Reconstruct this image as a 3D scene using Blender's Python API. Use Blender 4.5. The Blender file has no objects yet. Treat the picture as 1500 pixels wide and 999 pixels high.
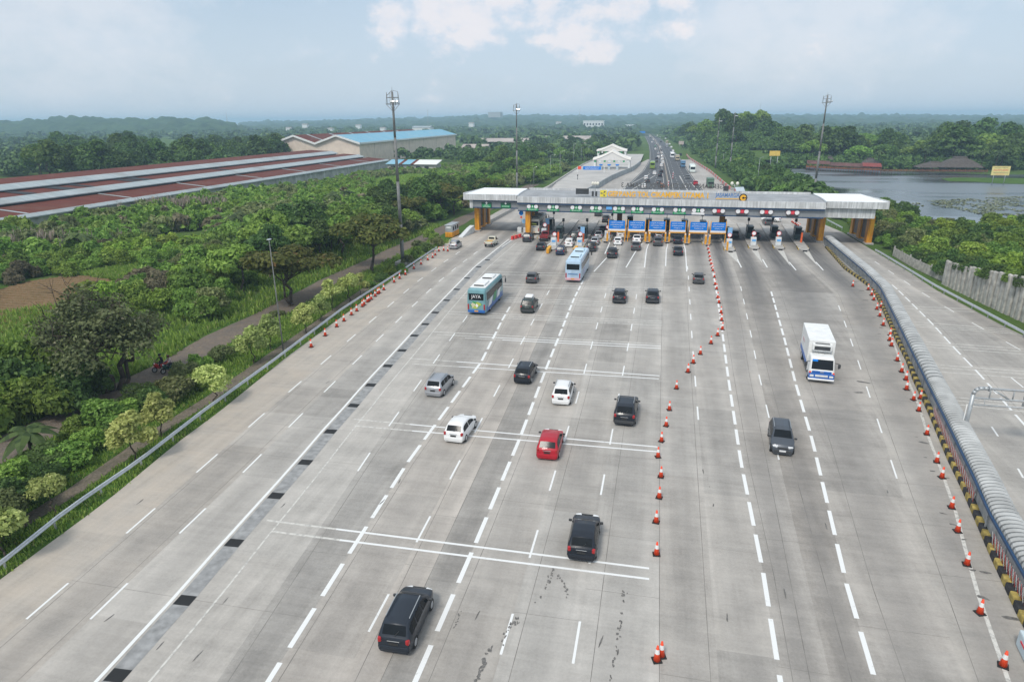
import bpy, bmesh, math, random
import numpy as np
from mathutils import Vector, Matrix
from math import sin, cos, tan, pi, radians, atan2, hypot, sqrt

random.seed(7)
RNG = np.random.default_rng(11)
scene = bpy.context.scene
COL = scene.collection

# ------------------------------------------------------------------ camera
FPX, CX, CY, CAMH = 950.0, 750.0, 499.5, 24.0
_p, _y, _r = radians(18.85), radians(12.2), radians(0.5)
_fw = Vector((-sin(_y) * cos(_p), cos(_y) * cos(_p), -sin(_p)))
_rt0 = Vector((cos(_y), sin(_y), 0))
_up0 = _rt0.cross(_fw)
_rt = _rt0 * cos(_r) - _up0 * sin(_r)
_up = _up0 * cos(_r) + _rt0 * sin(_r)


def ray(u, v):
    return _fw + _rt * ((u - CX) / FPX) - _up * ((v - CY) / FPX)


def gp(u, v, z=0.0):
    """ground point seen at photograph pixel (u, v), at height z"""
    d = ray(u, v)
    t = (z - CAMH) / d.z
    return Vector((d.x * t, d.y * t, z))


def at(u, v, Y):
    """point seen at pixel (u, v), Y metres ahead"""
    d = ray(u, v)
    t = Y / d.y
    return Vector((d.x * t, Y, CAMH + d.z * t))


def pj(x, y, z):
    q = Vector((x, y, z - CAMH))
    c = q.dot(_fw)
    return CX + FPX * q.dot(_rt) / c, CY - FPX * q.dot(_up) / c, c


cam_d = bpy.data.cameras.new("camera")
cam_d.sensor_width = 36
cam_d.lens = 36 * FPX / 1500
cam_d.clip_start = 0.5
cam_d.clip_end = 30000
cam = bpy.data.objects.new("camera", cam_d)
COL.objects.link(cam)
cam.matrix_world = Matrix(((_rt.x, _up.x, -_fw.x, 0), (_rt.y, _up.y, -_fw.y, 0), (_rt.z, _up.z, -_fw.z, CAMH), (0, 0, 0, 1)))
scene.camera = cam

# ------------------------------------------------------------------ materials
MATS = {}


def mat(name, rgb, rough=0.6, metal=0.0, var=0.12, scale=1.5, coat=0.0, bump=0.0, spec=0.4):
    if name in MATS:
        return MATS[name]
    m = bpy.data.materials.new(name)
    m.use_nodes = True
    nt = m.node_tree
    b = nt.nodes["Principled BSDF"]
    b.inputs["Roughness"].default_value = rough
    b.inputs["Metallic"].default_value = metal
    b.inputs["Coat Weight"].default_value = coat
    b.inputs["Coat Roughness"].default_value = 0.06
    b.inputs["Specular IOR Level"].default_value = spec
    tc = nt.nodes.new("ShaderNodeTexCoord")
    nz = nt.nodes.new("ShaderNodeTexNoise")
    nz.inputs["Scale"].default_value = scale
    nz.inputs["Detail"].default_value = 5
    nt.links.new(tc.outputs["Object"], nz.inputs["Vector"])
    rp = nt.nodes.new("ShaderNodeValToRGB")
    rp.color_ramp.elements[0].position = 0.3
    rp.color_ramp.elements[1].position = 0.7
    rp.color_ramp.elements[0].color = [c * (1 - var) for c in rgb] + [1]
    rp.color_ramp.elements[1].color = [min(1, c * (1 + var * 0.7)) for c in rgb] + [1]
    nt.links.new(nz.outputs["Fac"], rp.inputs["Fac"])
    nt.links.new(rp.outputs["Color"], b.inputs["Base Color"])
    if bump:
        bp = nt.nodes.new("ShaderNodeBump")
        bp.inputs["Strength"].default_value = bump
        nt.links.new(nz.outputs["Fac"], bp.inputs["Height"])
        nt.links.new(bp.outputs["Normal"], b.inputs["Normal"])
    MATS[name] = m
    return m


def leafmat(name, dark, light, accent=None, tl=0.36):
    """foliage: every leaf clump has its own tone (random per island), every plant a slight shift of its own"""
    m = bpy.data.materials.new(name)
    m.use_nodes = True
    nt = m.node_tree
    b = nt.nodes["Principled BSDF"]
    b.inputs["Roughness"].default_value = 0.6
    b.inputs["Specular IOR Level"].default_value = 0.25
    g = nt.nodes.new("ShaderNodeNewGeometry")
    rp = nt.nodes.new("ShaderNodeValToRGB")
    e = rp.color_ramp.elements
    e[0].color = list(dark) + [1]
    e[1].color = list(light) + [1]
    if accent:
        k = e.new(0.93)
        k.color = list(light) + [1]
        e[-1].color = list(accent) + [1]
    nt.links.new(g.outputs["Random Per Island"], rp.inputs["Fac"])
    oi = nt.nodes.new("ShaderNodeObjectInfo")
    hs = nt.nodes.new("ShaderNodeHueSaturation")
    mr = nt.nodes.new("ShaderNodeMapRange")
    mr.inputs["To Min"].default_value = 0.468
    mr.inputs["To Max"].default_value = 0.502
    nt.links.new(oi.outputs["Random"], mr.inputs["Value"])
    nt.links.new(mr.outputs["Result"], hs.inputs["Hue"])
    mv = nt.nodes.new("ShaderNodeMapRange")
    mv.inputs["To Min"].default_value = 0.78
    mv.inputs["To Max"].default_value = 1.38
    ml = nt.nodes.new("ShaderNodeMath")
    ml.operation = "MULTIPLY"
    ml.inputs[1].default_value = 7.31
    fr = nt.nodes.new("ShaderNodeMath")
    fr.operation = "FRACT"
    nt.links.new(oi.outputs["Random"], ml.inputs[0])
    nt.links.new(ml.outputs[0], fr.inputs[0])
    nt.links.new(fr.outputs[0], mv.inputs["Value"])
    nt.links.new(mv.outputs["Result"], hs.inputs["Value"])
    nt.links.new(rp.outputs["Color"], hs.inputs["Color"])
    nt.links.new(hs.outputs["Color"], b.inputs["Base Color"])
    tr = nt.nodes.new("ShaderNodeBsdfTranslucent")
    nt.links.new(hs.outputs["Color"], tr.inputs["Color"])
    mx = nt.nodes.new("ShaderNodeMixShader")
    mx.inputs["Fac"].default_value = tl
    nt.links.new(b.outputs[0], mx.inputs[1])
    nt.links.new(tr.outputs[0], mx.inputs[2])
    nt.links.new(mx.outputs[0], nt.nodes["Material Output"].inputs["Surface"])
    MATS[name] = m
    return m


def paint(name, rgb, metal=0.0, rough=0.35):
    return mat("paint_" + name, rgb, rough=rough, metal=metal, var=0.06, scale=0.8, coat=0.22, spec=0.3)


WHITE = mat("white_paint_metal", (0.78, 0.78, 0.76), 0.5)
GREY = mat("galvanised_steel", (0.42, 0.44, 0.45), 0.45, 0.4, 0.15, 4)
RAILM = mat("bright_galvanised_rail", (0.58, 0.61, 0.64), 0.45, 0.2, 0.15, 4)
MASTM = mat("weathered_steel_mast", (0.20, 0.20, 0.195), 0.7, 0.1, 0.25, 1.2)
DGREY = mat("dark_grey_plastic", (0.05, 0.052, 0.055), 0.6)
BLACK = mat("black_rubber", (0.018, 0.018, 0.018), 0.8)
GLASS = mat("tinted_glass", (0.012, 0.015, 0.018), 0.10, 0, 0.2, 1, spec=0.13)
RIM = mat("alloy_wheel", (0.55, 0.56, 0.57), 0.35, 0.6)
REDL = mat("tail_lamp_red", (0.40, 0.015, 0.018), 0.3, coat=0.3)
CLEARL = mat("clear_lamp", (0.75, 0.76, 0.76), 0.15, coat=0.6)
CHROME = mat("chrome", (0.7, 0.7, 0.7), 0.2, 0.9)
PLATE = mat("number_plate_black", (0.03, 0.03, 0.03), 0.5)
PLATEW = mat("number_plate_white", (0.75, 0.75, 0.75), 0.5)
YEL = mat("yellow_paint", (0.80, 0.36, 0.02), 0.5, var=0.18)
ORANGE = mat("orange_cladding", (0.85, 0.38, 0.02), 0.45, var=0.1)
CONEO = mat("cone_orange", (0.85, 0.075, 0.02), 0.5, var=0.1)
CONEW = mat("cone_white_sleeve", (0.82, 0.82, 0.80), 0.4)
CONC = mat("concrete_wall", (0.42, 0.40, 0.37), 0.85, var=0.25, scale=1.2, bump=0.1)
PILE = mat("weathered_concrete_piles", (0.44, 0.42, 0.38), 0.9, var=0.35, scale=1.6, bump=0.2)
BLUE = mat("deep_blue_paint", (0.015, 0.055, 0.13), 0.5)
SIGNB = mat("sign_blue", (0.003, 0.20, 0.68), 0.6, var=0.05, spec=0.15)
SIGNG = mat("sign_green", (0.02, 0.33, 0.12), 0.4, var=0.05)
SIGNR = mat("sign_red", (0.72, 0.03, 0.06), 0.4, var=0.05)
SIGNW = mat("sign_white", (0.82, 0.82, 0.82), 0.4, var=0.03)
SIGNY = mat("sign_yellow", (0.80, 0.55, 0.08), 0.4, var=0.05)
LETY = mat("letter_amber", (0.85, 0.45, 0.03), 0.4, var=0.05)
LETD = mat("letter_back_grey", (0.10, 0.095, 0.09), 0.6)
BARK = mat("bark", (0.085, 0.065, 0.05), 0.9, var=0.35, scale=5, bump=0.3)
SKIN = mat("skin", (0.30, 0.17, 0.10), 0.6)

# ------------------------------------------------------------------ object helpers
KIDS = {}


def props(o, label=None, cat=None, group=None, kind=None):
    if label:
        o["label"] = label
    if cat:
        o["category"] = cat
    if group:
        o["group"] = group
    if kind:
        o["kind"] = kind
    return o


def thing(name, label, cat, loc=(0, 0, 0), rz=0.0, group=None):
    o = bpy.data.objects.new(name, None)
    o.empty_display_size = 0.3
    COL.objects.link(o)
    o.location = loc
    o.rotation_euler = (0, 0, rz)
    return props(o, label, cat, group)


def adopt(o, parent):
    o.parent = parent
    KIDS.setdefault(parent, []).append(o)
    return o


def copy_tree(o, parent=None):
    c = o.copy()
    COL.objects.link(c)
    if parent is not None:
        adopt(c, parent)
    for k in KIDS.get(o, []):
        copy_tree(k, c)
    return c


class MB:
    """collects shapes for ONE mesh object"""

    def __init__(self):
        self.bm = bmesh.new()
        self.mi = 0

    def _tag(self, verts, smooth=False):
        fs = set()
        for v in verts:
            fs.update(v.link_faces)
        for f in fs:
            f.material_index = self.mi
            f.smooth = smooth
        return self

    def box(self, c, s, rz=0.0, bevel=0.0, rx=0.0, seg=2):
        t = bmesh.new()
        bmesh.ops.create_cube(t, size=1.0)
        bmesh.ops.scale(t, vec=s, verts=t.verts)
        if bevel:
            bmesh.ops.bevel(t, geom=list(t.edges), offset=bevel, segments=seg, affect="EDGES", profile=0.5)
        M = Matrix.Translation(c) @ Matrix.Rotation(rz, 4, "Z") @ Matrix.Rotation(rx, 4, "X")
        bmesh.ops.transform(t, matrix=M, verts=t.verts)
        self._merge(t, smooth=False)
        return self

    def _merge(self, t, smooth=False):
        mp = {}
        for v in t.verts:
            mp[v] = self.bm.verts.new(v.co)
        for f in t.faces:
            try:
                nf = self.bm.faces.new([mp[v] for v in f.verts])
                nf.material_index = self.mi
                nf.smooth = smooth
            except ValueError:
                pass
        t.free()

    def tube(self, p0, p1, r0, r1=None, n=8, cap=True, smooth=True):
        r1 = r0 if r1 is None else r1
        p0, p1 = Vector(p0), Vector(p1)
        d = (p1 - p0)
        if d.length < 1e-6:
            return self
        d.normalize()
        a = d.orthogonal().normalized()
        b = d.cross(a)
        R0 = [self.bm.verts.new(p0 + (a * cos(2 * pi * i / n) + b * sin(2 * pi * i / n)) * r0) for i in range(n)]
        R1 = [self.bm.verts.new(p1 + (a * cos(2 * pi * i / n) + b * sin(2 * pi * i / n)) * r1) for i in range(n)]
        for i in range(n):
            f = self.bm.faces.new((R0[i], R0[(i + 1) % n], R1[(i + 1) % n], R1[i]))
            f.material_index = self.mi
            f.smooth = smooth
        if cap:
            for R in (list(reversed(R0)), R1):
                f = self.bm.faces.new(R)
                f.material_index = self.mi
        return self

    def path(self, pts, r, n=8):
        rs = r if isinstance(r, (list, tuple)) else [r] * len(pts)
        for i in range(len(pts) - 1):
            self.tube(pts[i], pts[i + 1], rs[i], rs[i + 1], n)
        return self

    def face(self, pts, smooth=False):
        f = self.bm.faces.new([self.bm.verts.new(p) for p in pts])
        f.material_index = self.mi
        f.smooth = smooth
        return self

    def prism(self, poly, z0, z1):
        """vertical prism over a plan polygon"""
        n = len(poly)
        a = sum(poly[i][0] * poly[(i + 1) % n][1] - poly[(i + 1) % n][0] * poly[i][1] for i in range(n))
        if a < 0:
            poly = list(reversed(poly))
        b = [self.bm.verts.new((p[0], p[1], z0)) for p in poly]
        t = [self.bm.verts.new((p[0], p[1], z1)) for p in poly]
        fs = [self.bm.faces.new(t), self.bm.faces.new(list(reversed(b)))]
        for i in range(n):
            j = (i + 1) % n
            fs.append(self.bm.faces.new((b[i], b[j], t[j], t[i])))
        for f in fs:
            f.material_index = self.mi
        return self

    def grid(self, rows, smooth=True, closed=False):
        """skin a list of equal-length point rows"""
        V = [[self.bm.verts.new(p) for p in r] for r in rows]
        for i in range(len(V) - 1):
            n = len(V[i])
            for j in range(n if closed else n - 1):
                k = (j + 1) % n
                f = self.bm.faces.new((V[i][j], V[i][k], V[i + 1][k], V[i + 1][j]))
                f.material_index = self.mi
                f.smooth = smooth
        return V

    def sphere(self, c, r, seg=10, sc=(1, 1, 1)):
        t = bmesh.new()
        bmesh.ops.create_uvsphere(t, u_segments=seg, v_segments=max(5, seg // 2 + 1), radius=r)
        bmesh.ops.scale(t, vec=sc, verts=t.verts)
        bmesh.ops.translate(t, vec=c, verts=t.verts)
        self._merge(t, True)
        return self

    def disc(self, c, r, axis="Y", th=0.04, n=20):
        d = {"X": Vector((1, 0, 0)), "Y": Vector((0, 1, 0)), "Z": Vector((0, 0, 1))}[axis]
        self.tube(Vector(c) - d * th / 2, Vector(c) + d * th / 2, r, r, n, smooth=False)
        return self

    def build(self, name, mats, parent=None, kind=None, recalc=True):
        if recalc:
            bmesh.ops.recalc_face_normals(self.bm, faces=self.bm.faces)
        me = bpy.data.meshes.new(name)
        self.bm.to_mesh(me)
        self.bm.free()
        for m in (mats if isinstance(mats, (list, tuple)) else [mats]):
            me.materials.append(m)
        o = bpy.data.objects.new(name, me)
        COL.objects.link(o)
        if parent is not None:
            adopt(o, parent)
        if kind:
            o["kind"] = kind
        return o


def np_obj(name, V, F, mats, kind=None, parent=None, smooth=False):
    """fast mesh from numpy arrays of vertices and equal-sided faces"""
    me = bpy.data.meshes.new(name)
    V = np.asarray(V, dtype=np.float32)
    F = np.asarray(F, dtype=np.int32)
    n, k = F.shape
    me.vertices.add(len(V))
    me.vertices.foreach_set("co", V.ravel())
    me.loops.add(n * k)
    me.loops.foreach_set("vertex_index", F.ravel())
    me.polygons.add(n)
    me.polygons.foreach_set("loop_start", np.arange(0, n * k, k, dtype=np.int32))
    if smooth:
        me.polygons.foreach_set("use_smooth", np.ones(n, dtype=bool))
    me.update(calc_edges=True)
    me.validate()
    for m in (mats if isinstance(mats, (list, tuple)) else [mats]):
        me.materials.append(m)
    o = bpy.data.objects.new(name, me)
    COL.objects.link(o)
    if kind:
        o["kind"] = kind
    if parent is not None:
        adopt(o, parent)
    return o


def text(name, body, size, m, parent, loc, rot=(pi / 2, 0, 0), width=None, extrude=0.03, align="CENTER", bold=0.0):
    cu = bpy.data.curves.new(name, "FONT")
    cu.body = body
    cu.size = size
    cu.extrude = extrude
    cu.offset = bold
    cu.align_x = align
    cu.align_y = "CENTER"
    cu.materials.append(m)
    o = bpy.data.objects.new(name, cu)
    COL.objects.link(o)
    # a real mesh, so that the letters stand as geometry of their own
    dg = bpy.context.evaluated_depsgraph_get()
    me = bpy.data.meshes.new_from_object(o.evaluated_get(dg))
    wide = max(v.co.x for v in me.vertices) - min(v.co.x for v in me.vertices)
    bpy.data.objects.remove(o)
    o = bpy.data.objects.new(name, me)
    COL.objects.link(o)
    if width:
        o.scale = (width / wide, 1, 1)
    o.location = loc
    o.rotation_euler = rot
    if parent is not None:
        adopt(o, parent)
    return o


_o1 = ["first", "second", "third", "fourth", "fifth", "sixth", "seventh", "eighth", "ninth", "tenth", "eleventh", "twelfth",
       "thirteenth", "fourteenth", "fifteenth", "sixteenth", "seventeenth", "eighteenth", "nineteenth"]
_tens = ["twent", "thirt", "fort", "fift", "sixt"]


def nth(i):
    i += 1
    if i < 20:
        return _o1[i - 1]
    t, k = divmod(i, 10)
    return _tens[t - 2] + ("ieth" if k == 0 else "y-" + _o1[k - 1])


def cut(pts, Y):
    return float(np.interp(Y, [p[1] for p in pts], [p[0] for p in pts]))


def inpoly(x, y, poly):
    c = False
    j = len(poly) - 1
    for i in range(len(poly)):
        xi, yi = poly[i][0], poly[i][1]
        xj, yj = poly[j][0], poly[j][1]
        if (yi > y) != (yj > y) and x < (xj - xi) * (y - yi) / (yj - yi) + xi:
            c = not c
        j = i
    return c

# ------------------------------------------------------------------ surfaces of the setting
def nodes_of(name):
    m = bpy.data.materials.new(name)
    m.use_nodes = True
    MATS[name] = m
    return m, m.node_tree, m.node_tree.nodes["Principled BSDF"]


def N(nt, typ, **kw):
    n = nt.nodes.new("ShaderNode" + typ)
    for k, v in kw.items():
        if k in ("operation", "blend_type", "data_type", "attribute_name", "attribute_type", "interpolation_type", "noise_dimensions", "bands_direction"):
            setattr(n, k, v)
        else:
            n.inputs[k.replace("_", " ")].default_value = v
    return n


def noise(nt, vec, scale, detail=4, rough=0.55):
    n = N(nt, "TexNoise", Scale=scale, Detail=detail, Roughness=rough)
    nt.links.new(vec, n.inputs["Vector"])
    return n.outputs["Fac"]


def mapr(nt, v, a, b, c, d):
    n = N(nt, "MapRange")
    n.inputs[1].default_value = a
    n.inputs[2].default_value = b
    n.inputs[3].default_value = c
    n.inputs[4].default_value = d
    nt.links.new(v, n.inputs[0])
    return n.outputs[0]


def mul(nt, a, b, op="MULTIPLY"):
    n = N(nt, "Math", operation=op)
    for k, s in enumerate((a, b)):
        if isinstance(s, (int, float)):
            n.inputs[k].default_value = s
        else:
            nt.links.new(s, n.inputs[k])
    return n.outputs[0]


def mixc(nt, fac, a, b, blend="MIX"):
    n = nt.nodes.new("ShaderNodeMix")
    n.data_type = "RGBA"
    n.blend_type = blend
    if isinstance(fac, (int, float)):
        n.inputs[0].default_value = fac
    else:
        nt.links.new(fac, n.inputs[0])
    for s, k in ((a, 6), (b, 7)):
        if isinstance(s, (tuple, list)):
            n.inputs[k].default_value = list(s) + [1]
        else:
            nt.links.new(s, n.inputs[k])
    return n.outputs[2]


def scaled(nt, vec, s):
    n = N(nt, "VectorMath", operation="MULTIPLY")
    n.inputs[1].default_value = s
    nt.links.new(vec, n.inputs[0])
    return n.outputs[0]


def make_concrete():
    m, nt, b = nodes_of("worn_concrete_paving")
    geo = N(nt, "NewGeometry")
    P = geo.outputs["Position"]
    tone = N(nt, "Attribute", attribute_name="tone").outputs["Fac"]
    wear = N(nt, "Attribute", attribute_name="wear").outputs["Fac"]
    warm = N(nt, "Attribute", attribute_name="warm").outputs["Fac"]
    uv = N(nt, "UVMap")
    sep = N(nt, "SeparateXYZ")
    nt.links.new(uv.outputs[0], sep.inputs[0])
    u = sep.outputs[0]
    big = noise(nt, P, 0.07, 3)
    mid = noise(nt, P, 0.45, 5, 0.62)
    fine = noise(nt, P, 7.0, 4, 0.7)
    streak = noise(nt, scaled(nt, P, (1.6, 0.07, 1)), 1.0, 5, 0.6)
    cross = noise(nt, scaled(nt, P, (0.18, 2.6, 1)), 1.0, 4, 0.6)
    f = mul(nt, mapr(nt, big, 0.3, 0.7, -0.16, 0.16), mapr(nt, mid, 0.25, 0.75, -0.27, 0.27), "ADD")
    f = mul(nt, f, mapr(nt, streak, 0.3, 0.7, -0.17, 0.17), "ADD")
    f = mul(nt, f, mapr(nt, cross, 0.3, 0.7, -0.10, 0.10), "ADD")
    f = mul(nt, f, mapr(nt, fine, 0.3, 0.7, -0.13, 0.13), "ADD")
    f = mul(nt, f, tone, "ADD")
    # tyre dirt: two wheel bands in each lane, stronger near the gate
    du = mul(nt, mul(nt, mul(nt, u, 0.5, "SUBTRACT"), 0, "ADD"), 1.0)
    du = N(nt, "Math", operation="ABSOLUTE")
    s = N(nt, "Math", operation="SUBTRACT")
    s.inputs[1].default_value = 0.5
    nt.links.new(u, s.inputs[0])
    nt.links.new(s.outputs[0], du.inputs[0])
    band = mapr(nt, du.outputs[0], 0.12, 0.42, 1.0, 0.0)
    band = mul(nt, band, mapr(nt, streak, 0.3, 0.65, 0.55, 1.0))
    dirt = mul(nt, band, wear)
    base = mixc(nt, mapr(nt, f, -0.6, 0.6, 0, 1), (0.235, 0.221, 0.201), (0.54, 0.509, 0.465))
    # yellowish grit near the verges
    base = mixc(nt, mul(nt, warm, mapr(nt, mid, 0.3, 0.7, 0.3, 1.0)), base, (0.43, 0.345, 0.255))
    pk_ = N(nt, "Attribute", attribute_name="pink").outputs["Fac"]
    base = mixc(nt, mul(nt, pk_, 0.8), base, mixc(nt, 1.0, base, (1.02, .915, .84), "MULTIPLY"))
    base = mixc(nt, mul(nt, dirt, 0.9), base, (0.105, 0.102, 0.10))
    spots = mapr(nt, noise(nt, P, 1.7, 6, 0.75), 0.66, 0.78, 0.0, 0.5)
    base = mixc(nt, spots, base, (0.13, 0.12, 0.11))
    nt.links.new(base, b.inputs["Base Color"])
    b.inputs["Roughness"].default_value = 0.75
    b.inputs["Specular IOR Level"].default_value = 0.3
    bp = N(nt, "Bump", Strength=0.15, Distance=0.02)
    nt.links.new(fine, bp.inputs["Height"])
    nt.links.new(bp.outputs[0], b.inputs["Normal"])
    return m


def make_marking(name, rgb, thr):
    m, nt, b = nodes_of(name)
    P = N(nt, "NewGeometry").outputs["Position"]
    w = mapr(nt, noise(nt, P, 3.2, 6, 0.72), thr, thr + 0.14, 0.0, 0.85)
    c = mixc(nt, w, rgb, (0.34, 0.325, 0.30))
    nt.links.new(c, b.inputs["Base Color"])
    b.inputs["Roughness"].default_value = 0.6
    return m


def make_ground(name, cols, scales, grass=True):
    m, nt, b = nodes_of(name)
    P = N(nt, "NewGeometry").outputs["Position"]
    a = noise(nt, P, scales[0], 5, 0.6)
    c = noise(nt, P, scales[1], 5, 0.7)
    d = noise(nt, P, scales[2], 3, 0.7)
    k = mixc(nt, mapr(nt, a, 0.38, 0.62, 0, 1), cols[0], cols[1])
    k = mixc(nt, mapr(nt, c, 0.45, 0.7, 0, 0.8), k, cols[2])
    k = mixc(nt, mapr(nt, d, 0.35, 0.65, 0, 0.55), k, cols[3])
    nt.links.new(k, b.inputs["Base Color"])
    b.inputs["Roughness"].default_value = 0.95
    b.inputs["Specular IOR Level"].default_value = 0.1
    bp = N(nt, "Bump", Strength=0.8, Distance=0.3)
    nt.links.new(d, bp.inputs["Height"])
    nt.links.new(bp.outputs[0], b.inputs["Normal"])
    return m


CONCRETE = make_concrete()
MARKW = make_marking("road_paint_white", (0.74, 0.74, 0.72), 0.60)
MARKF = make_marking("road_paint_faded", (0.60, 0.58, 0.53), 0.47)
GROUND = make_ground("grass_ground", ((0.06, 0.12, 0.022), (0.10, 0.17, 0.035), (0.13, 0.14, 0.055), (0.045, 0.09, 0.02)), (0.03, 0.25, 3.0))
VERGE = make_ground("verge_grass", ((0.06, 0.135, 0.02), (0.09, 0.18, 0.03), (0.12, 0.14, 0.05), (0.045, 0.10, 0.016)), (0.2, 0.6, 6.0))
MEADOW = make_ground("bright_grass", ((0.17, 0.31, 0.04), (0.22, 0.36, 0.06), (0.12, 0.22, 0.04), (0.11, 0.21, 0.035)), (0.1, 0.4, 4.0))
SOIL = make_ground("packed_dirt", ((0.20, 0.165, 0.135), (0.155, 0.135, 0.115), (0.26, 0.20, 0.14), (0.13, 0.11, 0.095)), (0.15, 0.7, 3.0))
FIELD = make_ground("ploughed_soil", ((0.24, 0.15, 0.085), (0.19, 0.125, 0.07), (0.28, 0.19, 0.12), (0.14, 0.12, 0.05)), (0.15, 0.9, 3.0))
BRICKP = make_ground("brick_footpath", ((0.29, 0.235, 0.185), (0.23, 0.195, 0.16), (0.11, 0.11, 0.06), (0.09, 0.085, 0.06)), (0.4, 1.5, 7.0))
ASPH = mat("asphalt", (0.085, 0.086, 0.088), 0.85, var=0.25, scale=0.25)
JOINT = mat("joint_filler", (0.20, 0.187, 0.17), 0.9, var=0.4, scale=0.6)
STAIN = mat("tar_stain", (0.16, 0.152, 0.142), 0.85, var=0.5, scale=6)
CHANM = mat("drain_channel_concrete", (0.29, 0.29, 0.285), 0.85, var=0.3, scale=2.0)
EDGEC = mat("light_gutter_concrete", (0.46, 0.42, 0.36), 0.85, var=0.3, scale=0.8)


def xl(pix, near=None, far=None, z=0):
    """a line across the plaza as (x, y) points sorted by y"""
    pts = [tuple(gp(u, v, z)[:2]) for u, v in pix]
    pts.sort(key=lambda p: p[1])
    a, b = pts[0], pts[1]
    if near is None:
        # straight extension towards the camera, fan kept mild
        s = (b[0] - a[0]) / max(b[1] - a[1], 1e-3)
        s = max(-0.12, min(0.16, s))
        near = a[0] - s * (a[1] + 8)
    pts.insert(0, (near, -8.0))
    if far is not None:
        pts.append(far)
    else:
        pts.append((pts[-1][0], 155.0))
    return pts


EDGE_L = xl([(39, 820), (156, 734), (260, 648), (320, 604), (420, 523), (520, 450), (600, 392), (660, 350), (717, 324)], far=(-42, 165))
LA = xl([(28.8, 915), (185, 781), (290.5, 689.6), (421.5, 575.6), (509, 500), (568.6, 449), (611, 412.8), (650, 384.4)])
LB = xl([(133, 906), (263, 781), (354, 694), (471, 578), (549, 502), (602.4, 450.6), (641, 414), (675.7, 386)])
CHAN = xl([(172, 989), (271, 879), (343, 795), (404, 726), (447, 677), (484, 632), (518, 594), (543, 564), (589, 513.5), (623, 475), (637.6, 458), (701, 391), (745, 355)], far=(-28.6, 155))
SOLID = [(x - 0.50, y) for x, y in CHAN]
CHANR = [(x + 0.5, y) for x, y in CHAN]
TZ = xl([(524, 690), (543, 661.6), (635.4, 531.4), (660, 497), (690, 455)], far=(-25.0, 155))
T1 = xl([(426, 945.5), (512.6, 809), (598, 676), (705, 530), (735, 470), (770, 410), (800, 362)])
TA = xl([(538.5, 928), (610, 794), (658, 704), (729, 570), (765, 500), (797, 440)], far=(-15.8, 155))
T2 = xl([(609, 996), (697, 795), (761, 643), (800, 540), (841, 437), (863, 394)], far=(-10.3, 155))
TB = xl([(733.6, 958), (775.7, 816.9), (804.8, 719), (845, 585)], far=(-6.3, 155))
TC = xl([(839, 974), (880, 724.8), (910, 560), (925, 480)], far=(-1.0, 155))
JN = xl([(966, 999), (966, 700), (968, 560), (970, 440), (975, 376)], far=(3.4, 155))
R0 = xl([(1023, 615), (1018, 551), (1014, 500), (1008, 400)], far=(7.2, 155))
R1 = xl([(1138.4, 968), (1118, 839), (1085, 675), (1066, 548), (1056, 470), (1048, 418), (1038, 366)], far=(11.6, 155))
R15 = xl([(1126.6, 612), (1112, 550), (1100, 490), (1085, 420)], far=(15.5, 155))
R2 = xl([(1279.7, 988.7), (1240, 855), (1190, 645), (1165, 560), (1150, 500), (1120, 393)], far=(20.5, 155))
R25 = xl([(1274.6, 582.5), (1259, 535), (1240, 480), (1222, 430)], far=(25.0, 155))
KERB = xl([(1207, 352), (1237, 392), (1262.5, 410), (1278, 422), (1290, 443), (1302, 470), (1315, 499), (1329, 526), (1339, 553), (1363, 604), (1391, 670),
           (1413.5, 716), (1431, 756), (1455.6, 812.6), (1479, 862), (1497, 901)], z=0.3, far=(33.5, 155))
KERB = [p for p in KERB if p[1] < 106 or p[1] > 140]
WALKR = [(x + 2.4, y) for x, y in KERB]
RL1 = xl([(1311, 420.6), (1336, 445), (1364, 472.5), (1400, 512), (1432, 545), (1472, 590)], far=(36.5, 155))
RL2 = xl([(1340, 422), (1375, 444), (1422.6, 472), (1488, 509)], far=(38.5, 155))
EDGE_R = xl([(1334, 400), (1373, 426), (1426, 454), (1468, 476.7), (1500, 492)], far=(41.0, 155))

TAJ = [(x + 1.7, y) for x, y in TA]
cols = [EDGE_L, LA, LB, SOLID, CHANR, TZ, T1, TA, TAJ, T2, TB, TC, JN, R0, R1, R15, R2, R25, KERB, WALKR, RL1, RL2, EDGE_R]


def add_attr(me, name, vals, domain="FACE"):
    a = me.attributes.new(name, "FLOAT", domain)
    a.data.foreach_set("value", np.asarray(vals, dtype=np.float32))


def paved(name, colfun, ncol, ys, tonef, wearf, warmf):
    """slab field: every slab its own face set with its own tone"""
    bm = bmesh.new()
    uvl = bm.loops.layers.uv.new("UVMap")
    tone, wear, warm, pink = [], [], [], []
    for c in range(ncol):
        for k in range(len(ys) - 1):
            y0, y1 = ys[k], ys[k + 1]
            pts = [(colfun(c, y0), y0), (colfun(c + 1, y0), y0), (colfun(c + 1, y1), y1), (colfun(c, y1), y1)]
            if pts[1][0] - pts[0][0] < 0.02:
                continue
            f = bm.faces.new([bm.verts.new((x, y, 0)) for x, y in pts])
            for lp, q in zip(f.loops, ((0, y0), (1, y0), (1, y1), (0, y1))):
                lp[uvl].uv = (q[0], q[1] * 0.1)
            tone.append(tonef(c, y0))
            wear.append(wearf(c, y0))
            warm.append(warmf(c, y0))
            pink.append(_lane_pink[c] + .5 * _slab.get(("w", c, int((y0 + 3 * (c % 4)) // 14)), 0))
    me = bpy.data.meshes.new(name)
    bm.to_mesh(me)
    bm.free()
    add_attr(me, "tone", tone)
    add_attr(me, "wear", wear)
    add_attr(me, "warm", warm)
    add_attr(me, "pink", pink)
    me.materials.append(CONCRETE)
    o = bpy.data.objects.new(name, me)
    COL.objects.link(o)
    o["kind"] = "structure"
    return o


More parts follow.
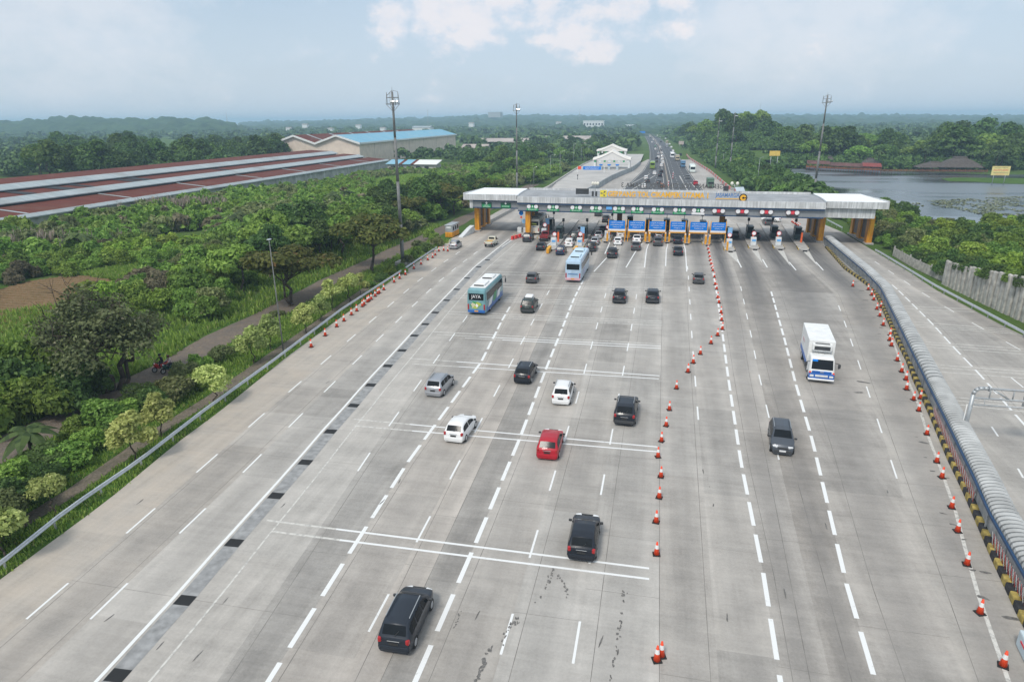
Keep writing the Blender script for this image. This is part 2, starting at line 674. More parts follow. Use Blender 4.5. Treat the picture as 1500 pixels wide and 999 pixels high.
_rt_ = random.Random(5)
_lane_tone = [_rt_.uniform(-0.07, 0.07) for _ in range(40)]
_lane_tone[:23] = [.10, .06, .08, .05, .03, -.10, .00, .06, -.34, .10, .02, .12, .04, -.04, .02, -.18, -.12, .0, 0, .06, .02, -.16, .05]
_lane_pink = [_rt_.uniform(0, .1) for _ in range(40)]
_lane_pink[:19] = [.05, .08, 0, 0, 0, 0, .28, .4, 0, .12, 0, 0, .08, .08, .2, .18, .15, 0, 0]
_slab = {}


def slab_tone(c, y):
    k = (c, int((y + 3 * (c % 4)) // 14))
    if k not in _slab:
        _slab[k] = _rt_.uniform(-0.19, 0.15)
    t = _lane_tone[c] + _slab[k]
    if c in (1, 2) and 44 < y < 52:
        t -= 0.3
    if c == 8 and y > 75:
        t += 0.2
    if c in (14, 15, 16) and 70 < y < 110:
        t -= 0.12
    return t


def slab_wear(c, y):
    if c in (0, 4, 18):
        return 0.0
    w = 0.24 + 0.10 * max(0, (y - 60) / 50)
    if 14 <= c <= 17:
        w += 0.14
        if y > 70:
            w += 0.25 * min(1, (y - 70) / 30)
    if y > 92:
        w += 0.42 * min(1, (y - 92) / 30) * (1.0 if c >= 4 else 0.3)
    if c >= 19:
        w = 0.10 + 0.28 * (1 if c == 21 else 0.3)
    return w


def slab_warm(c, y):
    k = ("w", c, int((y + 3 * (c % 4)) // 14))
    if k not in _slab:
        _slab[k] = _rt_.uniform(0.0, 0.14)
    return {0: 0.42, 1: 0.14, 17: 0.14, 18: 0.28, 21: 0.1}.get(c, 0.0) + _slab[k] * .5


paved("plaza_pavement", lambda c, y: cut(cols[c], y), len(cols) - 1, [-8 + 2.0 * i for i in range(82)], slab_tone, slab_wear, slab_warm)

# paved area behind the toll gate
AP_L = [(-42, 155), (-41.5, 200), (-40, 240), (-38, 300), (-24, 330), (-12, 352), (-5, 420)]
AP_R = [tuple(gp(u, v)[:2]) for u, v in ((1010, 233), (1040, 252), (1070, 278))]
AP_R = sorted([(41, 155), (37, 185), (30.5, 222)] + AP_R, key=lambda p: p[1])
paved("toll_apron_pavement", lambda c, y: cut(AP_L, y) + (cut(AP_R, y) - cut(AP_L, y)) * c / 12.0, 12, [154 + 4.0 * i for i in range(68)],
      lambda c, y: 0.02 + slab_tone(c + 22, y) * 0.8, lambda c, y: 0.25 if y < 215 else 0.08, lambda c, y: 0.12)

# ground, highway, far land
g = MB()
g.face([(-9000, -300, -0.06), (9000, -300, -0.06), (9000, 9000, -0.06), (-9000, 9000, -0.06)])
g.build("ground", GROUND, kind="structure")


def strip(mb, ptsL, ptsR, z):
    mb.grid([[(a[0], a[1], z), (b[0], b[1], z)] for a, b in zip(ptsL, ptsR)], smooth=False)


def ribbon(mb, line, y0, y1, off, w, z, step=3.0):
    n = max(1, int((y1 - y0) / step))
    ys = [y0 + (y1 - y0) * i / n for i in range(n + 1)]
    rows = []
    for y in ys:
        x = cut(line, y) + off
        rows.append([(x - w / 2, y, z), (x + w / 2, y, z)])
    mb.grid(rows, smooth=False)


def pline(mb, pts, w, z):
    """flat ribbon along a free polyline of (x, y)"""
    rows = []
    for i, p in enumerate(pts):
        a = pts[max(0, i - 1)]
        b = pts[min(len(pts) - 1, i + 1)]
        d = Vector((b[0] - a[0], b[1] - a[1])).normalized()
        n = Vector((-d.y, d.x)) * w / 2
        rows.append([(p[0] - n.x, p[1] - n.y, z), (p[0] + n.x, p[1] + n.y, z)])
    mb.grid(rows, smooth=False)


MED = [(4.6, 150)] + [tuple(gp(u, v)[:2]) for u, v in ((978, 265), (975, 250), (972, 235), (965, 215), (957, 203), (950, 196))]
HWL = [tuple(gp(u, v)[:2]) for u, v in ((912, 277), (926, 265), (942, 250), (951, 235), (951.5, 222), (950, 212), (946, 203), (942, 196.5))]
HWR = [tuple(gp(u, v)[:2]) for u, v in ((1024, 270), (1021, 268), (1008, 250), (999, 235), (985, 219), (970, 205.5), (957, 197))]
hw = MB()
ys = [238 + 10 * i for i in range(92)]
hw.grid([[(cut(HWL, y), y, 0.005), (cut(HWR, y), y, 0.005)] for y in ys], smooth=False)
hw.build("highway", ASPH, kind="structure")
hm = MB()
for line, off in ((HWL, 0.5), (MED, -1.6), (MED, 1.6), (HWR, -0.5)):
    ribbon(hm, line, 238, 1100, off, 0.16, 0.012, 10)
for k in range(60):
    y = 240 + 12 * k
    for fr in (0.33, 0.66):
        for a, b in ((HWL, MED), (MED, HWR)):
            x = cut(a, y) + (cut(b, y) - cut(a, y)) * fr
            hm.face([(x - .07, y, .012), (x + .07, y, .012), (x + .07, y + 4, .012), (x - .07, y + 4, .012)])
for px in (((820, 300), (870, 276)), ((905, 291), (960, 257)), ((912, 277), (952, 255)), ((1003, 272), (995, 258)), ((1010, 285), (996, 258)), ((1032, 290), (1012, 268))):
    a, b = gp(*px[0]), gp(*px[1])
    pline(hm, [tuple(a[:2]), tuple(b[:2])], 0.3, 0.014)
hm.build("highway_markings", MARKF, kind="structure")

# painted markings on the plaza
PER = 7.32
mk = MB()


def dashes(mb, line, y0, y1, w, ph, per=PER, ln=2.75, off=0.0):
    k = math.ceil((y0 - ph) / per)
    while ph + k * per < y1:
        y = ph + k * per
        ribbon(mb, line, y, y + ln, off, w, 0.008, 1.4)
        k += 1


y_at = lambda u, v: gp(u, v).y
dashes(mk, LA, 5, 118, 0.14, y_at(185, 781))
dashes(mk, LB, 5, 118, 0.14, y_at(263, 781))
dashes(mk, TZ, 34, 78, 0.13, y_at(524, 690))
dashes(mk, T1, 5, 82, 0.26, y_at(545, 758.6), 3.62, 2.7)
dashes(mk, TA, 5, 94, 0.13, y_at(610, 794))
dashes(mk, T2, 5, 98, 0.26, y_at(697, 795), 3.62, 2.7)
dashes(mk, TB, 5, 96, 0.13, y_at(775.7, 816.9))
dashes(mk, TC, 5, 96, 0.13, y_at(880, 724.8))
dashes(mk, R0, 45, 112, 0.14, y_at(1023, 615))
dashes(mk, R1, 5, 122, 0.24, y_at(1127.6, 888), 3.62, 2.7)
dashes(mk, R15, 40, 100, 0.12, y_at(1126.6, 612))
dashes(mk, R2, 5, 95, 0.24, y_at(1257.7, 906), 3.62, 2.7)
dashes(mk, R25, 40, 95, 0.12, y_at(1274.6, 582.5))
dashes(mk, RL1, 40, 105, 0.2, y_at(1355, 464), 3.62, 2.7)
dashes(mk, RL2, 40, 125, 0.13, y_at(1364, 436))
for px in (((1452.6, 625), (1462, 639)), ((1491, 686), (1499, 700)), ((1481, 553), (1499, 567.5))):
    pline(mk, [tuple(gp(*q)[:2]) for q in px], 0.14, 0.008)
ribbon(mk, SOLID, -5, 134, -0.22, 0.2, 0.008, 4)
for pts in (((770, 354), (800, 338)), ((797, 364), (820, 345)), ((870, 398), (894, 372), (905, 355)), ((917, 392), (935, 362), (941, 357)), ((944, 392), (947, 366), (952, 352)),
            ((975, 390), (976, 366), (980, 352)), ((1006, 398), (1004, 366), (1000, 352)), ((1086, 392), (1080, 380)), ((1124, 392), (1117, 380)), ((1166, 396), (1156, 384)), ((1206, 396), (1195, 384)), ((886, 345), (893, 356), (886, 372)), ((735, 362), (760, 345))):
    pline(mk, [tuple(gp(*q)[:2]) for q in pts], 0.2, 0.0085)
mk.build("lane_markings", MARKW, kind="structure")

rb = MB()
mk2 = MB()
for (l, r) in (((391, 762), (951, 832.3)), ((397, 778), (951, 847.8)), ((518, 614), (963, 654.5)), ((522, 624), (962, 661.5)), ((600, 525), (966, 550.5)), ((604, 533), (965, 555)),
               ((634.8, 486), (968, 504)), ((640, 490), (968, 507)), ((681, 495), (968, 510.4)), ((650.8, 456), (970, 471)), ((655, 460), (970, 473.6)), ((690, 464), (969.5, 476.8)),
               ((663, 433), (971, 446)), ((668, 436), (971, 449.3)), ((700, 440), (971, 452)), ((690, 415), (972, 422.3)), ((720, 420), (972, 425)), ((700, 398), (973, 403.8)), ((735, 402), (973, 407))):
    a, b = gp(*l), gp(*r)
    tgt = mk2 if a.y < 70 else rb
    pline(tgt, [(a.x + (b.x - a.x) * t, a.y + (b.y - a.y) * t) for t in ((.2 if a.y < 70 else 0), .4, .6, .8, 1)], 0.17 if a.y < 60 else 0.2, 0.0065)
    if a.y < 70:
        pline(rb, [(a.x + (b.x - a.x) * t, a.y + (b.y - a.y) * t) for t in (0, .2)], 0.17, 0.0065)
for (l, r) in (((1310, 424), (1378, 428)), ((1296, 409), (1350, 412)), ((1321, 448), (1423, 453)), ((1323, 452), (1427, 457)), ((1334, 471), (1480, 483)), ((1336, 475), (1484, 486)), ((1338, 478), (1490, 489)),
               ((1350, 500.5), (1500, 511)), ((1352, 504), (1500, 515)), ((1355, 508), (1500, 519)), ((1366, 534), (1500, 544)), ((1368, 538), (1500, 548)), ((1371, 544), (1500, 554)),
               ((1390, 581), (1500, 592)), ((1394, 586), (1500, 597)), ((1398, 592), (1500, 603))):
    a, b = gp(*l), gp(*r)
    pline(rb, [tuple(a[:2]), tuple(b[:2])], 0.16, 0.0065)
ribbon(rb, CHAN, 5, 130, 1.7, 0.12, 0.0074, 4)
pline(rb, [tuple(gp(u, v)[:2]) for u, v in ((1302, 484), (1320, 532), (1345, 592), (1360, 640), (1380, 692), (1400, 750), (1413, 800), (1432, 868), (1450, 920), (1478, 999))], 0.2, 0.0065)
for tri in (((1064, 369), (1078, 369), (1084, 388)), ((1101, 367), (1110, 366), (1117, 386)), ((1139, 367), (1148, 367), (1158, 390)), ((1176, 368), (1185, 368), (1198, 390))):
    rb.face([(gp(u, v).x, gp(u, v).y, 0.0055) for u, v in tri])
rb.build("rumble_strip_markings", MARKF, kind="structure")
mk2.build("rumble_strip_markings", MARKW, kind="structure")

# pavement joints
jn = MB()
for line, off in ((LA, 0.35), (LB, -0.4), (TZ, 0.5), (T1, 0.45), (T1, 3.9), (TA, 1.7), (T2, 0.6), (TB, 0.7), (TC, 0.9), (JN, 0.0), (R0, -0.35), (R1, 0.55), (R15, -0.9), (R15, 0.9), (R2, 1.3), (R25, 0.6), (RL1, 0.6), (RL2, 0.4)):
    ribbon(jn, line, 0, 132, off, 0.03, 0.004, 2)
rj = random.Random(3)
edges = [LA, TZ, T1, TA, T2, TB, TC, JN, R0, R1, R15, R2, R25, KERB]
for a, b in zip(edges[:-1], edges[1:]):
    ph = rj.choice((0, 0, 1.5, 2.5))
    k = 0
    while k < 24:
        y = 14 + ph + 5.0 * k
        pline(jn, [(cut(a, y), y), (cut(b, y), y + rj.uniform(-.06, .06))], 0.018, 0.0035)
        k += rj.choice((1, 2, 2, 3))
jn.build("pavement_joints", JOINT, kind="structure")

# stains: tar drips and tyre marks
st = MB()
rs = random.Random(21)


def blot(x, y, rx, ry, rot=0.0):
    n = 9
    ps = []
    for i in range(n):
        a = 2 * pi * i / n
        k = rs.uniform(0.55, 1.15)
        dx, dy = rx * k * cos(a), ry * k * sin(a)
        ps.append((x + dx * cos(rot) - dy * sin(rot), y + dx * sin(rot) + dy * cos(rot), 0.010 + rs.random() * 0.002))
    st.face(ps)


for path, n, s in ((((812, 832), (795, 868), (765, 902), (745, 918)), 26, 0.07), (((815, 842), (830, 862), (833, 874)), 14, 0.06), (((914, 862), (912, 885), (908, 920), (900, 960), (893, 996)), 26, 0.07),
                   (((719, 950), (712, 965), (702, 985), (696, 999)), 20, 0.085), (((752, 905), (742, 925), (736, 945)), 9, 0.06), (((676, 895), (660, 935)), 10, 0.05), (((1035, 700), (1040, 720)), 3, 0.04)):
    for i in range(n):
        t = rs.random() * (len(path) - 1)
        k = int(t)
        f = t - k
        u = path[k][0] * (1 - f) + path[k + 1][0] * f
        v = path[k][1] * (1 - f) + path[k + 1][1] * f
        q = gp(u, v)
        blot(q.x + rs.gauss(0, .06), q.y + rs.gauss(0, .1), s * rs.uniform(.4, 1.3), s * rs.uniform(.6, 2.4), rs.uniform(-.3, .3))
for u, v, w in ((1395, 768, .3), (1412, 790, .2), (1425, 835, .3), (1443, 838, .35), (1440, 875, .4), (1352, 648, .5), (1366, 690, .3), (1355, 670, .2), (1480, 905, .5), (1360, 625, .25), (1382, 752, .25),
                (1388, 700, .2), (1352, 610, .2), (1343, 640, .15), (1232, 397, .8), (1250, 413, .8), (1262, 426, .7), (1268, 440, .7), (1264, 452, .4), (1290, 480, .5), (1288, 489, .3), (1280, 466, .25), (1266, 560, .8), (1257, 575, .5)):
    q = gp(u, v)
    blot(q.x, q.y, w * .9, w * .35, rs.uniform(-.4, .4))
for u, v in ((235, 945), (415, 740), (205, 735), (290, 960), (160, 905), (330, 880), (480, 560), (1300, 720), (1045, 740), (1030, 690), (1150, 870), (1065, 905), (1210, 770), (880, 940), (905, 955), (700, 900), (560, 735), (585, 705)):
    q = gp(u, v)
    blot(q.x, q.y, .05, rs.uniform(.2, .5), rs.uniform(-.2, .1))
st.build("tar_stains", STAIN, kind="structure")

# drainage channel and its grates
ch = MB()
ribbon(ch, CHAN, 0, 132, 0, 0.95, 0.0045, 3)
ch.build("drainage_channel", CHANM, kind="structure")
GRATE = mat("cast_iron_grate", (0.022, 0.022, 0.022), 0.7)
grp = "drain grates in the concrete channel"
proto = None
gl = [(172.5, 989), (271, 879), (343, 795), (404.4, 726), (447.5, 677), (484, 632), (518, 594), (543, 564), (568, 536), (589, 513.5), (607, 491.7), (623, 475), (637.6, 458), (654, 440), (669, 424), (684, 407.5), (701, 391), (714, 381)]
for i, (u, v) in enumerate(gl):
    q = gp(u, v)
    if proto is None:
        mb = MB()
        mb.box((0, 0, 0.012), (0.92, 0.72, 0.012))
        for k in range(9):
            mb.box((-0.40 + 0.10 * k, 0, 0.022), (0.04, 0.66, 0.012))
        proto = o = mb.build("drain_grate", GRATE)
    else:
        o = copy_tree(proto)
    o.location = (q.x, q.y, 0)
    o.rotation_euler = (0, 0, 0.06)
    props(o, "black drain grate in the grey channel, %s from the camera" % nth(i), "drain grate", grp)

# verge, path, dirt road, fields on the left
vg = MB()
ysv = [-8 + 4 * i for i in range(40)]
vg.grid([[(cut(EDGE_L, y) - 13.5, y, -0.03), (cut(EDGE_L, y) + 0.02, y, -0.03)] for y in ysv], smooth=False)
vg.build("grass_verge", VERGE, kind="structure")
PATH = [tuple(gp(u, v)[:2]) for u, v in ((23, 771), (112, 716), (182, 667), (234, 630), (312, 581), (420, 505), (470, 470))]
PATH = [(-38.4, 10)] + sorted(PATH, key=lambda p: p[1]) + [(-42.5, 100), (-44, 130)]
pp = MB()
pline(pp, PATH, 1.25, -0.015)
pp.build("brick_footpath", BRICKP, kind="structure")
DIRT = [tuple(gp(u, v)[:2]) for u, v in ((0, 660), (130, 597), (193, 563), (267, 532), (333, 487), (407, 456), (481, 413), (522, 396), (565, 374), (644, 339), (676, 323))]
DIRT = [(-48.7, 0), (-48.7, 20)] + sorted(DIRT, key=lambda p: p[1]) + [(-46, 190), (-46, 260)]
dd = MB()
pts = []
for y in range(0, 260, 4):
    pts.append((cut(DIRT, y) + 0.25 * sin(y * 0.3), y))
pline(dd, pts, 4.3, -0.02)
dd.build("dirt_road", SOIL, kind="structure")
CLEAR = []


def patch(name, pix, m, z=-0.03, furrow=False):
    poly = [tuple(gp(u, v)[:2]) for u, v in pix]
    CLEAR.append(poly)
    mb = MB()
    mb.face([(x, y, z) for x, y in poly])
    if furrow:
        x0, x1 = min(p[0] for p in poly), max(p[0] for p in poly)
        y0, y1 = min(p[1] for p in poly), max(p[1] for p in poly)
        y = y0
        while y < y1:
            xs = [x0 + (x1 - x0) * i / 60 for i in range(61)]
            xs = [x for x in xs if inpoly(x, y, poly)]
            if len(xs) > 2:
                for x in xs[:-1]:
                    mb.tube((x, y, z), (x + (x1 - x0) / 60, y + 0.02, z), 0.16, 0.16, 5, cap=False)
            y += 1.15
    mb.build(name, m, kind="structure")
    return poly


patch("ploughed_field", ((-30, 432), (40, 412), (105, 403), (165, 408), (150, 440), (80, 462), (0, 490), (-40, 500)), FIELD, furrow=True)
CLEAR.append([tuple(gp(u, v)[:2]) for u, v in ((-80, 470), (130, 440), (150, 470), (110, 515), (60, 538), (-80, 550))])
patch("bright_grass", ((118, 402), (150, 396), (190, 388), (235, 366), (222, 392), (240, 412), (170, 412)), MEADOW)
patch("green_meadow", ((668, 231), (700, 226), (752, 229), (735, 243), (690, 246), (672, 243)), MEADOW)
patch("lower_meadow", ((548, 262), (600, 255), (640, 256), (640, 268), (612, 277), (545, 280)), MEADOW)
patch("far_clearing", ((228, 218), (262, 216), (258, 246), (232, 240)), MEADOW)

# ------------------------------------------------------------------ vegetation
LEAF_SHRUB = leafmat("shrub_leaves", (0.071, 0.153, 0.024), (0.224, 0.389, 0.071), (0.307, 0.448, 0.118))
LEAF_OLIVE = leafmat("olive_shrub_leaves", (0.086, 0.121, 0.039), (0.230, 0.282, 0.109), (0.310, 0.310, 0.172))
LEAF_LIME = leafmat("bright_shrub_leaves", (0.112, 0.207, 0.027), (0.291, 0.459, 0.073), (0.381, 0.515, 0.134))
LEAF_BROWN = leafmat("dry_shrub_leaves", (0.10, 0.095, 0.050), (0.21, 0.195, 0.11), (0.26, 0.23, 0.16))
LEAF_DARK = leafmat("dark_tree_leaves", (0.037, 0.085, 0.021), (0.112, 0.213, 0.051), (0.159, 0.256, 0.073))
LEAF_FLAME = leafmat("flame_tree_leaves", (0.058, 0.088, 0.018), (0.155, 0.190, 0.042), (0.24, 0.16, 0.045))
LEAF_YOUNG = leafmat("young_tree_leaves", (0.231, 0.308, 0.077), (0.462, 0.550, 0.187), (0.550, 0.594, 0.264), 0.3)
LEAF_RAIN = leafmat("rain_tree_leaves", (0.060, 0.080, 0.030), (0.145, 0.170, 0.070), (0.20, 0.19, 0.12), 0.2)
LEAF_GRASS = leafmat("grass_blades", (0.104, 0.189, 0.030), (0.256, 0.390, 0.073), (0.403, 0.378, 0.171))
LEAF_FAR = leafmat("far_canopy", (0.026, 0.060, 0.018), (0.080, 0.145, 0.040), (0.110, 0.170, 0.055), 0.0)
LEAF_REED = leafmat("reed_plumes", (0.22, 0.19, 0.14), (0.42, 0.37, 0.29), (0.50, 0.43, 0.34))
LEAF_PALM = leafmat("palm_fronds", (0.035, 0.07, 0.02), (0.10, 0.16, 0.045))


def leaf_cloud(blobs, n, size, rng, up=0.35, shell=0.72, low=-0.55):
    """leaf-sized diamonds through the outer volume of a set of ellipsoids; returns (verts, quads)"""
    B = np.array(blobs, dtype=float)
    area = (B[:, 3] * B[:, 4] + B[:, 3] * B[:, 5] + B[:, 4] * B[:, 5])
    idx = rng.choice(len(B), size=n, p=area / area.sum())
    d = rng.normal(size=(n, 3))
    d /= np.linalg.norm(d, axis=1)[:, None]
    d[:, 2] = np.where(d[:, 2] < low, -d[:, 2], d[:, 2])
    r = shell + (1.08 - shell) * np.sqrt(rng.random(n))
    # lumpy outline: radius varies with direction
    lump = 1 + 0.16 * np.sin(5 * d[:, 0] + B[idx, 0] * 3) * np.sin(5 * d[:, 1] + B[idx, 1] * 3) + 0.1 * np.sin(9 * d[:, 2] + idx)
    c = B[idx, :3] + d * B[idx, 3:6] * (r * lump)[:, None]
    nrm = d * 0.8 + rng.normal(size=(n, 3)) * 0.55
    nrm[:, 2] += up
    nrm /= np.linalg.norm(nrm, axis=1)[:, None]
    t = np.cross(nrm, rng.normal(size=(n, 3)))
    t /= np.linalg.norm(t, axis=1)[:, None] + 1e-9
    b = np.cross(nrm, t)
    s = size * (0.55 + 0.9 * rng.random(n))
    V = np.empty((n, 4, 3))
    V[:, 0] = c + t * (s * 0.75)[:, None]
    V[:, 1] = c + b * (s * 0.42)[:, None] + nrm * (s * 0.12)[:, None]
    V[:, 2] = c - t * (s * 0.75)[:, None]
    V[:, 3] = c - b * (s * 0.42)[:, None] + nrm * (s * 0.12)[:, None]
    F = np.arange(n * 4).reshape(n, 4)
    return V.reshape(-1, 3), F


def blobs_dome(rng, n, R, h, z0, rmin, rmax, flat=0.8):
    out = []
    for i in range(n):
        a = rng.random() * 2 * pi
        q = sqrt(rng.random()) * R
        r = rmin + (rmax - rmin) * rng.random()
        z = z0 + h * (1 - (q / (R * 1.15)) ** 2) * (0.45 + 0.55 * rng.random())
        out.append((q * cos(a), q * sin(a), z, r, r, r * flat))
    return out


def limb(mb, a, b, r0, r1, rng, k=5, wob=0.12):
    a, b = Vector(a), Vector(b)
    L = (b - a).length
    pts = []
    for i in range(k + 1):
        t = i / k
        p = a.lerp(b, t)
        if 0 < i < k:
            p += Vector(rng.normal(size=3)) * L * wob * 0.5
        pts.append(p)
    mb.path(pts, [r0 + (r1 - r0) * i / k for i in range(k + 1)], 6)


PROTO = {}


def proto_tree(key, blobs, n, size, leaf, seed, trunks=None, up=0.35, shell=0.72, twigs=0, name=None):
    rng = np.random.default_rng(seed)
    V, F = leaf_cloud(blobs, n, size, rng, up, shell)
    me_c = (V, F, leaf)
    tr_list = []
    for (bx, by, r, tip) in (trunks or []):
        mb = MB()
        tr_list.append(mb)
        limb(mb, (bx, by, -0.1), tip, r, r * 0.55, rng)
        for k in range(7):
            q = blobs[int(rng.integers(len(blobs)))]
            limb(mb, tip, (q[0], q[1], q[2] + 0.2), r * 0.42, r * 0.10, rng, 4)
    for k in range(twigs):
        mb = tr_list[k % len(tr_list)]
        q = blobs[int(rng.integers(len(blobs)))]
        p = Vector(q[:3]) + Vector(rng.normal(size=3)) * q[3] * 0.4
        d = Vector(rng.normal(size=3))
        d.z = abs(d.z) + 0.6
        d.normalize()
        e = p + d * q[3] * 1.25
        limb(mb, trunks[k % len(trunks)][3], p, 0.09, 0.04, rng, 4)
        limb(mb, p, e, 0.045, 0.014, rng, 3)
        for j in range(2):
            m_ = p.lerp(e, 0.5)
            dd = (d + Vector(rng.normal(size=3)) * 0.6).normalized()
            limb(mb, m_, m_ + dd * q[3] * 0.6, 0.025, 0.008, rng, 2)
    PROTO[key] = dict(crown=me_c, trunk=tr_list, made=None)


def plant(key, name, label, cat, loc, s=1.0, rz=None, group=None, sz=None):
    """a tree: an Empty with a trunk and a crown; copies share their meshes"""
    P = PROTO[key]
    if P["made"] is None:
        root = thing(name, label, cat, loc)
        for tm in P["trunk"]:
            tm.build("trunk", BARK, root)
        V, F, leaf = P["crown"]
        np_obj("crown", V, F, leaf, parent=root)
        P["made"] = root
    else:
        root = copy_tree(P["made"])
    root.name = name
    root.location = loc
    root.rotation_euler = (0, 0, random.random() * 6.28 if rz is None else rz)
    root.scale = (s, s, sz or s)
    for k in ("label", "category", "group"):
        if k in root:
            del root[k]
    props(root, label, cat, group)
    return root


SHRUBS = {}


def shrub(kind, name, label, cat, loc, s, group, rz=None, sz=None, leaf=None):
    key = kind
    if key not in SHRUBS:
        V, F, leaf = PROTO[kind]["crown"]
        o = np_obj(name, V, F, leaf)
        SHRUBS[key] = o
    else:
        o = SHRUBS[key].copy()
        COL.objects.link(o)
    o.name = name
    o.location = loc
    o.rotation_euler = (0, 0, random.random() * 6.28 if rz is None else rz)
    o.scale = (s, s, sz or s)
    for k in ("label", "category", "group"):
        if k in o:
            del o[k]
    if leaf:
        o.material_slots[0].link = "OBJECT"
        o.material_slots[0].material = leaf
    return props(o, label, cat, group)


_g = np.random.default_rng(5)
# near shrubs (four shapes), mid shrubs, broad trees, umbrella trees, young trees
for i in range(4):
    bl = blobs_dome(_g, 9, 1.7, 2.0, 0.7, 0.7, 1.15)
    proto_tree("shrub_near%d" % i, bl, 3800, 0.235, LEAF_SHRUB, 40 + i)
    bl = blobs_dome(_g, 8, 1.8, 2.0, 0.7, 0.8, 1.2)
    proto_tree("shrub_mid%d" % i, bl, 900, 0.50, LEAF_SHRUB, 60 + i)
    bl = blobs_dome(_g, 9, 1.7, 2.2, 0.7, 0.7, 1.15)
    proto_tree("bush_dark%d" % i, bl, 3600, 0.22, LEAF_DARK, 80 + i)
for i in range(3):
    bl = blobs_dome(_g, 16, 3.6, 5.5, 3.6, 1.2, 2.1, 0.85)
    proto_tree("broad%d" % i, bl, 2600, 0.55, LEAF_DARK, 100 + i, [(0, 0, 0.26, (0.1, 0.1, 4.2))])
    bl = blobs_dome(_g, 14, 4.0, 3.4, 4.2, 1.1, 1.9, 0.6)
    proto_tree("lush%d" % i, bl, 2300, 0.55, LEAF_SHRUB, 110 + i, [(0, 0, 0.24, (0.1, -0.1, 4.0))])
    um = []
    for k in range(15):
        a, q = _g.random() * 6.28, sqrt(_g.random()) * 4.4
        r = 1.1 + _g.random() * 0.8
        um.append((q * cos(a), q * sin(a), 5.0 + _g.random() * 1.7 - 0.16 * q, r * 1.1, r * 1.1, r * 0.42))
    proto_tree("umbrella%d" % i, um, 5200, 0.36, LEAF_FLAME, 120 + i,
               [(0, 0, 0.22, (0.5, 0.2, 3.0))] + ([(-0.5, 0.3, 0.16, (-1.1, 0.6, 3.2))] if i == 1 else []), up=0.9, shell=0.4)
    yb = blobs_dome(_g, 12, 0.85, 1.75, 1.05, 0.30, 0.52, 0.95)
    proto_tree("young%d" % i, yb, 3200, 0.135, LEAF_YOUNG, 130 + i, [(0, 0, 0.05, (0.03, 0.02, 1.5))], shell=0.35)
rain = []
for k in range(30):
    a, q = _g.random() * 6.28, sqrt(_g.random()) * 5.0
    r = 1.0 + _g.random() * 1.0
    rain.append((q * cos(a), q * sin(a) * 0.9, 5.2 + (1 - (q / 6) ** 2) * 4.2 * _g.random() - 0.4 - 0.34 * q * _g.random(), r, r, r * 0.75))
proto_tree("rain_tree", rain, 10500, 0.23, LEAF_RAIN, 150,
           [(0, 0, 0.34, (-0.6, 0.3, 4.5)), (0.5, 0.2, 0.30, (2.0, 0.6, 5.0)), (-0.5, -0.2, 0.26, (-2.2, -0.5, 4.8)), (0.9, 0.4, 0.22, (2.8, 1.8, 5.2))], shell=0.3, twigs=60)


def palm_proto(key, seed, h, nf, L):
    rng = np.random.default_rng(seed)
    mb = MB()
    mb.path([(0, 0, -.1), (0.15, 0, h * .4), (0.05, .1, h * .75), (0.1, .1, h)], [0.2, 0.16, 0.13, 0.12], 7)
    Vs, Fs = [], []
    c = 0
    for k in range(nf):
        a = 2 * pi * k / nf + rng.random() * .4
        el = rng.uniform(-0.1, 0.9)
        prev = None
        for j in range(9):
            t = j / 8
            rr = L * t
            z = h + rr * sin(el) * (1 - .4 * t) - 1.1 * L * 0.5 * t * t
            x, y = rr * cos(el) * cos(a), rr * cos(el) * sin(a)
            w = 0.42 * sin(pi * min(1, t * .9 + .1)) + .04
            lx, ly = -sin(a) * w, cos(a) * w
            cur = [(0.1 + x + lx, .1 + y + ly, z - w * .4), (0.1 + x, .1 + y, z), (0.1 + x - lx, .1 + y - ly, z - w * .4)]
            if prev:
                for s in (0, 1):
                    Vs += [prev[s], prev[s + 1], cur[s + 1], cur[s]]
                    Fs.append((c, c + 1, c + 2, c + 3))
                    c += 4
            prev = cur
    PROTO[key] = dict(crown=(np.array(Vs), np.array(Fs), LEAF_PALM), trunk=[mb], made=None)


palm_proto("palm", 3, 9.0, 16, 3.4)
palm_proto("banana", 4, 2.2, 9, 2.3)

# --- single trees by the dirt road and along the footpath
q = gp(165, 572)
plant("rain_tree", "rain_tree", "large grey-green rain tree with several trunks and bare twigs beside the dirt road", "tree", (q.x, q.y, 0), 1.0, rz=0.5)
for i, (u, v, s, lab) in enumerate(((428, 447, 1.15, "brownish green flame tree with a forked trunk behind the thin lamp post"), (546, 398, 1.35, "wide umbrella-shaped flame tree left of the tall floodlight mast"),
                                    (646, 290, 1.15, "brownish flame tree nearest the left end of the toll gate roof"))):
    q = gp(u, v) if i < 2 else at(u, v, 165)
    plant("umbrella%d" % ((i + 1) % 3), "flame_tree", lab, "tree", (q.x, q.y, 0), s)
for i, (x, y, s, lab) in enumerate(((-52, 168, 1.0, "flame tree beyond the dirt road, left of the gate's far end"), (-58, 150, 0.95, "low flame tree in the thicket left of the roadside booth"), (-50, 200, 1.0, "flame tree beyond the gate beside the second floodlight mast"))):
    plant("umbrella%d" % (i % 3), "flame_tree", lab, "tree", (x, y, 0), s)
yg = "young yellow-green trees along the footpath"
for i, (u, v, s) in enumerate(((8, 822, 1.0), (79, 752, 0.8), (199, 676, 1.0), (238, 640, 0.9), (316, 590, 1.02), (372, 532, 1.0), (397, 512, 0.95), (449, 488, 1.0), (470, 470, 0.85), (487, 455, 1.0), (512, 442, 1.1), (528, 432, 0.8))):
    q = gp(u, v)
    plant("young%d" % (i % 3), "young_tree", "young yellow-green tree by the brick footpath, %s from the camera" % nth(i), "young tree", (q.x, q.y, 0), s * 1.38, group=yg)
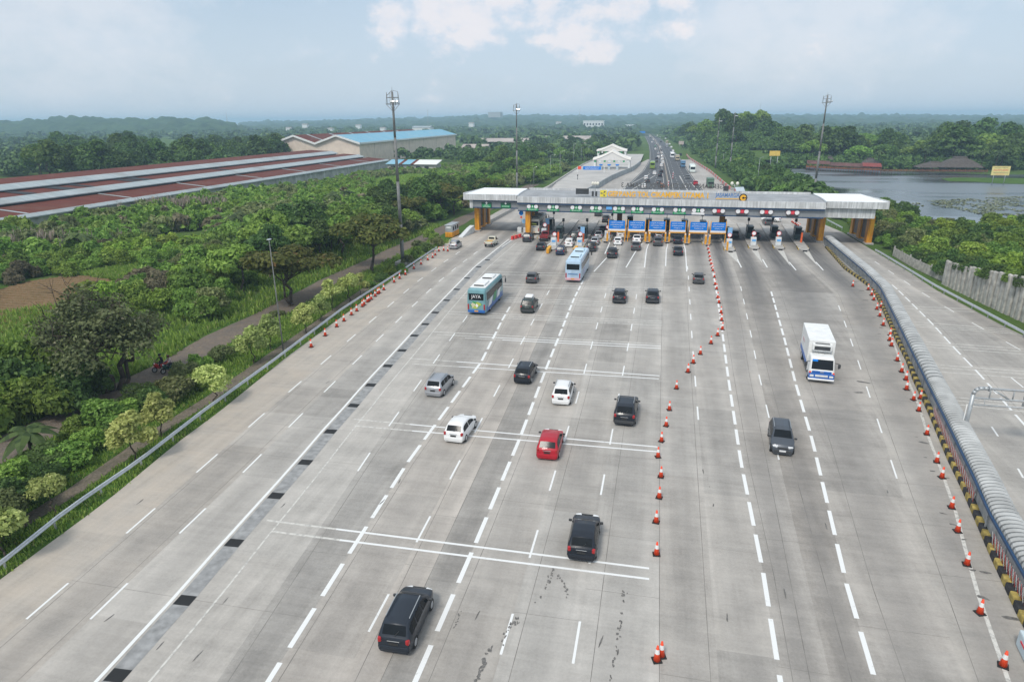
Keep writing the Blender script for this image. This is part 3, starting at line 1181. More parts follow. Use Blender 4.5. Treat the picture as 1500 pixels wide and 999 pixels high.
q = gp(52, 668)
plant("banana", "banana_plant", "banana plant with broad drooping leaves by the dirt road", "plant", (q.x, q.y, 0), 1.0)

for i, (u, v, s) in enumerate(((492, 306, 1.9), (508, 300, 1.7), (628, 308, 1.6), (118, 372, 1.7), (350, 340, 1.8), (455, 318, 1.6), (560, 300, 1.7))):
    q = gp(u, v)
    plant("banana", "banana_plant", "tall banana plant with drooping leaves standing out of the thicket", "plant", (q.x, q.y, 0), s, group="banana plants in the thicket")
# --- roadside bushes between dirt road and footpath
bg = "bushes between the dirt road and the footpath"
rb_ = random.Random(9)
ROADB = [(25, 715, 1.0), (60, 690, .95), (95, 680, 1.05), (128, 662, .9), (25, 745, .9), (110, 640, .8), (150, 628, 1.05), (182, 612, .95), (205, 592, .9), (140, 650, .7), (228, 600, .85), (255, 582, 1.0), (282, 570, .8), (294, 545, .8), (328, 528, .7),
         (350, 512, .6), (272, 556, .7), (405, 462, .45), (10, 770, .8), (-15, 800, .9), (560, 412, .7), (575, 404, .7), (588, 400, .6), (540, 420, .6), (600, 388, .8), (612, 380, .8), (625, 370, .8), (640, 360, .8),
         (380, 492, .5), (170, 640, .6), (70, 720, .8), (615, 365, .9), (632, 352, .9)]
for i, (u, v, s) in enumerate(ROADB):
    q = gp(u, v)
    d = "bush_dark%d" if rb_.random() < 0.3 else "shrub_near%d"
    shrub(d % rb_.randrange(4), "roadside_bush", "green bush in the strip between dirt road and footpath", "bush", (q.x, q.y, -0.1), s * rb_.uniform(.68, .92), bg, sz=s * rb_.uniform(.6, 1.0), leaf=rb_.choice((None, None, LEAF_OLIVE)))

lb = "tall bushes at the left end of the ploughed field"
for i, (u, v, s) in enumerate(((8, 588, 1.35), (45, 578, 1.5), (86, 566, 1.25), (112, 600, 1.05), (62, 612, 1.2), (2, 622, 1.3), (134, 584, .95), (-35, 596, 1.5), (-40, 640, 1.3), (30, 600, 1.4), (100, 580, 1.3))):
    q = gp(u, v)
    shrub(("bush_dark%d" if i % 3 == 0 else "shrub_near%d") % (i % 4), "tall_bush", "tall bushy shrub between the ploughed field and the rain tree", "bush", (q.x, q.y, -.2), s, lb, sz=s * 1.25)
# --- the thicket left of the dirt road
THICK = [(-140, 25), (-53.5, 25), (-53.5, 175), (-50, 190), (-46, 250), (-42, 330), (-110, 345), (-138, 300)]


def free(x, y, m=1.5):
    if abs(x - cut(DIRT, y)) < 4.2 + m and y < 260:
        return False
    for p in CLEAR:
        if inpoly(x, y, p):
            return False
    return True


pts = []
rt = random.Random(17)
for gy in range(0, 90):
    for gx in range(0, 40):
        x = -140 + gx * 2.9 + rt.uniform(-1.3, 1.3)
        y = 25 + gy * 3.7 + rt.uniform(-1.6, 1.6)
        if not inpoly(x, y, THICK) or not free(x, y):
            continue
        if x < -134 and y > 235:
            continue
        u, v, c = pj(x, y, 1.5)
        if c < 1 or u < -120 or u > 1000:
            continue
        # open grass beside the road, looser thicket near the rain tree
        edge = abs(x - cut(DIRT, y)) if y < 260 else 20
        if edge < 15 and y < 140 and rt.random() < (0.88 if edge < 11 else .6):
            continue
        if y < 75 and rt.random() < 0.25:
            continue
        if sin(x * .16 + 2.0) * sin(y * .085 + .6) > .60 and y < 190:
            continue
        pts.append((c, x, y))
pts.sort()
def thick_leaf(x, y):
    f = sin(x * .13 + 1.3) * sin(y * .071) + .5 * sin(x * .31 + y * .11) + rt.uniform(-.5, .5)
    return LEAF_LIME if f > .62 else LEAF_OLIVE if f < -.6 else LEAF_BROWN if rt.random() < .06 else LEAF_SHRUB


tg = "shrubs of the thicket left of the dirt road"
MANY = 290
for i, (c, x, y) in enumerate(pts[:MANY]):
    s = rt.uniform(0.7, 1.2) * (0.85 if -78 > x > -112 or (x < -78 and y > 220) else 1.2)
    near = c < 120
    kk = ("shrub_near%d" if rt.random() < 0.75 else "bush_dark%d") if near else "shrub_mid%d"
    shrub(kk % rt.randrange(4), "shrub", "leafy green shrub in the thicket between dirt road and red-roofed warehouse", "shrub", (x, y, -0.2), s, tg, sz=s * rt.uniform(.8, 1.3), leaf=thick_leaf(x, y))


def merged(name, items, mats_key, kind="stuff", label=None, cat=None, leaf=None):
    """one mesh from many transformed copies of low-detail crowns"""
    Vs, Fs, off = [], [], 0
    for key, x, y, z, s, szz, a in items:
        V, F = LOW[key]
        ca, sa = cos(a), sin(a)
        W = np.empty_like(V)
        W[:, 0] = (V[:, 0] * ca - V[:, 1] * sa) * s + x
        W[:, 1] = (V[:, 0] * sa + V[:, 1] * ca) * s + y
        W[:, 2] = V[:, 2] * szz + z
        Vs.append(W)
        Fs.append(F + off)
        off += len(V)
    o = np_obj(name, np.concatenate(Vs), np.concatenate(Fs), leaf, kind=kind)
    props(o, label, cat)
    return o


LOW = {}
for i in range(4):
    LOW["s%d" % i] = leaf_cloud(blobs_dome(_g, 8, 1.8, 2.0, 0.7, 0.8, 1.2), 300, 0.85, np.random.default_rng(200 + i))
    LOW["t%d" % i] = leaf_cloud(blobs_dome(_g, 12, 3.2, 5.0, 3.0, 1.2, 2.2), 260, 1.5, np.random.default_rng(210 + i), low=-0.9)
    LOW["u%d" % i] = leaf_cloud(blobs_dome(_g, 7, 2.2, 2.6, 0.8, 1.0, 1.7), 170, 1.1, np.random.default_rng(230 + i), low=-0.9)
    LOW["f%d" % i] = leaf_cloud(blobs_dome(_g, 7, 4.0, 4.5, 2.0, 1.8, 3.2), 90, 2.8, np.random.default_rng(220 + i), low=-0.9)
_far = [(c, x, y, thick_leaf(x, y)) for c, x, y in pts[MANY:]]
for lf_, nm_ in ((LEAF_LIME, "bright green"), (LEAF_OLIVE, "olive green"), (LEAF_BROWN, "dry brownish"), (LEAF_SHRUB, "mid green")):
  merged("thicket", [("s%d" % rt.randrange(4), x, y, -0.2, (.62 if x < -85 and y > 205 else .95) * rt.uniform(.8, 1.35), (.55 if x < -85 and y > 205 else .9) * rt.uniform(.8, 1.5), rt.random() * 6.28) for c, x, y, l_ in _far if l_ is lf_], None, label="%s shrubs of the continuous thicket below the red-roofed warehouse" % nm_, cat="thicket", leaf=lf_)

# --- grass tufts near the camera and on the verges
gv, gf, off = [], [], 0
rg = np.random.default_rng(31)


def tufts(n, fx, y0, y1, h0, h1, keep=None, blades=5):
    global off
    k = 0
    for _ in range(n * 3):
        if k >= n:
            break
        y = y0 + (y1 - y0) * rg.random() ** 1.25
        x = fx(y)
        if keep and not keep(x, y):
            continue
        k += 1
        for b in range(blades):
            a = rg.random() * 6.28
            h = h0 + (h1 - h0) * rg.random()
            w = 0.03 + h * 0.07
            lx, ly = cos(a), sin(a)
            bx, by = x + rg.normal() * .12, y + rg.normal() * .12
            ln = h * rg.uniform(.2, .7)
            gv.extend(((bx - ly * w, by + lx * w, -.05), (bx + ly * w, by - lx * w, -.05), (bx + lx * ln * .45 + ly * w * .8, by + ly * ln * .45 - lx * w * .8, h * .65), (bx + lx * ln, by + ly * ln, h)))
            gf.append((off, off + 1, off + 2, off + 3))
            off += 4


onpath = lambda x, y: abs(x - cut(PATH, y)) > 0.75 and abs(x - cut(DIRT, y)) > 2.2
tufts(5200, lambda y: cut(EDGE_L, y) - 0.15 - rg.random() * 6.5, 18, 105, .10, .28, onpath)
tufts(7800, lambda y: cut(DIRT, y) - 2.0 - rg.random() ** 1.3 * 26, 22, 150, .25, .85, onpath)
tufts(2600, lambda y: cut(DIRT, y) + 2.1 + rg.random() * 5, 22, 130, .2, .55, onpath)
for pl, n in zip(CLEAR[1:5], (1800, 1500, 2600, 2600)):
    x0, x1 = min(p[0] for p in pl), max(p[0] for p in pl)
    tufts(n, lambda y: x0 + (x1 - x0) * rg.random(), min(p[1] for p in pl), max(p[1] for p in pl), .3, .8, lambda x, y: inpoly(x, y, pl), 4)
grass = np_obj("grass", np.array(gv), np.array(gf), LEAF_GRASS, kind="stuff")
props(grass, "green grass growing beside the dirt road and the guardrail", "grass")
gv, gf, off = [], [], 0
for (u, v, n, sp) in ((60, 365, 60, 5), (25, 372, 50, 4), (235, 312, 60, 6), (268, 310, 70, 6), (290, 308, 50, 5), (130, 320, 30, 5)):
    q = gp(u, v)
    for k in range(n):
        x, y = q.x + rg.normal() * sp, q.y + rg.normal() * 2
        for b in range(4):
            a = rg.random() * 6.28
            h = rg.uniform(3.0, 4.4)
            w = .10
            bx, by = x + rg.normal() * .3, y + rg.normal() * .3
            gv.extend(((bx - w * cos(a), by - w * sin(a), h - 1.3), (bx + w * cos(a), by + w * sin(a), h - 1.3), (bx + w * 1.8 * cos(a) + .2, by + w * 1.8 * sin(a), h - .5), (bx + .35 * cos(a), by + .2, h)))
            gf.append((off, off + 1, off + 2, off + 3))
            off += 4
reeds = np_obj("reed_grass", np.array(gv), np.array(gf), LEAF_REED, kind="stuff")
props(reeds, "pale feathery reed plumes above the thicket", "reeds")

# --- bushes on the right, behind the guardrail and the pile wall
rgp = "bushes behind the guardrail on the right"
rr = random.Random(23)
cand = []
for k in range(900):
    y = rr.uniform(84, 188)
    x = rr.uniform(47, 84)
    if y < 110 and x < 48.5:
        continue
    if x < 44.5:
        continue
    if inpoly(x, y, [(60, 160), (60, 190), (84, 190), (84, 172), (70, 160)]):
        continue
    if all((x - a) ** 2 + (y - b) ** 2 > 2.5 ** 2 for a, b in cand):
        cand.append((x, y))
for x, y in cand:
    s = rr.uniform(.85, 1.35)
    kk = rr.choice(("shrub_near%d", "shrub_near%d", "bush_dark%d"))
    shrub(kk % rr.randrange(4), "roadside_shrub", "dense green bush behind the guardrail on the right", "bush", (x, y, 3.0 if y < 102 else 1.5 if y < 110 else -.2), s, rgp, sz=s * rr.uniform(.9, 1.3), leaf=rr.choice((None, None, LEAF_OLIVE, LEAF_LIME)))
for k in range(34):
    y = 111 + k * 2.3
    x = 45.0 + rr.uniform(0, 2.6)
    s = rr.uniform(.65, .9)
    shrub(rr.choice(("shrub_near%d", "bush_dark%d")) % rr.randrange(4), "roadside_shrub", "dense green bush behind the guardrail on the right", "bush", (x, y, -.2), s, rgp, sz=s * rr.uniform(.9, 1.2))

# --- bank behind the pile wall
bk_ = MB()
bk_.grid([[(x, y, -.05 if (i == 0 or j in (0, 8)) else 3.4 - .25 * (i > 3)) for j, y in enumerate((60, 64, 70, 78, 86, 94, 101, 104, 112))] for i, x in enumerate((45.4, 46.4, 52, 60, 72, 86))], smooth=True)
bk_.build("earth_bank", GROUND, kind="structure")

for k in range(30):
    y = 84 + k * 1.35
    shrub(rr.choice(("shrub_near%d", "bush_dark%d")) % rr.randrange(4), "roadside_shrub", "dense green bush overhanging the top of the pile wall", "bush", (cut(((44.9, 84), (43.6, 95), (42.9, 106), (43.4, 120)), y) + 2.0 + rr.uniform(0, .8), y, (2.2 + max(0, 104 - y) * .09) if y < 107 else .3), rr.uniform(.6, .85), "bushes overhanging the pile wall")
# --- trees of the middle distance
tree_n = [0]


def grove(poly, n, kinds, smin, smax, label, group, dmin=4.0, seed=1, test=None, rise=None):
    r = random.Random(seed)
    xs = [p[0] for p in poly]
    ys_ = [p[1] for p in poly]
    got = []
    for _ in range(n * 30):
        if len(got) >= n:
            break
        x, y = r.uniform(min(xs), max(xs)), r.uniform(min(ys_), max(ys_))
        if not inpoly(x, y, poly) or (test and not test(x, y)):
            continue
        if any((x - a) ** 2 + (y - b) ** 2 < dmin ** 2 for a, b in got):
            continue
        got.append((x, y))
        s = r.uniform(smin, smax)
        plant(r.choice(kinds) % r.randrange(3), "broadleaf_tree", label, "tree", (x, y, -.2 + (rise(x, y) if rise else 0)), s, rz=r.random() * 6.28, group=group, sz=s * r.uniform(.85, 1.15))
        tree_n[0] += 1
    return got


apl = lambda y: cut([(-42, 155), (-41, 215), (-42, 240), (-42, 300), (-40, 340), (-34, 395), (-24, 440), (-12, 520), (-14, 700), (-26, 950)], y)
grove([(-70, 178), (-44, 178), (-44, 320), (-70, 340)], 26, ("lush%d", "broad%d"), .55, .85, "bushy tree of the belt beyond the gate, left of the ramp", "trees left of the ramp", 5, 3, lambda x, y: x < apl(y) - 3.5)
grove([(-95, 320), (-40, 300), (-30, 420), (-14, 520), (-14, 640), (-60, 640), (-105, 420)], 44, ("lush%d", "broad%d", "broad%d"), .7, 1.05, "dark tree of the wood behind the white toll canopies", "trees behind the white canopies", 6, 4, lambda x, y: x < apl(y) - 6)
grove([(-330, 255), (-197, 205), (-196, 330), (-260, 420), (-420, 420)], 52, ("broad%d",), 1.25, 1.8, "dark rounded tree in the row behind the red-roofed warehouse", "trees behind the red-roofed warehouse", 8, 5)
grove([(-330, 330), (-205, 340), (-215, 420), (-360, 520)], 24, ("broad%d",), 1.2, 1.6, "dark tree left of the cream gabled factory hall", "trees beside the cream hall", 8, 6)
R_EDGE = [(44, 150), (40, 185), (33.5, 222), (30, 240), (29, 320), (24.5, 423), (20.5, 540), (12, 800), (0, 1100)]
grove([(34, 205), (47, 205), (46, 300), (46, 420), (26, 420), (30, 320), (30, 235)], 40, ("lush%d", "broad%d"), .5, .8, "tree of the wood between highway and lake", "trees between highway and lake", 4.5, 7, lambda x, y: x > cut(R_EDGE, y) + 4)
grove([(24, 420), (90, 420), (120, 620), (70, 900), (14, 900), (16, 600)], 46, ("broad%d", "lush%d"), 1.1, 1.8, "tall tree on the wooded rise right of the far highway", "trees on the wooded rise", 8.5, 8, lambda x, y: x > cut(R_EDGE, y) + 7, rise=lambda x, y: 19 * math.exp(-((x - 62) / 32) ** 2 - ((y - 560) / 130) ** 2))
grove([(66, 405), (100, 348), (150, 345), (215, 350), (230, 420), (120, 470), (70, 470)], 62, ("broad%d", "broad%d", "lush%d"), 1.35, 2.3, "tall dark tree on the far shore of the lake", "trees on the far lake shore", 6.5, 9)
for i, (u, v, Y) in enumerate(((1424, 232, 338), (1440, 231, 340), (1405, 233, 345), (1288, 226, 346), (1460, 236, 335), (1355, 232, 350))):
    q = at(u, v, Y)
    plant("palm", "palm_tree", "palm tree on the far lake shore, %s from the right" % nth((1, 2, 3, 5, 0, 4)[i]), "palm tree", (q.x, q.y, 0), .9 + .05 * (i % 3), group="palms on the far lake shore")
for i, (u, v) in enumerate(((1135, 262), (1120, 268), (1140, 275), (1110, 272), (1090, 270), (1098, 258), (1128, 250), (1080, 262), (1115, 258))):
    q = gp(u, v)
    s = .36 + .05 * (i % 4)
    plant("lush%d" % (i % 3), "broadleaf_tree", "low leafy tree on the near lake shore behind the gate roof", "tree", (q.x, q.y, -.3), s, group="low trees on the near lake shore")

mound = MB()
mound.grid([[(x, y, -.3 + 19 * math.exp(-((x - 62) / 32) ** 2 - ((y - 560) / 130) ** 2) * min(1, max(0, (x - cut(R_EDGE, y) - 5) / 8))) for x in range(-10, 150, 8)] for y in range(380, 820, 20)])
mound.build("wooded_rise", GROUND, kind="structure")
tall_belt = [tuple(gp(u, v)[:2]) for u, v in ((330, 432), (400, 368), (560, 318), (660, 285), (700, 300), (610, 352), (520, 384), (430, 432))]
grove(tall_belt, 52, ("lush%d", "lush%d", "broad%d"), .62, .98, "bushy green tree rising from the thicket beside the dirt road", "taller trees in the thicket", 3.6, 12, lambda x, y: abs(x - cut(DIRT, y)) > 6)
# far wood that reads as one mass
items = []
rf = random.Random(41)


def far_ok(x, y):
    if abs(x) < 40 and y < 300:
        return False
    l, r_ = apl(y) - 8, cut(R_EDGE, y) + 9
    if l < x < r_:
        return False
    if 40 < x < 250 and 150 < y < 400:
        return False
    if -205 < x < -50 and y < 380:
        return False
    if -290 < x < -150 and 340 < y < 600:
        return False
    u, v, c = pj(x, y, 0)
    if 660 < u < 905 and 197 < v < 226:
        return rf.random() < 0.16
    if 228 < u < 262 and 205 < v < 246:
        return False
    if u < 640 and 430 < y < 1050:
        return rf.random() < .30
    return True


for k in range(9000):
    y = 260 * (10 ** (rf.random() * 0.85))
    u = rf.uniform(-150, 1650)
    q = ray(u, 300)
    x = q.x / q.y * y
    if not far_ok(x, y):
        continue
    if 30 < x < 60 and y < 420:
        continue
    if y < 520:
        if rf.random() < 0.6:
            items.append(("t%d" % rf.randrange(4), x, y, -.3, rf.uniform(.6, 1.2), rf.uniform(.5, 1.1), rf.random() * 6.28))
    else:
        items.append(("f%d" % rf.randrange(4), x, y, -.5, rf.uniform(.8, 1.7), rf.uniform(.6, 1.5), rf.random() * 6.28))
under = []
ru = random.Random(77)
for k in range(5200):
    if k % 2:
        y = 200 + 700 * ru.random() ** 1.6
        x = cut(R_EDGE, y) + 5 + ru.random() * (20 if y < 420 else 95)
        if y < 420 and x > 49:
            continue
        zz = 19 * math.exp(-((x - 62) / 32) ** 2 - ((y - 560) / 130) ** 2) * min(1, max(0, (x - cut(R_EDGE, y) - 5) / 8)) if y > 380 else 0
    else:
        x = ru.uniform(62, 300)
        y = 352 + 90 * ru.random() ** 1.5 + max(0, x - 200) * -.2
        if y < 346:
            continue
        zz = 0
    under.append(("u%d" % ru.randrange(4), x, y, zz - .4, ru.uniform(.8, 1.5), ru.uniform(.7, 1.5), ru.random() * 6.28))
merged("undergrowth", under, None, label="dense undergrowth beneath the trees beside the highway and the lake", cat="undergrowth", leaf=LEAF_DARK)
merged("distant_wood", items, None, label="hazy wood stretching to the horizon", cat="wood", leaf=LEAF_FAR)

# ------------------------------------------------------------------ guardrails, barriers, cones, masts
def guardrail(name, label, pts, side=1, post_gap=3.9, h=0.72):
    """W-beam on posts; pts are (x, y) of the rail"""
    t = thing(name, label, "guardrail", (pts[0][0], pts[0][1], 0))
    ox, oy = pts[0]
    mb = MB()
    rows = []
    prof = [(0.0, -.16), (.035, -.11), (.035, -.06), (0, -.02), (0, .02), (.035, .06), (.035, .11), (0, .16), (-.02, .16), (-.02, -.16)]
    for i, p in enumerate(pts):
        a, b = pts[max(0, i - 1)], pts[min(len(pts) - 1, i + 1)]
        d = Vector((b[0] - a[0], b[1] - a[1])).normalized()
        n = Vector((d.y, -d.x)) * side
        rows.append([(p[0] - ox + n.x * k, p[1] - oy + n.y * k, h + z - .08) for k, z in prof])
    mb.grid(rows, smooth=False, closed=True)
    mb.build("rail", RAILM, t)
    L = 0
    nxt = 0.5
    cnt = 0
    for i in range(len(pts) - 1):
        a, b = Vector(pts[i]), Vector(pts[i + 1])
        seg = (b - a).length
        while nxt < L + seg and cnt < 98:
            q = a.lerp(b, (nxt - L) / seg)
            pm = MB()
            pm.box((q.x - ox - .10 * side, q.y - oy, h * .5 - .05), (.12, .07, h + .1))
            pm.build("post", GREY, t)
            nxt += post_gap
            cnt += 1
        L += seg
    return t


def dense(line, y0, y1, step, off=0.0):
    n = int((y1 - y0) / step)
    return [(cut(line, y0 + (y1 - y0) * i / n) + off, y0 + (y1 - y0) * i / n) for i in range(n + 1)]


RAILL = [tuple(gp(u, v, .65)[:2]) for u, v in ((0, 825), (100, 745), (200, 677), (300, 600), (400, 528), (500, 453), (590, 395), (640, 362))]
RAILL = sorted(RAILL, key=lambda p: p[1])
s0 = (RAILL[1][0] - RAILL[0][0]) / (RAILL[1][1] - RAILL[0][1])
RAILL = [(RAILL[0][0] + 1.2, 8)] + RAILL
guardrail("guardrail", "long silver guardrail on the left edge of the plaza beside the grass", dense(RAILL, 8, RAILL[-1][1], 2.0), 1)
RAILR = sorted([tuple(gp(u, v, .65)[:2]) for u, v in ((1282, 366), (1290, 370), (1370, 418), (1440, 455), (1500, 487))], key=lambda p: p[1])
RAILR = [(RAILR[0][0] + .3, 45)] + RAILR
guardrail("guardrail", "silver guardrail along the right carriageway in front of the concrete piles", dense(RAILR, 45, RAILR[-1][1], 2.0), -1)
q1, q2 = gp(1211, 322, .6), gp(1234, 334, .6)
guardrail("guardrail", "short guardrail on the right carriageway beyond the gate roof", [(q2.x, q2.y), ((q1.x + q2.x) / 2, (q1.y + q2.y) / 2), (q1.x, q1.y)], -1)
q1, q2 = gp(717, 324, .5), gp(752, 305, .5)
mb = MB()
d = (q2 - q1)
mb.prism([(0, 0), (.35, 0), (.35 + d.x, d.y), (d.x, d.y)], 0, .8)
o = mb.build("concrete_barrier", CONC)
o.location = (q1.x, q1.y, 0)
props(o, "low grey concrete barrier beyond the leftmost orange gate pillar", "barrier")

# covered walkway on the median: kerb, panels, arched corrugated roof
BE = [tuple(gp(u, v, 1.65)[:2]) for u, v in ((1207, 347), (1265, 395), (1290, 420), (1310, 460), (1352, 544), (1394, 628), (1429, 698.6), (1450, 747), (1500, 835))]
BE = sorted(BE, key=lambda p: p[1])
s0 = (BE[1][0] - BE[0][0]) / (BE[1][1] - BE[0][1])
BE = [(BE[0][0] - s0 * (BE[0][1] - 18), 18)] + BE
WY1 = BE[-1][1]
WW = 1.45
wk = thing("covered_walkway", "long covered walkway with an arched corrugated white roof on the median", "walkway", (0, 0, 0))
mb = MB()
# corrugated arch, ribs as real ridges
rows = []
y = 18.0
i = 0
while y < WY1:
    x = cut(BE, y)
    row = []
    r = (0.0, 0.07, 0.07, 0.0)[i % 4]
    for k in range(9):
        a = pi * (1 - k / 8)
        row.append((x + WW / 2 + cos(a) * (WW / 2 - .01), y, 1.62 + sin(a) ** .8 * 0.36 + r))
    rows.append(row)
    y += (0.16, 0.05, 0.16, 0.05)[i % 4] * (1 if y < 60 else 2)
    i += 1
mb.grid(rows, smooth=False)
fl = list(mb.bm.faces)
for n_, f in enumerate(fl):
    f.material_index = 1 if (n_ // 8) % 4 in (2, 3) else 0  # second, darker grey paints the corrugation's shading onto one flank and the valleys
mb.build("roof", [mat("corrugated_roof_sheet", (0.43, 0.435, 0.425), 0.85, .0, .25, .7, spec=.15), mat("rib_shade_grey", (0.21, 0.212, 0.205), 0.9, .0, .3, .7, spec=.1)], wk)
for nm, off in (("beam", -.07),):
    mb = MB()
    pts_ = dense(BE, 18, WY1, 2.0, off)
    rows = []
    for x, y in pts_:
        rows.append([(x - .06, y, 1.48), (x + .06, y, 1.48), (x + .06, y, 1.63), (x - .06, y, 1.63)])
    mb.grid(rows, smooth=False, closed=True)
    mb.build(nm, BLUE, wk)
y = 19.0
while y < WY1 - .5:
    for off in (0.02, WW - .02):
        mb = MB()
        mb.box((cut(BE, y) + off, y, .78), (.08, .08, 1.5))
        mb.build("post", GREY, wk)
    y += 3.3
MESH = mat("grey_wire_panel", (0.34, 0.345, 0.34), 0.7, .0, .35, 2.0)
mb = MB()
for x0, zz in ((0.08, 0), ):
    rows = []
    for x, y in dense(BE, 18, WY1, 2.0, 0.10):
        rows.append([(x, y, .35), (x, y, 1.4), (x + .03, y, 1.4), (x + .03, y, .35)])
    mb.grid(rows, smooth=False, closed=True)
mb.build("side_panel", MESH, wk)
mb = MB()
rows = []
for x, y in dense(BE, 18, WY1, 2.0, 0.0):
    rows.append([(x - .05, y, 0), (x - .05, y, .18), (x + WW + .1, y, .18), (x + WW + .1, y, 0)])
mb.grid(rows, smooth=False)
mb.build("floor_slab", CONC, wk)
# painted kerb of yellow and black blocks
KP = sorted([tuple(gp(u, v, .25)[:2]) for u, v in ((1210, 362), (1237, 392), (1262.5, 410), (1278, 422), (1290, 443), (1302, 470), (1315, 499), (1329, 526), (1339, 553), (1363, 604), (1391, 670), (1413.5, 716), (1431, 756), (1455.6, 812.6), (1479, 862), (1497, 901))],
            key=lambda p: p[1])
KP = [(KP[0][0] - .9, 22)] + KP
KY = mat("kerb_yellow", (0.38, 0.29, 0.08), 0.8, var=0.5, scale=3)
KB = mat("kerb_black", (0.03, 0.03, 0.032), 0.75, var=0.4, scale=3)
mb = MB()
y = 22.0
k = 0
while y < KP[-1][1]:
    L = 0.72
    x0, x1 = cut(KP, y), cut(KP, y + L)
    a = atan2(x1 - x0, L)
    mb.mi = k % 2
    mb.box(((x0 + x1) / 2 + .1, y + L / 2, .2), (.42, L / cos(a) - .02, .44), -a, .07)
    y += L
    k += 1
mb.build("median_kerb", [KY, KB], kind="structure")
# red and white scissor fence sections in front of the walkway
sg = "red and white folding barriers along the walkway"
for i, (ya, yb, lab) in enumerate(((28.5, 37.0, "red and white scissor barrier nearest the camera, between kerb and walkway"), (41.5, 55.5, "red and white scissor barrier second from the camera, between kerb and walkway"))):
    mb = MB()
    y = ya
    k = 0
    while y < yb:
        x = cut(BE, y) - .12
        x2 = cut(BE, y + .5) - .12
        mb.mi = k % 2
        mb.tube((x, y, .2), (x2, y + .5, 1.1), .014, .014, 5)
        mb.mi = (k + 1) % 2
        mb.tube((x + .03, y, 1.1), (x2 + .03, y + .5, .2), .014, .014, 5)
        y += .25
        k += 1
    o = mb.build("scissor_barrier", [mat("dusty_red_paint", (.42, .07, .06), .6), mat("dusty_white_paint", (.55, .55, .54), .6)])
    props(o, lab, "barrier", sg)
# white plastic barrier corner at the lower right
q = gp(1502, 960)
t = thing("plastic_barrier", "pale plastic road barrier standing at the near end of the median kerb", "barrier", (q.x + .02, q.y - .1, 0), -.15)
mb = MB()
mb.box((0, 0, .45), (.5, 1.6, .9), 0, .08)
mb.build("body", mat("pale_blue_plastic", (0.55, 0.63, 0.66), 0.5), t)
mb = MB()
mb.box((-.26, .1, .55), (.02, .5, .1))
mb.build("red_stripe", SIGNR, t)

# pile wall and picket wall on the right
pg = thing("pile_wall", "wall of weathered grey concrete piles below the bushes on the right", "wall", (0, 0, 0))
PW = sorted([tuple(gp(u, v)[:2]) for u, v in ((1378, 416), (1440, 446), (1500, 474))], key=lambda p: p[1])
PW = [(PW[0][0] + .6, PW[0][1] - 14)] + PW
y = PW[0][1]
k = 0
while y < PW[-1][1] and k < 98:
    mb = MB()
    hgt = 3.6 + max(0, 104 - y) * .11 + .1 * random.random()
    lean = random.uniform(-.01, .03)
    mb.box((cut(PW, y) + .35 + lean * 2.5, y, hgt / 2 - .1), (.42, .86, hgt + .2), random.uniform(-.06, .06), .15)
    mb.build("pile", PILE, pg)
    y += 1.0
    k += 1
PW2 = sorted([tuple(gp(u, v)[:2]) for u, v in ((1375, 414), (1330, 392), (1300, 374))], key=lambda p: p[1])
fw = thing("concrete_fence", "old picket fence of grey concrete slats continuing the pile wall towards the gate", "fence", (0, 0, 0))
mb = MB()
y = PW2[0][1] + .4
while y < PW2[-1][1]:
    mb.box((cut(PW2, y) + .8, y, .75), (.1, .22, 1.5))
    y += .34
mb.build("slats", PILE, fw)
y = PW2[0][1] + 1
while y < PW2[-1][1]:
    mb = MB()
    mb.box((cut(PW2, y) + .95, y, .85), (.18, .18, 1.8))
    mb.build("post", PILE, fw)
    y += 4

# traffic cones
def cone_proto():
    t = thing("traffic_cone", "cone", "traffic cone")
    mb = MB()
    mb.box((0, 0, .025), (.44, .44, .05), 0, .02)
    mb.build("base", BLACK, t)
    mb = MB()
    mb.tube((0, 0, .05), (0, 0, .86), .17, .045, 14)
    mb.build("body", CONEO, t)
    mb = MB()
    mb.tube((0, 0, .44), (0, 0, .68), .115, .082, 14, cap=False)
    mb.build("sleeve", CONEW, t)
    return t


CONE_L = [(456, 508.6), (476.7, 492), (493.4, 479), (504, 470.5), (515, 461.5), (522.7, 456), (531, 449.4), (533.6, 447), (538.4, 442.8), (540.5, 441.4), (544, 439), (549.7, 434.5), (553.5, 431), (555.8, 429.8), (562.4, 425),
          (577.4, 414), (585.6, 408.5), (594, 403), (606.4, 394), (616.8, 387.7), (626.7, 381.4), (633.8, 378), (637.6, 374.3), (643, 368.5), (650, 367.5), (656, 368.5)]
CONE_M = [(962, 967), (968.4, 960.6), (961.5, 812), (961, 764.7), (965.5, 729), (968, 698.6), (963.7, 669.5), (968.8, 646.6), (975.7, 624), (980.4, 600.6), (990.8, 569.4), (1007.6, 545.4), (1015.3, 532), (1025.7, 519), (1041.3, 503.5),
          (1051, 492), (1058, 483), (1056.8, 470), (1056, 459), (1053, 444.3), (1051, 437.3), (1049.6, 424.4), (1047.5, 417.7), (1046.3, 407), (1044, 397.5), (1043.2, 393.5), (1041.4, 388), (1040, 382.8), (1039.4, 377.2), (1038.3, 371.5), (1037, 366)]
CONE_R = [(1469, 975), (1435, 898), (1416, 827), (1402.4, 778.4), (1393.7, 743.7), (1379.4, 699.7), (1372, 677), (1357.4, 636.5), (1345.7, 602), (1348, 584), (1338, 586), (1327.6, 570.8), (1327, 556.5), (1320.5, 545), (1314, 528.7), (1305.6, 507),
          (1303, 499), (1303.8, 491.5), (1293.5, 477), (1288.6, 463.5), (1284.3, 453.5), (1290, 451), (1279.6, 440), (1276.5, 433), (1271.6, 425), (1249, 419.8)]
CONE_B = [(1160, 326), (1162, 327.5), (1164.5, 329), (1167, 330.5), (1169.5, 332), (1171.5, 334)]
cp = None
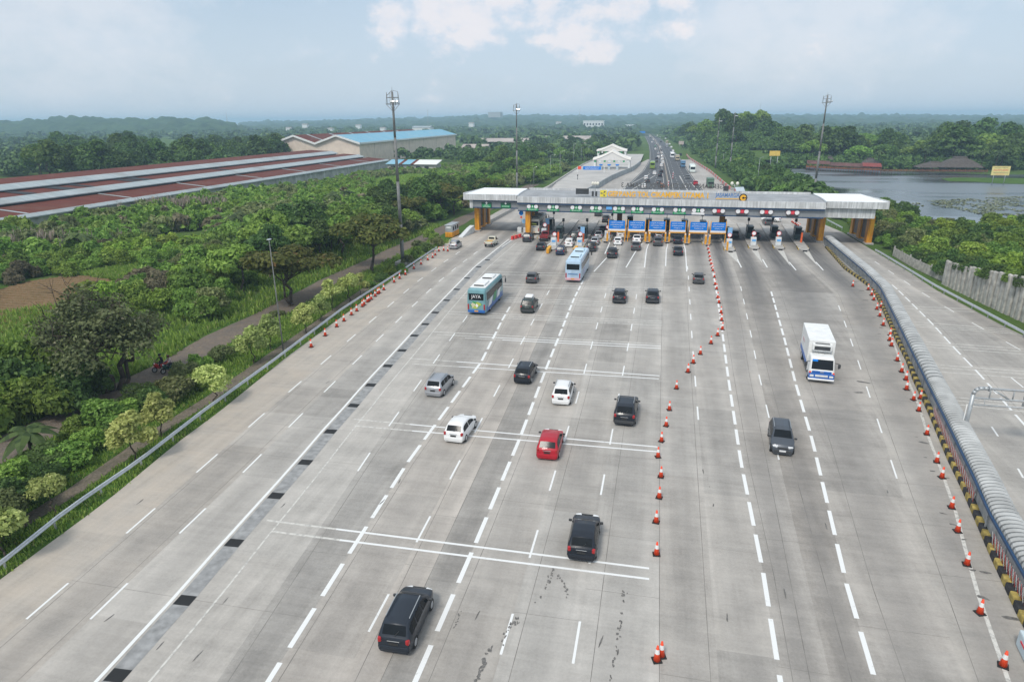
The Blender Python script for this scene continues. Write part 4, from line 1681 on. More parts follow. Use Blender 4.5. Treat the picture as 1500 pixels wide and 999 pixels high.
for grp_, lst, lab in (("cones beside the left guardrail", CONE_L, "orange cone with white sleeve beside the left guardrail, %s from the camera"),
                       ("cones across the middle of the plaza", CONE_M, "orange cone with white sleeve in the middle row of the plaza, %s from the camera"),
                       ("cones beside the walkway kerb", CONE_R, "orange cone with white sleeve beside the yellow and black kerb, %s from the camera"),
                       ("cones beyond the gate", CONE_B, "orange cone in the row beyond the gate's right lanes, %s from the gate")):
    for i, (u, v) in enumerate(lst):
        if cp is None:
            cp = c = cone_proto()
        else:
            c = copy_tree(cp)
        q = gp(u, v)
        c.location = (q.x, q.y, 0)
        c.rotation_euler = (0, 0, random.uniform(-.5, .5))
        sc_ = 1.0 if q.y < 60 else 1.1
        c.scale = (sc_, sc_, sc_)
        props(c, lab % nth(len(lst) - 1 - i if lst is CONE_B else i), "traffic cone", grp_)

# floodlight masts and lamp posts
def mast(label, x, y, h, name="floodlight_mast", r=.34, cage=True):
    t = thing(name, label, "floodlight mast", (x, y, 0))
    mb = MB()
    n = 4
    for k in range(n):
        z0, z1 = h * k / n, h * (k + 1) / n
        mb.tube((0, 0, z0), (0, 0, z1), r * (1 - .55 * k / n), r * (1 - .55 * (k + 1) / n) + .012, 12)
    mb.build("pole", MASTM, t)
    if y < 150:
        mb = MB()
        mb.box((0, 0, .3), (2.2, 2.2, .6), 0, .05)
        mb.build("footing", CONC, t)
    mb = MB()
    if cage:
        R = 1.15
        zb, zt = h - 1.9, h - .1
        P8 = [(R * cos(2 * pi * k / 8), R * sin(2 * pi * k / 8)) for k in range(8)]
        for k in range(8):
            a, b = P8[k], P8[(k + 1) % 8]
            mb.tube((a[0], a[1], zb), (b[0], b[1], zb), .05, .05, 5)
            mb.tube((a[0] * .9, a[1] * .9, zb + 1.0), (b[0] * .9, b[1] * .9, zb + 1.0), .035, .035, 5)
            if k % 2 == 0:
                mb.tube((a[0], a[1], zb), (a[0] * .85, a[1] * .85, zt if k != 2 else zb + 1.0), .035, .035, 5)
                mb.tube((a[0], a[1], zb), (0, 0, zb - 1.2), .035, .035, 5)
                mb.tube((a[0], a[1], zb), (0, 0, zb), .035, .035, 5)
        mb.tube((-.95, 0, zb), (-.95, 0, zt), .04, .04, 5)
        mb.tube((-.95, 0, zt - .5), (0, 0, zt + .3), .04, .04, 5)
        mb.tube((.95, 0, zb), (.95, 0, zt + .1), .04, .04, 5)
        mb.tube((0, 0, zt + .3), (.95, 0, zt + .1), .03, .03, 5)
    mb.tube((0, 0, h - .2), (0, 0, h + .75), .03, .02, 5)
    mb.build("head_frame", MASTM, t)
    for k in range(4):
        mb = MB()
        mb.box((.15 + .34 * k, -1.0, h - 1.55), (.28, .3, .34), 0, .04, -.5)
        mb.build("floodlight", CHROME if k % 2 else GREY, t)
    return t


q = gp(590.4, 387.5)
mast("tallest grey floodlight mast with a cage head, behind the left guardrail", q.x, q.y, 28.4)
q = gp(757.3, 285)
mast("grey floodlight mast rising behind the white left end of the gate roof", q.x, q.y, 28.6)
q = gp(1190, 300)
mast("grey floodlight mast rising behind the right half of the gate roof", q.x, q.y, 29.5)
for (u, v, vt, lab) in ((1047.5, 247, 173, "grey mast left of its twin beside the apron beyond the gate"), (1068.5, 252, 165, "grey mast right of its twin beside the apron beyond the gate")):
    q = gp(u, v)
    h = 24 + at(u, vt, q.y).z - 24
    mast(lab, q.x, q.y, max(20, h), r=.36, cage=False)


def lamp_post(label, x, y, h, arm=(0, 0), double=False):
    t = thing("lamp_post", label, "lamp post", (x, y, 0))
    mb = MB()
    mb.tube((0, 0, 0), (0, 0, h), .08, .04, 8)
    mb.build("pole", GREY if y > 150 else MASTM, t)
    for sgn in ((1, -1) if double else (1,)):
        a = (arm[0] * sgn, arm[1] * sgn)
        mb = MB()
        if arm != (0, 0):
            mb.path([(0, 0, h - .05), (a[0] * .6, a[1] * .6, h + .25), (a[0], a[1], h + .3)], .035, 6)
        mb.tube((0, 0, h - .1), (0, 0, h + .1), .06, .06, 6)
        mb.build("arm", GREY, t)
        mb = MB()
        mb.box((a[0], a[1], h + .27), (.6 if abs(arm[0]) > abs(arm[1]) else .25, .25 if abs(arm[0]) > abs(arm[1]) else .6, .14), 0, .05)
        mb.build("lamp_head", CHROME, t)
    return t


q = gp(416, 520)
lamp_post("thin grey lamp post among the young trees on the left verge", q.x, q.y, 12.3)
lg = "lamp posts along the ramp"
for i, (u, v, vt) in enumerate(((782, 275, 246), (806, 262, 228), (820, 261, 223), (840, 244, 212), (851, 241, 217), (862, 236, 215), (791, 266, 255))):
    q = gp(u, v)
    h = at(u, vt, q.y).z
    lamp_post("thin lamp post left of the ramp beyond the gate, %s from the left" % nth((0, 2, 3, 4, 5, 6, 1)[i]), q.x, q.y, h, (1.8, 0) if i in (1, 2) else (.9, 0))["group"] = lg
for i, (u, v, vt, lab) in enumerate(((887, 213, 196, "pale slim pole behind the white toll canopies"), (1108, 280, 232, "thin lamp post in the bushes right of the twin masts"), (1058, 250, 225, "thin lamp post between the twin masts"))):
    q = gp(u, v)
    lamp_post(lab, q.x, q.y, max(4, at(u, vt, q.y).z), (.9, 0))

# sign gantry of pipes over the right carriageway, seen from behind
q = gp(1428, 568, 4.7)
gx, gy = q.x, q.y
t = thing("sign_gantry", "grey pipe sign gantry spanning the right carriageway beside the walkway", "sign gantry", (gx, gy, 0))
SPAN = 17.2
mb = MB()
mb.path([(0, 0, 0), (0, 0, 4.2), (.08, 0, 4.48), (.28, 0, 4.66), (.6, 0, 4.7), (.95, 0, 4.7)], .14, 12)
mb.disc((.95, 0, 4.7), .2, "X", .06)
mb.build("leg", GREY, t)
mb = MB()
mb.path([(SPAN, 0, 0), (SPAN, 0, 4.2), (SPAN - .08, 0, 4.48), (SPAN - .28, 0, 4.66), (SPAN - .6, 0, 4.7), (SPAN - .95, 0, 4.7)], .14, 12)
mb.disc((SPAN - .95, 0, 4.7), .2, "X", .06)
mb.build("leg", GREY, t)
mb = MB()
mb.tube((1.0, 0, 4.7), (SPAN - 1, 0, 4.7), .09, .09, 10)
mb.tube((0, 0, 3.9), (SPAN, 0, 3.9), .08, .08, 10)
mb.tube((.1, -.25, 3.45), (SPAN, -.25, 3.45), .055, .055, 8)
x = 1.1
up_ = True
while x < SPAN - 2.4:
    mb.tube((x, 0, 3.9), (x, 0, 4.7), .05, .05, 8)
    if up_:
        mb.tube((x + .2, 0, 4.62), (x + 1.3, 0, 3.95), .06, .06, 8)
    mb.tube((x - .3, -.25, 3.45), (x - .3, -.05, 3.9), .02, .02, 5)
    x += 1.55
    up_ = not up_
mb.build("truss", GREY, t)
mb = MB()
mb.box((5.2, .1, 4.3), (3.6, .06, 1.0))
mb.box((5.2, -.1, 3.66), (3.8, .05, .3))
mb.build("sign_back", mat("sign_back_grey", (0.25, 0.26, 0.26), 0.5, .3), t)
mb = MB()
mb.tube((-.2, .1, 0), (-.2, .1, 3.3), .03, .03, 6)
mb.build("conduit", WHITE, t)

# ------------------------------------------------------------------ buildings


def sheet_roof(name, a, b_, c):
    """metal sheets: streaks down the slope, tone steps from sheet to sheet, rust patches"""
    m, nt, b = nodes_of(name)
    Po = N(nt, "NewGeometry").outputs["Position"]
    st_ = noise(nt, scaled(nt, Po, (.10, 1.3, .10)), 1.0, 4, .65)
    pt = noise(nt, Po, .12, 4, .6)
    sh = N(nt, "TexWave", Scale=2.6, Distortion=0.0)
    sh.bands_direction = "Y"
    nt.links.new(Po, sh.inputs["Vector"])
    col = mixc(nt, mapr(nt, st_, .35, .65, 0, 1), a, b_)
    col = mixc(nt, mapr(nt, pt, .5, .68, 0, .75), col, c)
    col = mixc(nt, mapr(nt, sh.outputs["Fac"], 0, 1, 0, .18), col, (a[0] * .4, a[1] * .4, a[2] * .4))
    nt.links.new(col, b.inputs["Base Color"])
    b.inputs["Roughness"].default_value = .75
    b.inputs["Specular IOR Level"].default_value = .25
    return m


ROOFRED = sheet_roof("rusty_red_roof_sheet", (.095, .018, .008), (.165, .035, .016), (.14, .055, .030))
ROOFWHT = sheet_roof("pale_roof_sheet", (.33, .385, .40), (.44, .48, .485), (.30, .31, .30))
ROOFBLU = sheet_roof("light_blue_roof_sheet", (.17, .40, .54), (.25, .48, .60), (.30, .47, .55))
CREAM = mat("cream_wall", (0.74, 0.61, 0.51), 0.8, var=0.12, scale=0.3)
SHEETW = mat("stained_wall_sheet", (0.42, 0.42, 0.39), 0.8, var=0.35, scale=0.35)
DARK = mat("dark_opening", (0.025, 0.027, 0.03), 0.7)
THATCH = mat("grey_thatch", (0.10, 0.085, 0.075), 0.95, var=0.35, scale=1.5)

# long warehouse with stepped red roofs
Y0, Y1 = 40.0, 340.0
t = thing("warehouse", "long low warehouse with stepped rusty red roofs and pale bands behind the thicket", "warehouse", (0, 0, 0))


def slab_xz(mb, p, q, y0, y1, th=.12):
    """sloping roof strip between (x,z) points p and q"""
    n = 24
    rows = []
    for i in range(n + 1):
        y = y0 + (y1 - y0) * i / n
        rows.append([(p[0], y, p[1]), (q[0], y, q[1]), (q[0], y, q[1] - th), (p[0], y, p[1] - th)])
    mb.grid(rows, smooth=False, closed=True)
    for y in (y0, y1):
        mb.face([(p[0], y, p[1]), (q[0], y, q[1]), (q[0], y, q[1] - th), (p[0], y, p[1] - th)])


mb = MB()
mb.prism([(-141.2, Y0), (-141.2, Y1 - .5), (-190, Y1 - .5), (-190, Y0)], -.2, 3.5)
mb.build("wall", SHEETW, t)
for p, q_ in (((-141.6, 4.2), (-152.2, 5.2)), ((-155.4, 6.85), (-163.2, 7.35)), ((-166.6, 9.0), (-178, 9.6)), ((-178, 9.62), (-190, 4.2))):
    mb = MB()
    slab_xz(mb, p, q_, Y0, Y1 if p[0] > -150 else Y1 - 6 if p[0] > -160 else Y1 - 14)
    mb.build("red_roof", ROOFRED, t)
for p, q_, ye in (((-140.4, 3.6), (-141.6, 4.28), Y1 + .6), ((-152.0, 5.9), (-155.4, 6.92), Y1 - 5), ((-163.0, 7.95), (-166.6, 9.07), Y1 - 13)):
    mb = MB()
    slab_xz(mb, p, q_, Y0, ye, .25)
    mb.build("pale_roof_band", ROOFWHT, t)
mb = MB()
mb.prism([(-152.4, Y0), (-152.4, Y1 - 6.5), (-189, Y1 - 6.5), (-189, Y0)], 3.6, 5.7)
mb.prism([(-163.6, Y0), (-163.6, Y1 - 14.5), (-189, Y1 - 14.5), (-189, Y0)], 5.72, 7.8)
mb.build("clerestory", DARK, t)
for k in range(7):
    mb = MB()
    y = 125 + k * 32
    mb.box((-146.9, y, 4.80), (10.6, .7, .10))
    mb.bm.verts.ensure_lookup_table()
    for v in mb.bm.verts:
        v.co.z += (-141.6 - v.co.x) * 1.0 / 10.6 - .5
    mb.build("roof_joint_strip", ROOFWHT, t)
for k, y in enumerate((118, 140, 152, 159, 176, 181, 222)):
    mb = MB()
    mb.box((-159.3, y, 7.22), (7.2, 2.0 + k % 3, .07))
    for v in mb.bm.verts:
        v.co.z += (-155.4 - v.co.x) * .5 / 7.8 - .25
    mb.build("missing_sheet", DARK, t)
for k in range(10):
    mb = MB()
    mb.box((-141.1, 220 + 12 * k, 1.7), (.12, .25, 3.5))
    mb.build("wall_post", WHITE, t)

# cream factory hall with two gables
xr, xv, xl_ = at(526, 210, 352).x, at(462, 208, 352).x, at(402, 209, 352).x
ya, yb = 352.0, 560.0
ez = at(526, 210, 352).z
rz_ = at(495, 199, 352).z
xrb = at(667, 197, yb).x
t = thing("factory_hall", "cream factory hall with two gables, one roof rusty red and one light blue", "factory hall", (0, 0, 0))
sk = (xrb - xr) / (yb - ya)
P = lambda x, y, z: (x + sk * (y - ya), y, z)
mb = MB()
for a, b in ((xv, xr), (xl_, xv)):
    m_ = (a + b) / 2
    sec = [(a, -4), (b, -4), (b, ez), (m_, rz_), (a, ez)]
    f = [P(x, ya, z) for x, z in sec]
    bk = [P(x, yb, z) for x, z in sec]
    mb.face(f)
    mb.face(bk)
    for i in range(3 if a == xv else 1):
        j = (i + 1) % 5
        mb.face([f[i], f[j], bk[j], bk[i]])
mb.face([P(xl_, ya, -4), P(xl_, ya, ez), P(xl_, yb, ez), P(xl_, yb, -4)])
mb.build("wall", CREAM, t)
for a, b, mm in ((xv, xr, ROOFBLU), (xl_, xv, ROOFRED)):
    m_ = (a + b) / 2
    mb = MB()
    o_ = 1.0
    for e0 in (a, b):
        s_ = 1 if e0 > m_ else -1
        p0 = (e0 + s_ * (o_ if e0 != xv else 0), ez + .15)
        mb.grid([[P(p0[0], y, p0[1]), P(m_, y, rz_ + .4), P(m_, y, rz_ + .15), P(p0[0], y, p0[1] - .25)] for y in np.linspace(ya - 1, yb + 1, 14)], smooth=False, closed=True)
    mb.build("roof", mm, t)
    mb = MB()
    for e0 in (a, b):
        s_ = 1 if e0 > m_ else -1
        p0 = (e0 + s_ * (o_ if e0 != xv else 0), ez + .2)
        for y in (ya - 1.1,):
            mb.face([P(p0[0], y, p0[1] - 1.0), P(m_, y, rz_ - .5), P(m_, y, rz_ + .5), P(p0[0], y, p0[1] + .1)])
            mb.face([P(p0[0], y - .3, p0[1] - 1.0), P(m_, y - .3, rz_ - .5), P(m_, y - .3, rz_ + .5), P(p0[0], y - .3, p0[1] + .1)])
            mb.face([P(p0[0], y, p0[1] + .1), P(m_, y, rz_ + .5), P(m_, y - .3, rz_ + .5), P(p0[0], y - .3, p0[1] + .1)])
    mb.build("gable_trim", WHITE, t)
mb = MB()
mb.grid([[P(xr + 1.2, y, ez - .6), P(xr + 1.2, y, ez + .3), P(xr + .9, y, ez + .3), P(xr + .9, y, ez - .6)] for y in np.linspace(ya - 1, yb + 1, 8)], smooth=False, closed=True)
mb.build("eave_trim", WHITE, t)
for k in range(6):
    y = ya + 22 + 32 * k
    mb = MB()
    mb.face([P(xr + .05, y, -3), P(xr + .05, y + .35, -3), P(xr + .05, y + .35, ez), P(xr + .05, y, ez)])
    mb.build("wall_joint", mat("wall_joint_brown", (0.30, 0.25, 0.22), .8), t)
for k in range(6):
    y = ya + 14 + 30 * k
    m_ = (xl_ + xv) / 2
    mb = MB()
    mb.face([P(m_ + .1, y, rz_ + .46), P(xv - .2, y, ez + .28), P(xv - .2, y + 2.5, ez + .28), P(m_ + .1, y + 2.5, rz_ + .46)])
    mb.build("roof_light", ROOFWHT, t)

# small shed in front of the hall
q = gp(585, 252)
t = thing("shed", "low shed with a blue, red and white striped roof in front of the factory hall", "shed", (-118, 318, 0), -.06)
mb = MB()
mb.box((0, 0, 1.6), (26, 7, 3.4))
mb.build("wall", mat("shed_wall", (0.45, 0.43, 0.40), .8), t)
for x0, x1, mm in ((-13.6, -6.5, ROOFBLU), (-6.5, -4.6, ROOFRED), (-4.6, -.2, ROOFBLU), (-.2, 1.6, ROOFRED), (1.6, 13.8, WHITE)):
    mb = MB()
    mb.face([(x0, -4.4, 3.5), (x1, -4.4, 3.5), (x1, 3.2, 5.2), (x0, 3.2, 5.2)])
    mb.face([(x0, -4.4, 3.3), (x1, -4.4, 3.3), (x1, 3.2, 5.0), (x0, 3.2, 5.0)])
    mb.face([(x0, -4.4, 3.3), (x1, -4.4, 3.3), (x1, -4.4, 3.5), (x0, -4.4, 3.5)])
    mb.build("roof", mm, t)
for k in range(5):
    mb = MB()
    mb.box((-10 + 4.5 * k, -3.55, 1.4), (2.2, .12, 2.2))
    mb.build("opening", DARK, t)


def far_building(label, cat, u0, u1, vt, vb, Y, depth, wall, roofm, rise=1.5, windows=0, name="distant_building", gable=True):
    a, b = at(u0, vb, Y), at(u1, vb, Y)
    top = at((u0 + u1) / 2, vt, Y).z
    zb = a.z
    zw = zb + (top - zb) * (.62 if gable else .93)
    t = thing(name, label, cat, ((a.x + b.x) / 2, Y, 0))
    w = (b.x - a.x)
    mb = MB()
    mb.box((0, depth / 2, (zb - 6 + zw) / 2), (w, depth, zw - zb + 6))
    mb.build("wall", wall, t)
    mb = MB()
    if gable:
        mb.grid([[(-w / 2 - .8, -.8, zw), (-w / 2 - .8, depth / 2, top), (-w / 2 - .8, depth + .8, zw)], [(w / 2 + .8, -.8, zw), (w / 2 + .8, depth / 2, top), (w / 2 + .8, depth + .8, zw)]], smooth=False)
        mb.face([(-w / 2, 0, zw), (-w / 2, depth / 2, top - .1), (-w / 2, depth, zw)])
        mb.face([(w / 2, 0, zw), (w / 2, depth / 2, top - .1), (w / 2, depth, zw)])
    else:
        mb.box((0, depth / 2, (zw + top) / 2), (w + 1, depth + 1, top - zw))
    mb.build("roof", roofm, t)
    for k in range(windows):
        mb = MB()
        mb.box((-w / 2 + w * (k + .5) / windows, -.1, zb + (zw - zb) * .55), (w / windows * .5, .25, (zw - zb) * .3))
        mb.build("window", DARK, t)
    return t


TAN = mat("weathered_tan_roof", (0.42, 0.36, 0.32), .8, var=.2, scale=.1)
far_building("wide factory with a faded tan roof beyond the green meadow", "factory", 698, 780, 203.5, 216, 640, 40, CREAM, TAN, windows=4)
far_building("wide factory with a faded tan roof left of the white toll canopies", "factory", 786, 886, 200, 213, 700, 40, CREAM, TAN, windows=4)
far_building("tan roofed shed with red panels behind the trees right of the cream hall", "shed", 676, 712, 212, 226, 520, 18, CREAM, TAN, windows=3)
far_building("white multi-storey building on the far wooded slope", "building", 854, 884, 177, 188, 1500, 20, WHITE, WHITE, windows=7, gable=False)
far_building("small white block on the distant slope behind the highway", "building", 916, 930, 183, 188, 1700, 15, WHITE, WHITE, gable=False)
far_building("blue and white factory hall among the trees beyond the lake", "factory hall", 1153, 1192, 194, 204, 640, 30, mat("pale_wall", (.6, .6, .56), .7), ROOFBLU)
far_building("white roof edge showing between treetops beyond the lake", "building", 1240, 1252, 194, 199, 640, 16, WHITE, WHITE, gable=False)
far_building("low cream building left of the blue and white hall", "building", 1126, 1142, 199, 205, 600, 12, CREAM, ROOFWHT)
far_building("grey factory roofs on the skyline behind the second mast", "factory", 715, 733, 164.5, 170, 2600, 40, CONC, CONC, gable=False)
far_building("pale long building in the woods right of the tallest mast", "building", 604, 630, 185, 190.5, 1150, 20, WHITE, ROOFWHT)
for i, (u, v, Y) in enumerate(((483, 189, 1250), (422, 188, 1250), (446, 183, 1500), (560, 188, 1150), (818, 180, 1600), (690, 181, 1500), (524, 184, 1500))):
    far_building("tiny pale roof in the hazy woods, %s from the left" % nth((2, 0, 1, 4, 6, 5, 3)[i]), "house", u - 3.5, u + 3.5, v - 1.3, v + 1.3, Y, 10, WHITE, TAN, name="distant_house")["group"] = "roofs in the hazy woods"


def lattice_tower(label, u, vb, vt, Y, w, m=None):
    b = at(u, vb, Y)
    h = at(u, vt, Y).z
    t = thing("lattice_tower", label, "tower", (b.x, Y, 0))
    mb = MB()
    z0 = min(0, b.z)
    n = 8
    for s in ((1, 1), (1, -1), (-1, -1), (-1, 1)):
        mb.tube((s[0] * w, s[1] * w, z0), (s[0] * w * .15, s[1] * w * .15, h), w * .10, w * .06, 4)
    for k in range(n):
        za, zb = z0 + (h - z0) * k / n, z0 + (h - z0) * (k + 1) / n
        wa, wb = w * (1 - .85 * k / n), w * (1 - .85 * (k + 1) / n)
        mb.tube((-wa, -wa, za), (wb, -wb, zb), w * .05, w * .05, 4)
        mb.tube((wa, -wa, za), (-wb, -wb, zb), w * .05, w * .05, 4)
    mb.build("frame", m or GREY, t)
    return t


lattice_tower("slim grey transmission tower on the left skyline", 333, 178, 165, 1800, 2.2)
lattice_tower("slim grey transmission tower right of the tallest mast", 627, 178, 160, 1800, 2.2)
lattice_tower("slim grey transmission tower right of the second mast", 849, 175, 158, 1900, 2.2)
lattice_tower("red and white tower left of the blue and white hall", 1123, 204, 184, 600, 1.3, mat("faded_red_white", (.5, .32, .3), .6))
lattice_tower("slim grey tower on the skyline left of the third mast", 1112, 175, 152, 1700, 1.8)
lattice_tower("short white tower on the far right skyline", 1455, 186, 176, 1500, 2.6, WHITE)

# restaurant on stilts and pavilions on the far lake shore
t = thing("lake_restaurant", "long red-roofed restaurant on stilts over the dark lake", "restaurant", (0, 0, 0))
a, b = at(1181, 247, 340), at(1290, 252, 322)
dx, dy = b.x - a.x, b.y - a.y
mb = MB()
for k in range(30):
    f = k / 29
    mb.tube((a.x + dx * f, a.y + dy * f, -.1), (a.x + dx * f, a.y + dy * f, 2.6), .09, .09, 5)
mb.build("stilts", mat("red_posts", (.35, .08, .04), .7), t)
mb = MB()
mb.prism([(a.x, a.y), (b.x, b.y), (b.x + 1, b.y + 6), (a.x + 1, a.y + 6)], .9, 1.15)
mb.build("deck", mat("deck_blue", (.12, .19, .30), .7), t)
mb = MB()
mb.prism([(a.x, a.y - .1), (b.x, b.y - .1), (b.x, b.y), (a.x, a.y)], 1.2, 2.1)
mb.build("railing", mat("railing_orange", (.20, .085, .04), .8, var=.5, scale=1.2), t)
for f0, f1, zz, mm in ((0, .32, 4.4, mat("dull_red_roof", (.12, .055, .045), .85, var=.45, scale=.4)), (.32, .76, 3.9, mat("dull_red_roof", (.28, .10, .085))), (.76, 1.0, 4.2, mat("bright_red_roof", (.22, .045, .035), .7, var=.25))):
    mb = MB()
    x0, y0_, x1, y1_ = a.x + dx * f0, a.y + dy * f0, a.x + dx * f1, a.y + dy * f1
    mb.grid([[(x0, y0_ - .6, zz - 1.4), (x0 + .5, y0_ + 3, zz), (x0 + 1, y0_ + 7, zz - 1.4)], [(x1, y1_ - .6, zz - 1.4), (x1 + .5, y1_ + 3, zz), (x1 + 1, y1_ + 7, zz - 1.4)]], smooth=False)
    mb.build("roof", mm, t)
pav = "thatched pavilions on the far lake shore"
for u0, u1, vt, vb, Y, lab in ((1341, 1392, 237, 249, 342, "smaller thatched pavilion on the far shore, left of the largest one"), (1372, 1434, 229.5, 248.5, 338, "largest thatched pavilion with a raised ridge on the far shore"), (1256, 1290, 232, 246, 350, "thatched roof behind the right half of the red-roofed restaurant"),
                               (1204, 1224, 229, 243, 356, "steep thatched roof behind the left half of the red-roofed restaurant")):
    p0, p1 = at(u0, vb, Y), at(u1, vb, Y)
    w, zt, zb = p1.x - p0.x, at(u0, vt, Y).z, max(1.6, p0.z + 1.2)
    t = thing("thatched_pavilion", lab, "pavilion", ((p0.x + p1.x) / 2, Y, 0), 0, pav)
    mb = MB()
    lv = [(.5, zb), (.27, zb + (zt - zb) * .62), (.15, zb + (zt - zb) * .82), (.135, zt), (.10, zt + .15)]
    mb.grid([[(-w * k, -w * k * .6, z), (w * k, -w * k * .6, z), (w * k, w * k * .6, z), (-w * k, w * k * .6, z)] for k, z in lv], smooth=False, closed=True)
    mb.build("roof", THATCH, t)
    for sx in (-1, -.33, .33, 1):
        mb = MB()
        mb.tube((sx * w * .42, -w * .25, -.1), (sx * w * .42, -w * .25, zb + .3), .12, .12, 6)
        mb.build("post", BARK, t)
    mb = MB()
    mb.box((0, 0, .5), (w * .9, w * .5, .2))
    mb.build("floor", BARK, t)
t = thing("boardwalk", "orange-railed boardwalk on posts along the far lake shore", "boardwalk", (0, 0, 0))
a, b = at(1292, 254, 322), at(1446, 251, 322)
mb = MB()
for k in range(34):
    x = a.x + (b.x - a.x) * k / 33
    mb.tube((x, a.y, -.1), (x, a.y, 1.2), .08, .08, 5)
mb.build("posts", BARK, t)
mb = MB()
mb.box(((a.x + b.x) / 2, a.y + .8, 1.0), (b.x - a.x, 1.8, .15))
mb.build("deck", BARK, t)
mb = MB()
for k in range(60):
    x = a.x + (b.x - a.x) * k / 59
    mb.box((x, a.y, 1.5), (.5, .06, .55 + .2 * (k % 3)))
mb.build("railing", mat("railing_orange", (.45, .15, .04)), t)
t = thing("jetty", "small wooden jetty frame in front of the boardwalk", "jetty", (at(1298, 258, 310).x, 310, 0))
mb = MB()
for k in range(6):
    mb.tube((-2 + .8 * k, 0, -.1), (-2 + .8 * k, 0, 1.6), .1, .1, 5)
mb.box((0, 0, 1.5), (5, 1.4, .15))
mb.build("frame", BARK, t)

# billboards
def billboard(label, u, v, Y, w, h, m, foot=0.0, lines=(), rz=0.0):
    p = at(u, v, Y)
    t = thing("billboard", label, "billboard", (p.x, Y, 0), rz)
    mb = MB()
    mb.box((0, 0, p.z), (w, .15, h))
    mb.build("panel", m, t)
    for s in (-.32, .32):
        mb = MB()
        mb.tube((s * w, .12, foot), (s * w, .12, p.z), .1, .1, 6)
        mb.build("post", GREY, t)
    for body, dz, size, lm, wd in lines:
        text("lettering", body, size, lm, t, (0, -.09, p.z + dz * h), width=wd * w, extrude=.01)
    return t


billboard("yellow billboard with red lettering on the grassy islet at the right", 1466, 250.5, 272, 5.8, 3.2, mat("pale_yellow_board", (.72, .62, .25), .5), 0,
          (("RUMAH MAKAN", .33, .42, LETD, .7), ("ALAM SARI", .06, .75, SIGNR, .8), ("LESEHAN & PEMANCINGAN", -.22, .36, LETD, .8), ("CIKAMPEK", -.38, .3, SIGNR, .5)))
billboard("plain yellow billboard among the trees left of the lake", 1135, 225, 300, 4.2, 2.0, mat("yellow_board", (.75, .52, .12), .5))
billboard("pale pink billboard on a post beside the far highway", 998, 209.5, 560, 4.0, 2.6, mat("pink_board", (.55, .45, .42), .5))
billboard("blue direction sign over the left edge of the far highway", 941, 194, 1100, 9, 3.0, SIGNB)

# ramp with second plaza and white canopies
RZ = 1.2
t = thing("ramp_wall", "grey retaining wall and parapet of the ramp leading to the white canopies", "wall", (0, 0, 0))
RWP = [(-25.5, 222)] + sorted([tuple(gp(u, v, 2.0)[:2]) for u, v in ((857, 278), (880, 266), (895, 257.5), (910, 251), (925, 245.5), (932, 241), (938, 236))], key=lambda p: p[1])
mb = MB()
mb.grid([[(x - .25, y, 0), (x - .25, y, 2.0), (x + .1, y, 2.0), (x + .1, y, 0)] for x, y in RWP], smooth=False)
mb.build("parapet", mat("grey_wall", (.34, .36, .36), .8, var=.2, scale=.2), t)
RLP = sorted([tuple(gp(u, v, 1.6)[:2]) for u, v in ((796, 278), (820, 262), (840, 249), (855, 240), (866, 235), (880, 231), (892, 228))], key=lambda p: p[1])
t = thing("ramp_barrier", "pale concrete barrier along the left edge of the ramp below the lamp posts", "barrier", (0, 0, 0))
mb = MB()
mb.grid([[(x - .25, y, -.1), (x - .25, y, 1.7), (x + .25, y, 1.7), (x + .25, y, -.1)] for x, y in RLP], smooth=False)
mb.build("parapet", CONC, t)
rd = MB()
yy = [215 + 6 * i for i in range(42)]
zf = lambda y: min(RZ, max(.01, (y - 215) / 35 * RZ))
LP = [(-41.5, 200)] + RLP
rd.grid([[(cut(LP, y), y, zf(y)), (cut(RWP, y), y, zf(y))] for y in yy], smooth=False)
rd.build("ramp_deck", mat("pale_ramp_concrete", (.45, .43, .40), .85, var=.15, scale=.15), kind="structure")
CANV = mat("cream_canopy", (.80, .76, .70), .6, var=.05)


def canopy(label, u0, u1, ve, vap, Y):
    a, b = at(u0, ve, Y), at(u1, ve, Y)
    w = b.x - a.x
    zt = at((u0 + u1) / 2, vap, Y).z
    ze = a.z
    t = thing("toll_canopy", label, "canopy", ((a.x + b.x) / 2, Y, 0))
    dpt = 9.0
    mb = MB()
    rows = []
    for f in np.linspace(-1, 1, 21):
        k = 1 - abs(f)
        z = ze + .4 + (zt - ze) * (k ** 1.35)
        rows.append([(f * w / 2, -.3, z - .9), (f * w / 2, 0, z), (f * w / 2, dpt, z), (f * w / 2, dpt + .3, z - .9), (f * w / 2, dpt, z - 1.0), (f * w / 2, 0, z - 1.0)])
    mb.grid(rows, smooth=False, closed=True)
    mb.face([r[1] for r in rows] + [(w / 2, 0, ze - .55), (-w / 2, 0, ze - .55)])
    mb.face([r[2] for r in rows] + [(w / 2, dpt, ze - .55), (-w / 2, dpt, ze - .55)])
    mb.build("roof", CANV, t)
    for s in (-1, 1):
        for d_ in (.6, dpt - .6):
            mb = MB()
            mb.box((s * (w / 2 - .9), d_, (ze + RZ) / 2), (.9, .5, ze - RZ + .4))
            mb.build("column", WHITE, t)
    for k in range(8):
        mb = MB()
        mb.box((-w / 2 + w * (k + .5) / 8, .3, ze - 1.1), (.9, .2, .8))
        mb.build("lane_signal", SIGNW if k % 2 else SIGNG, t)
    return t


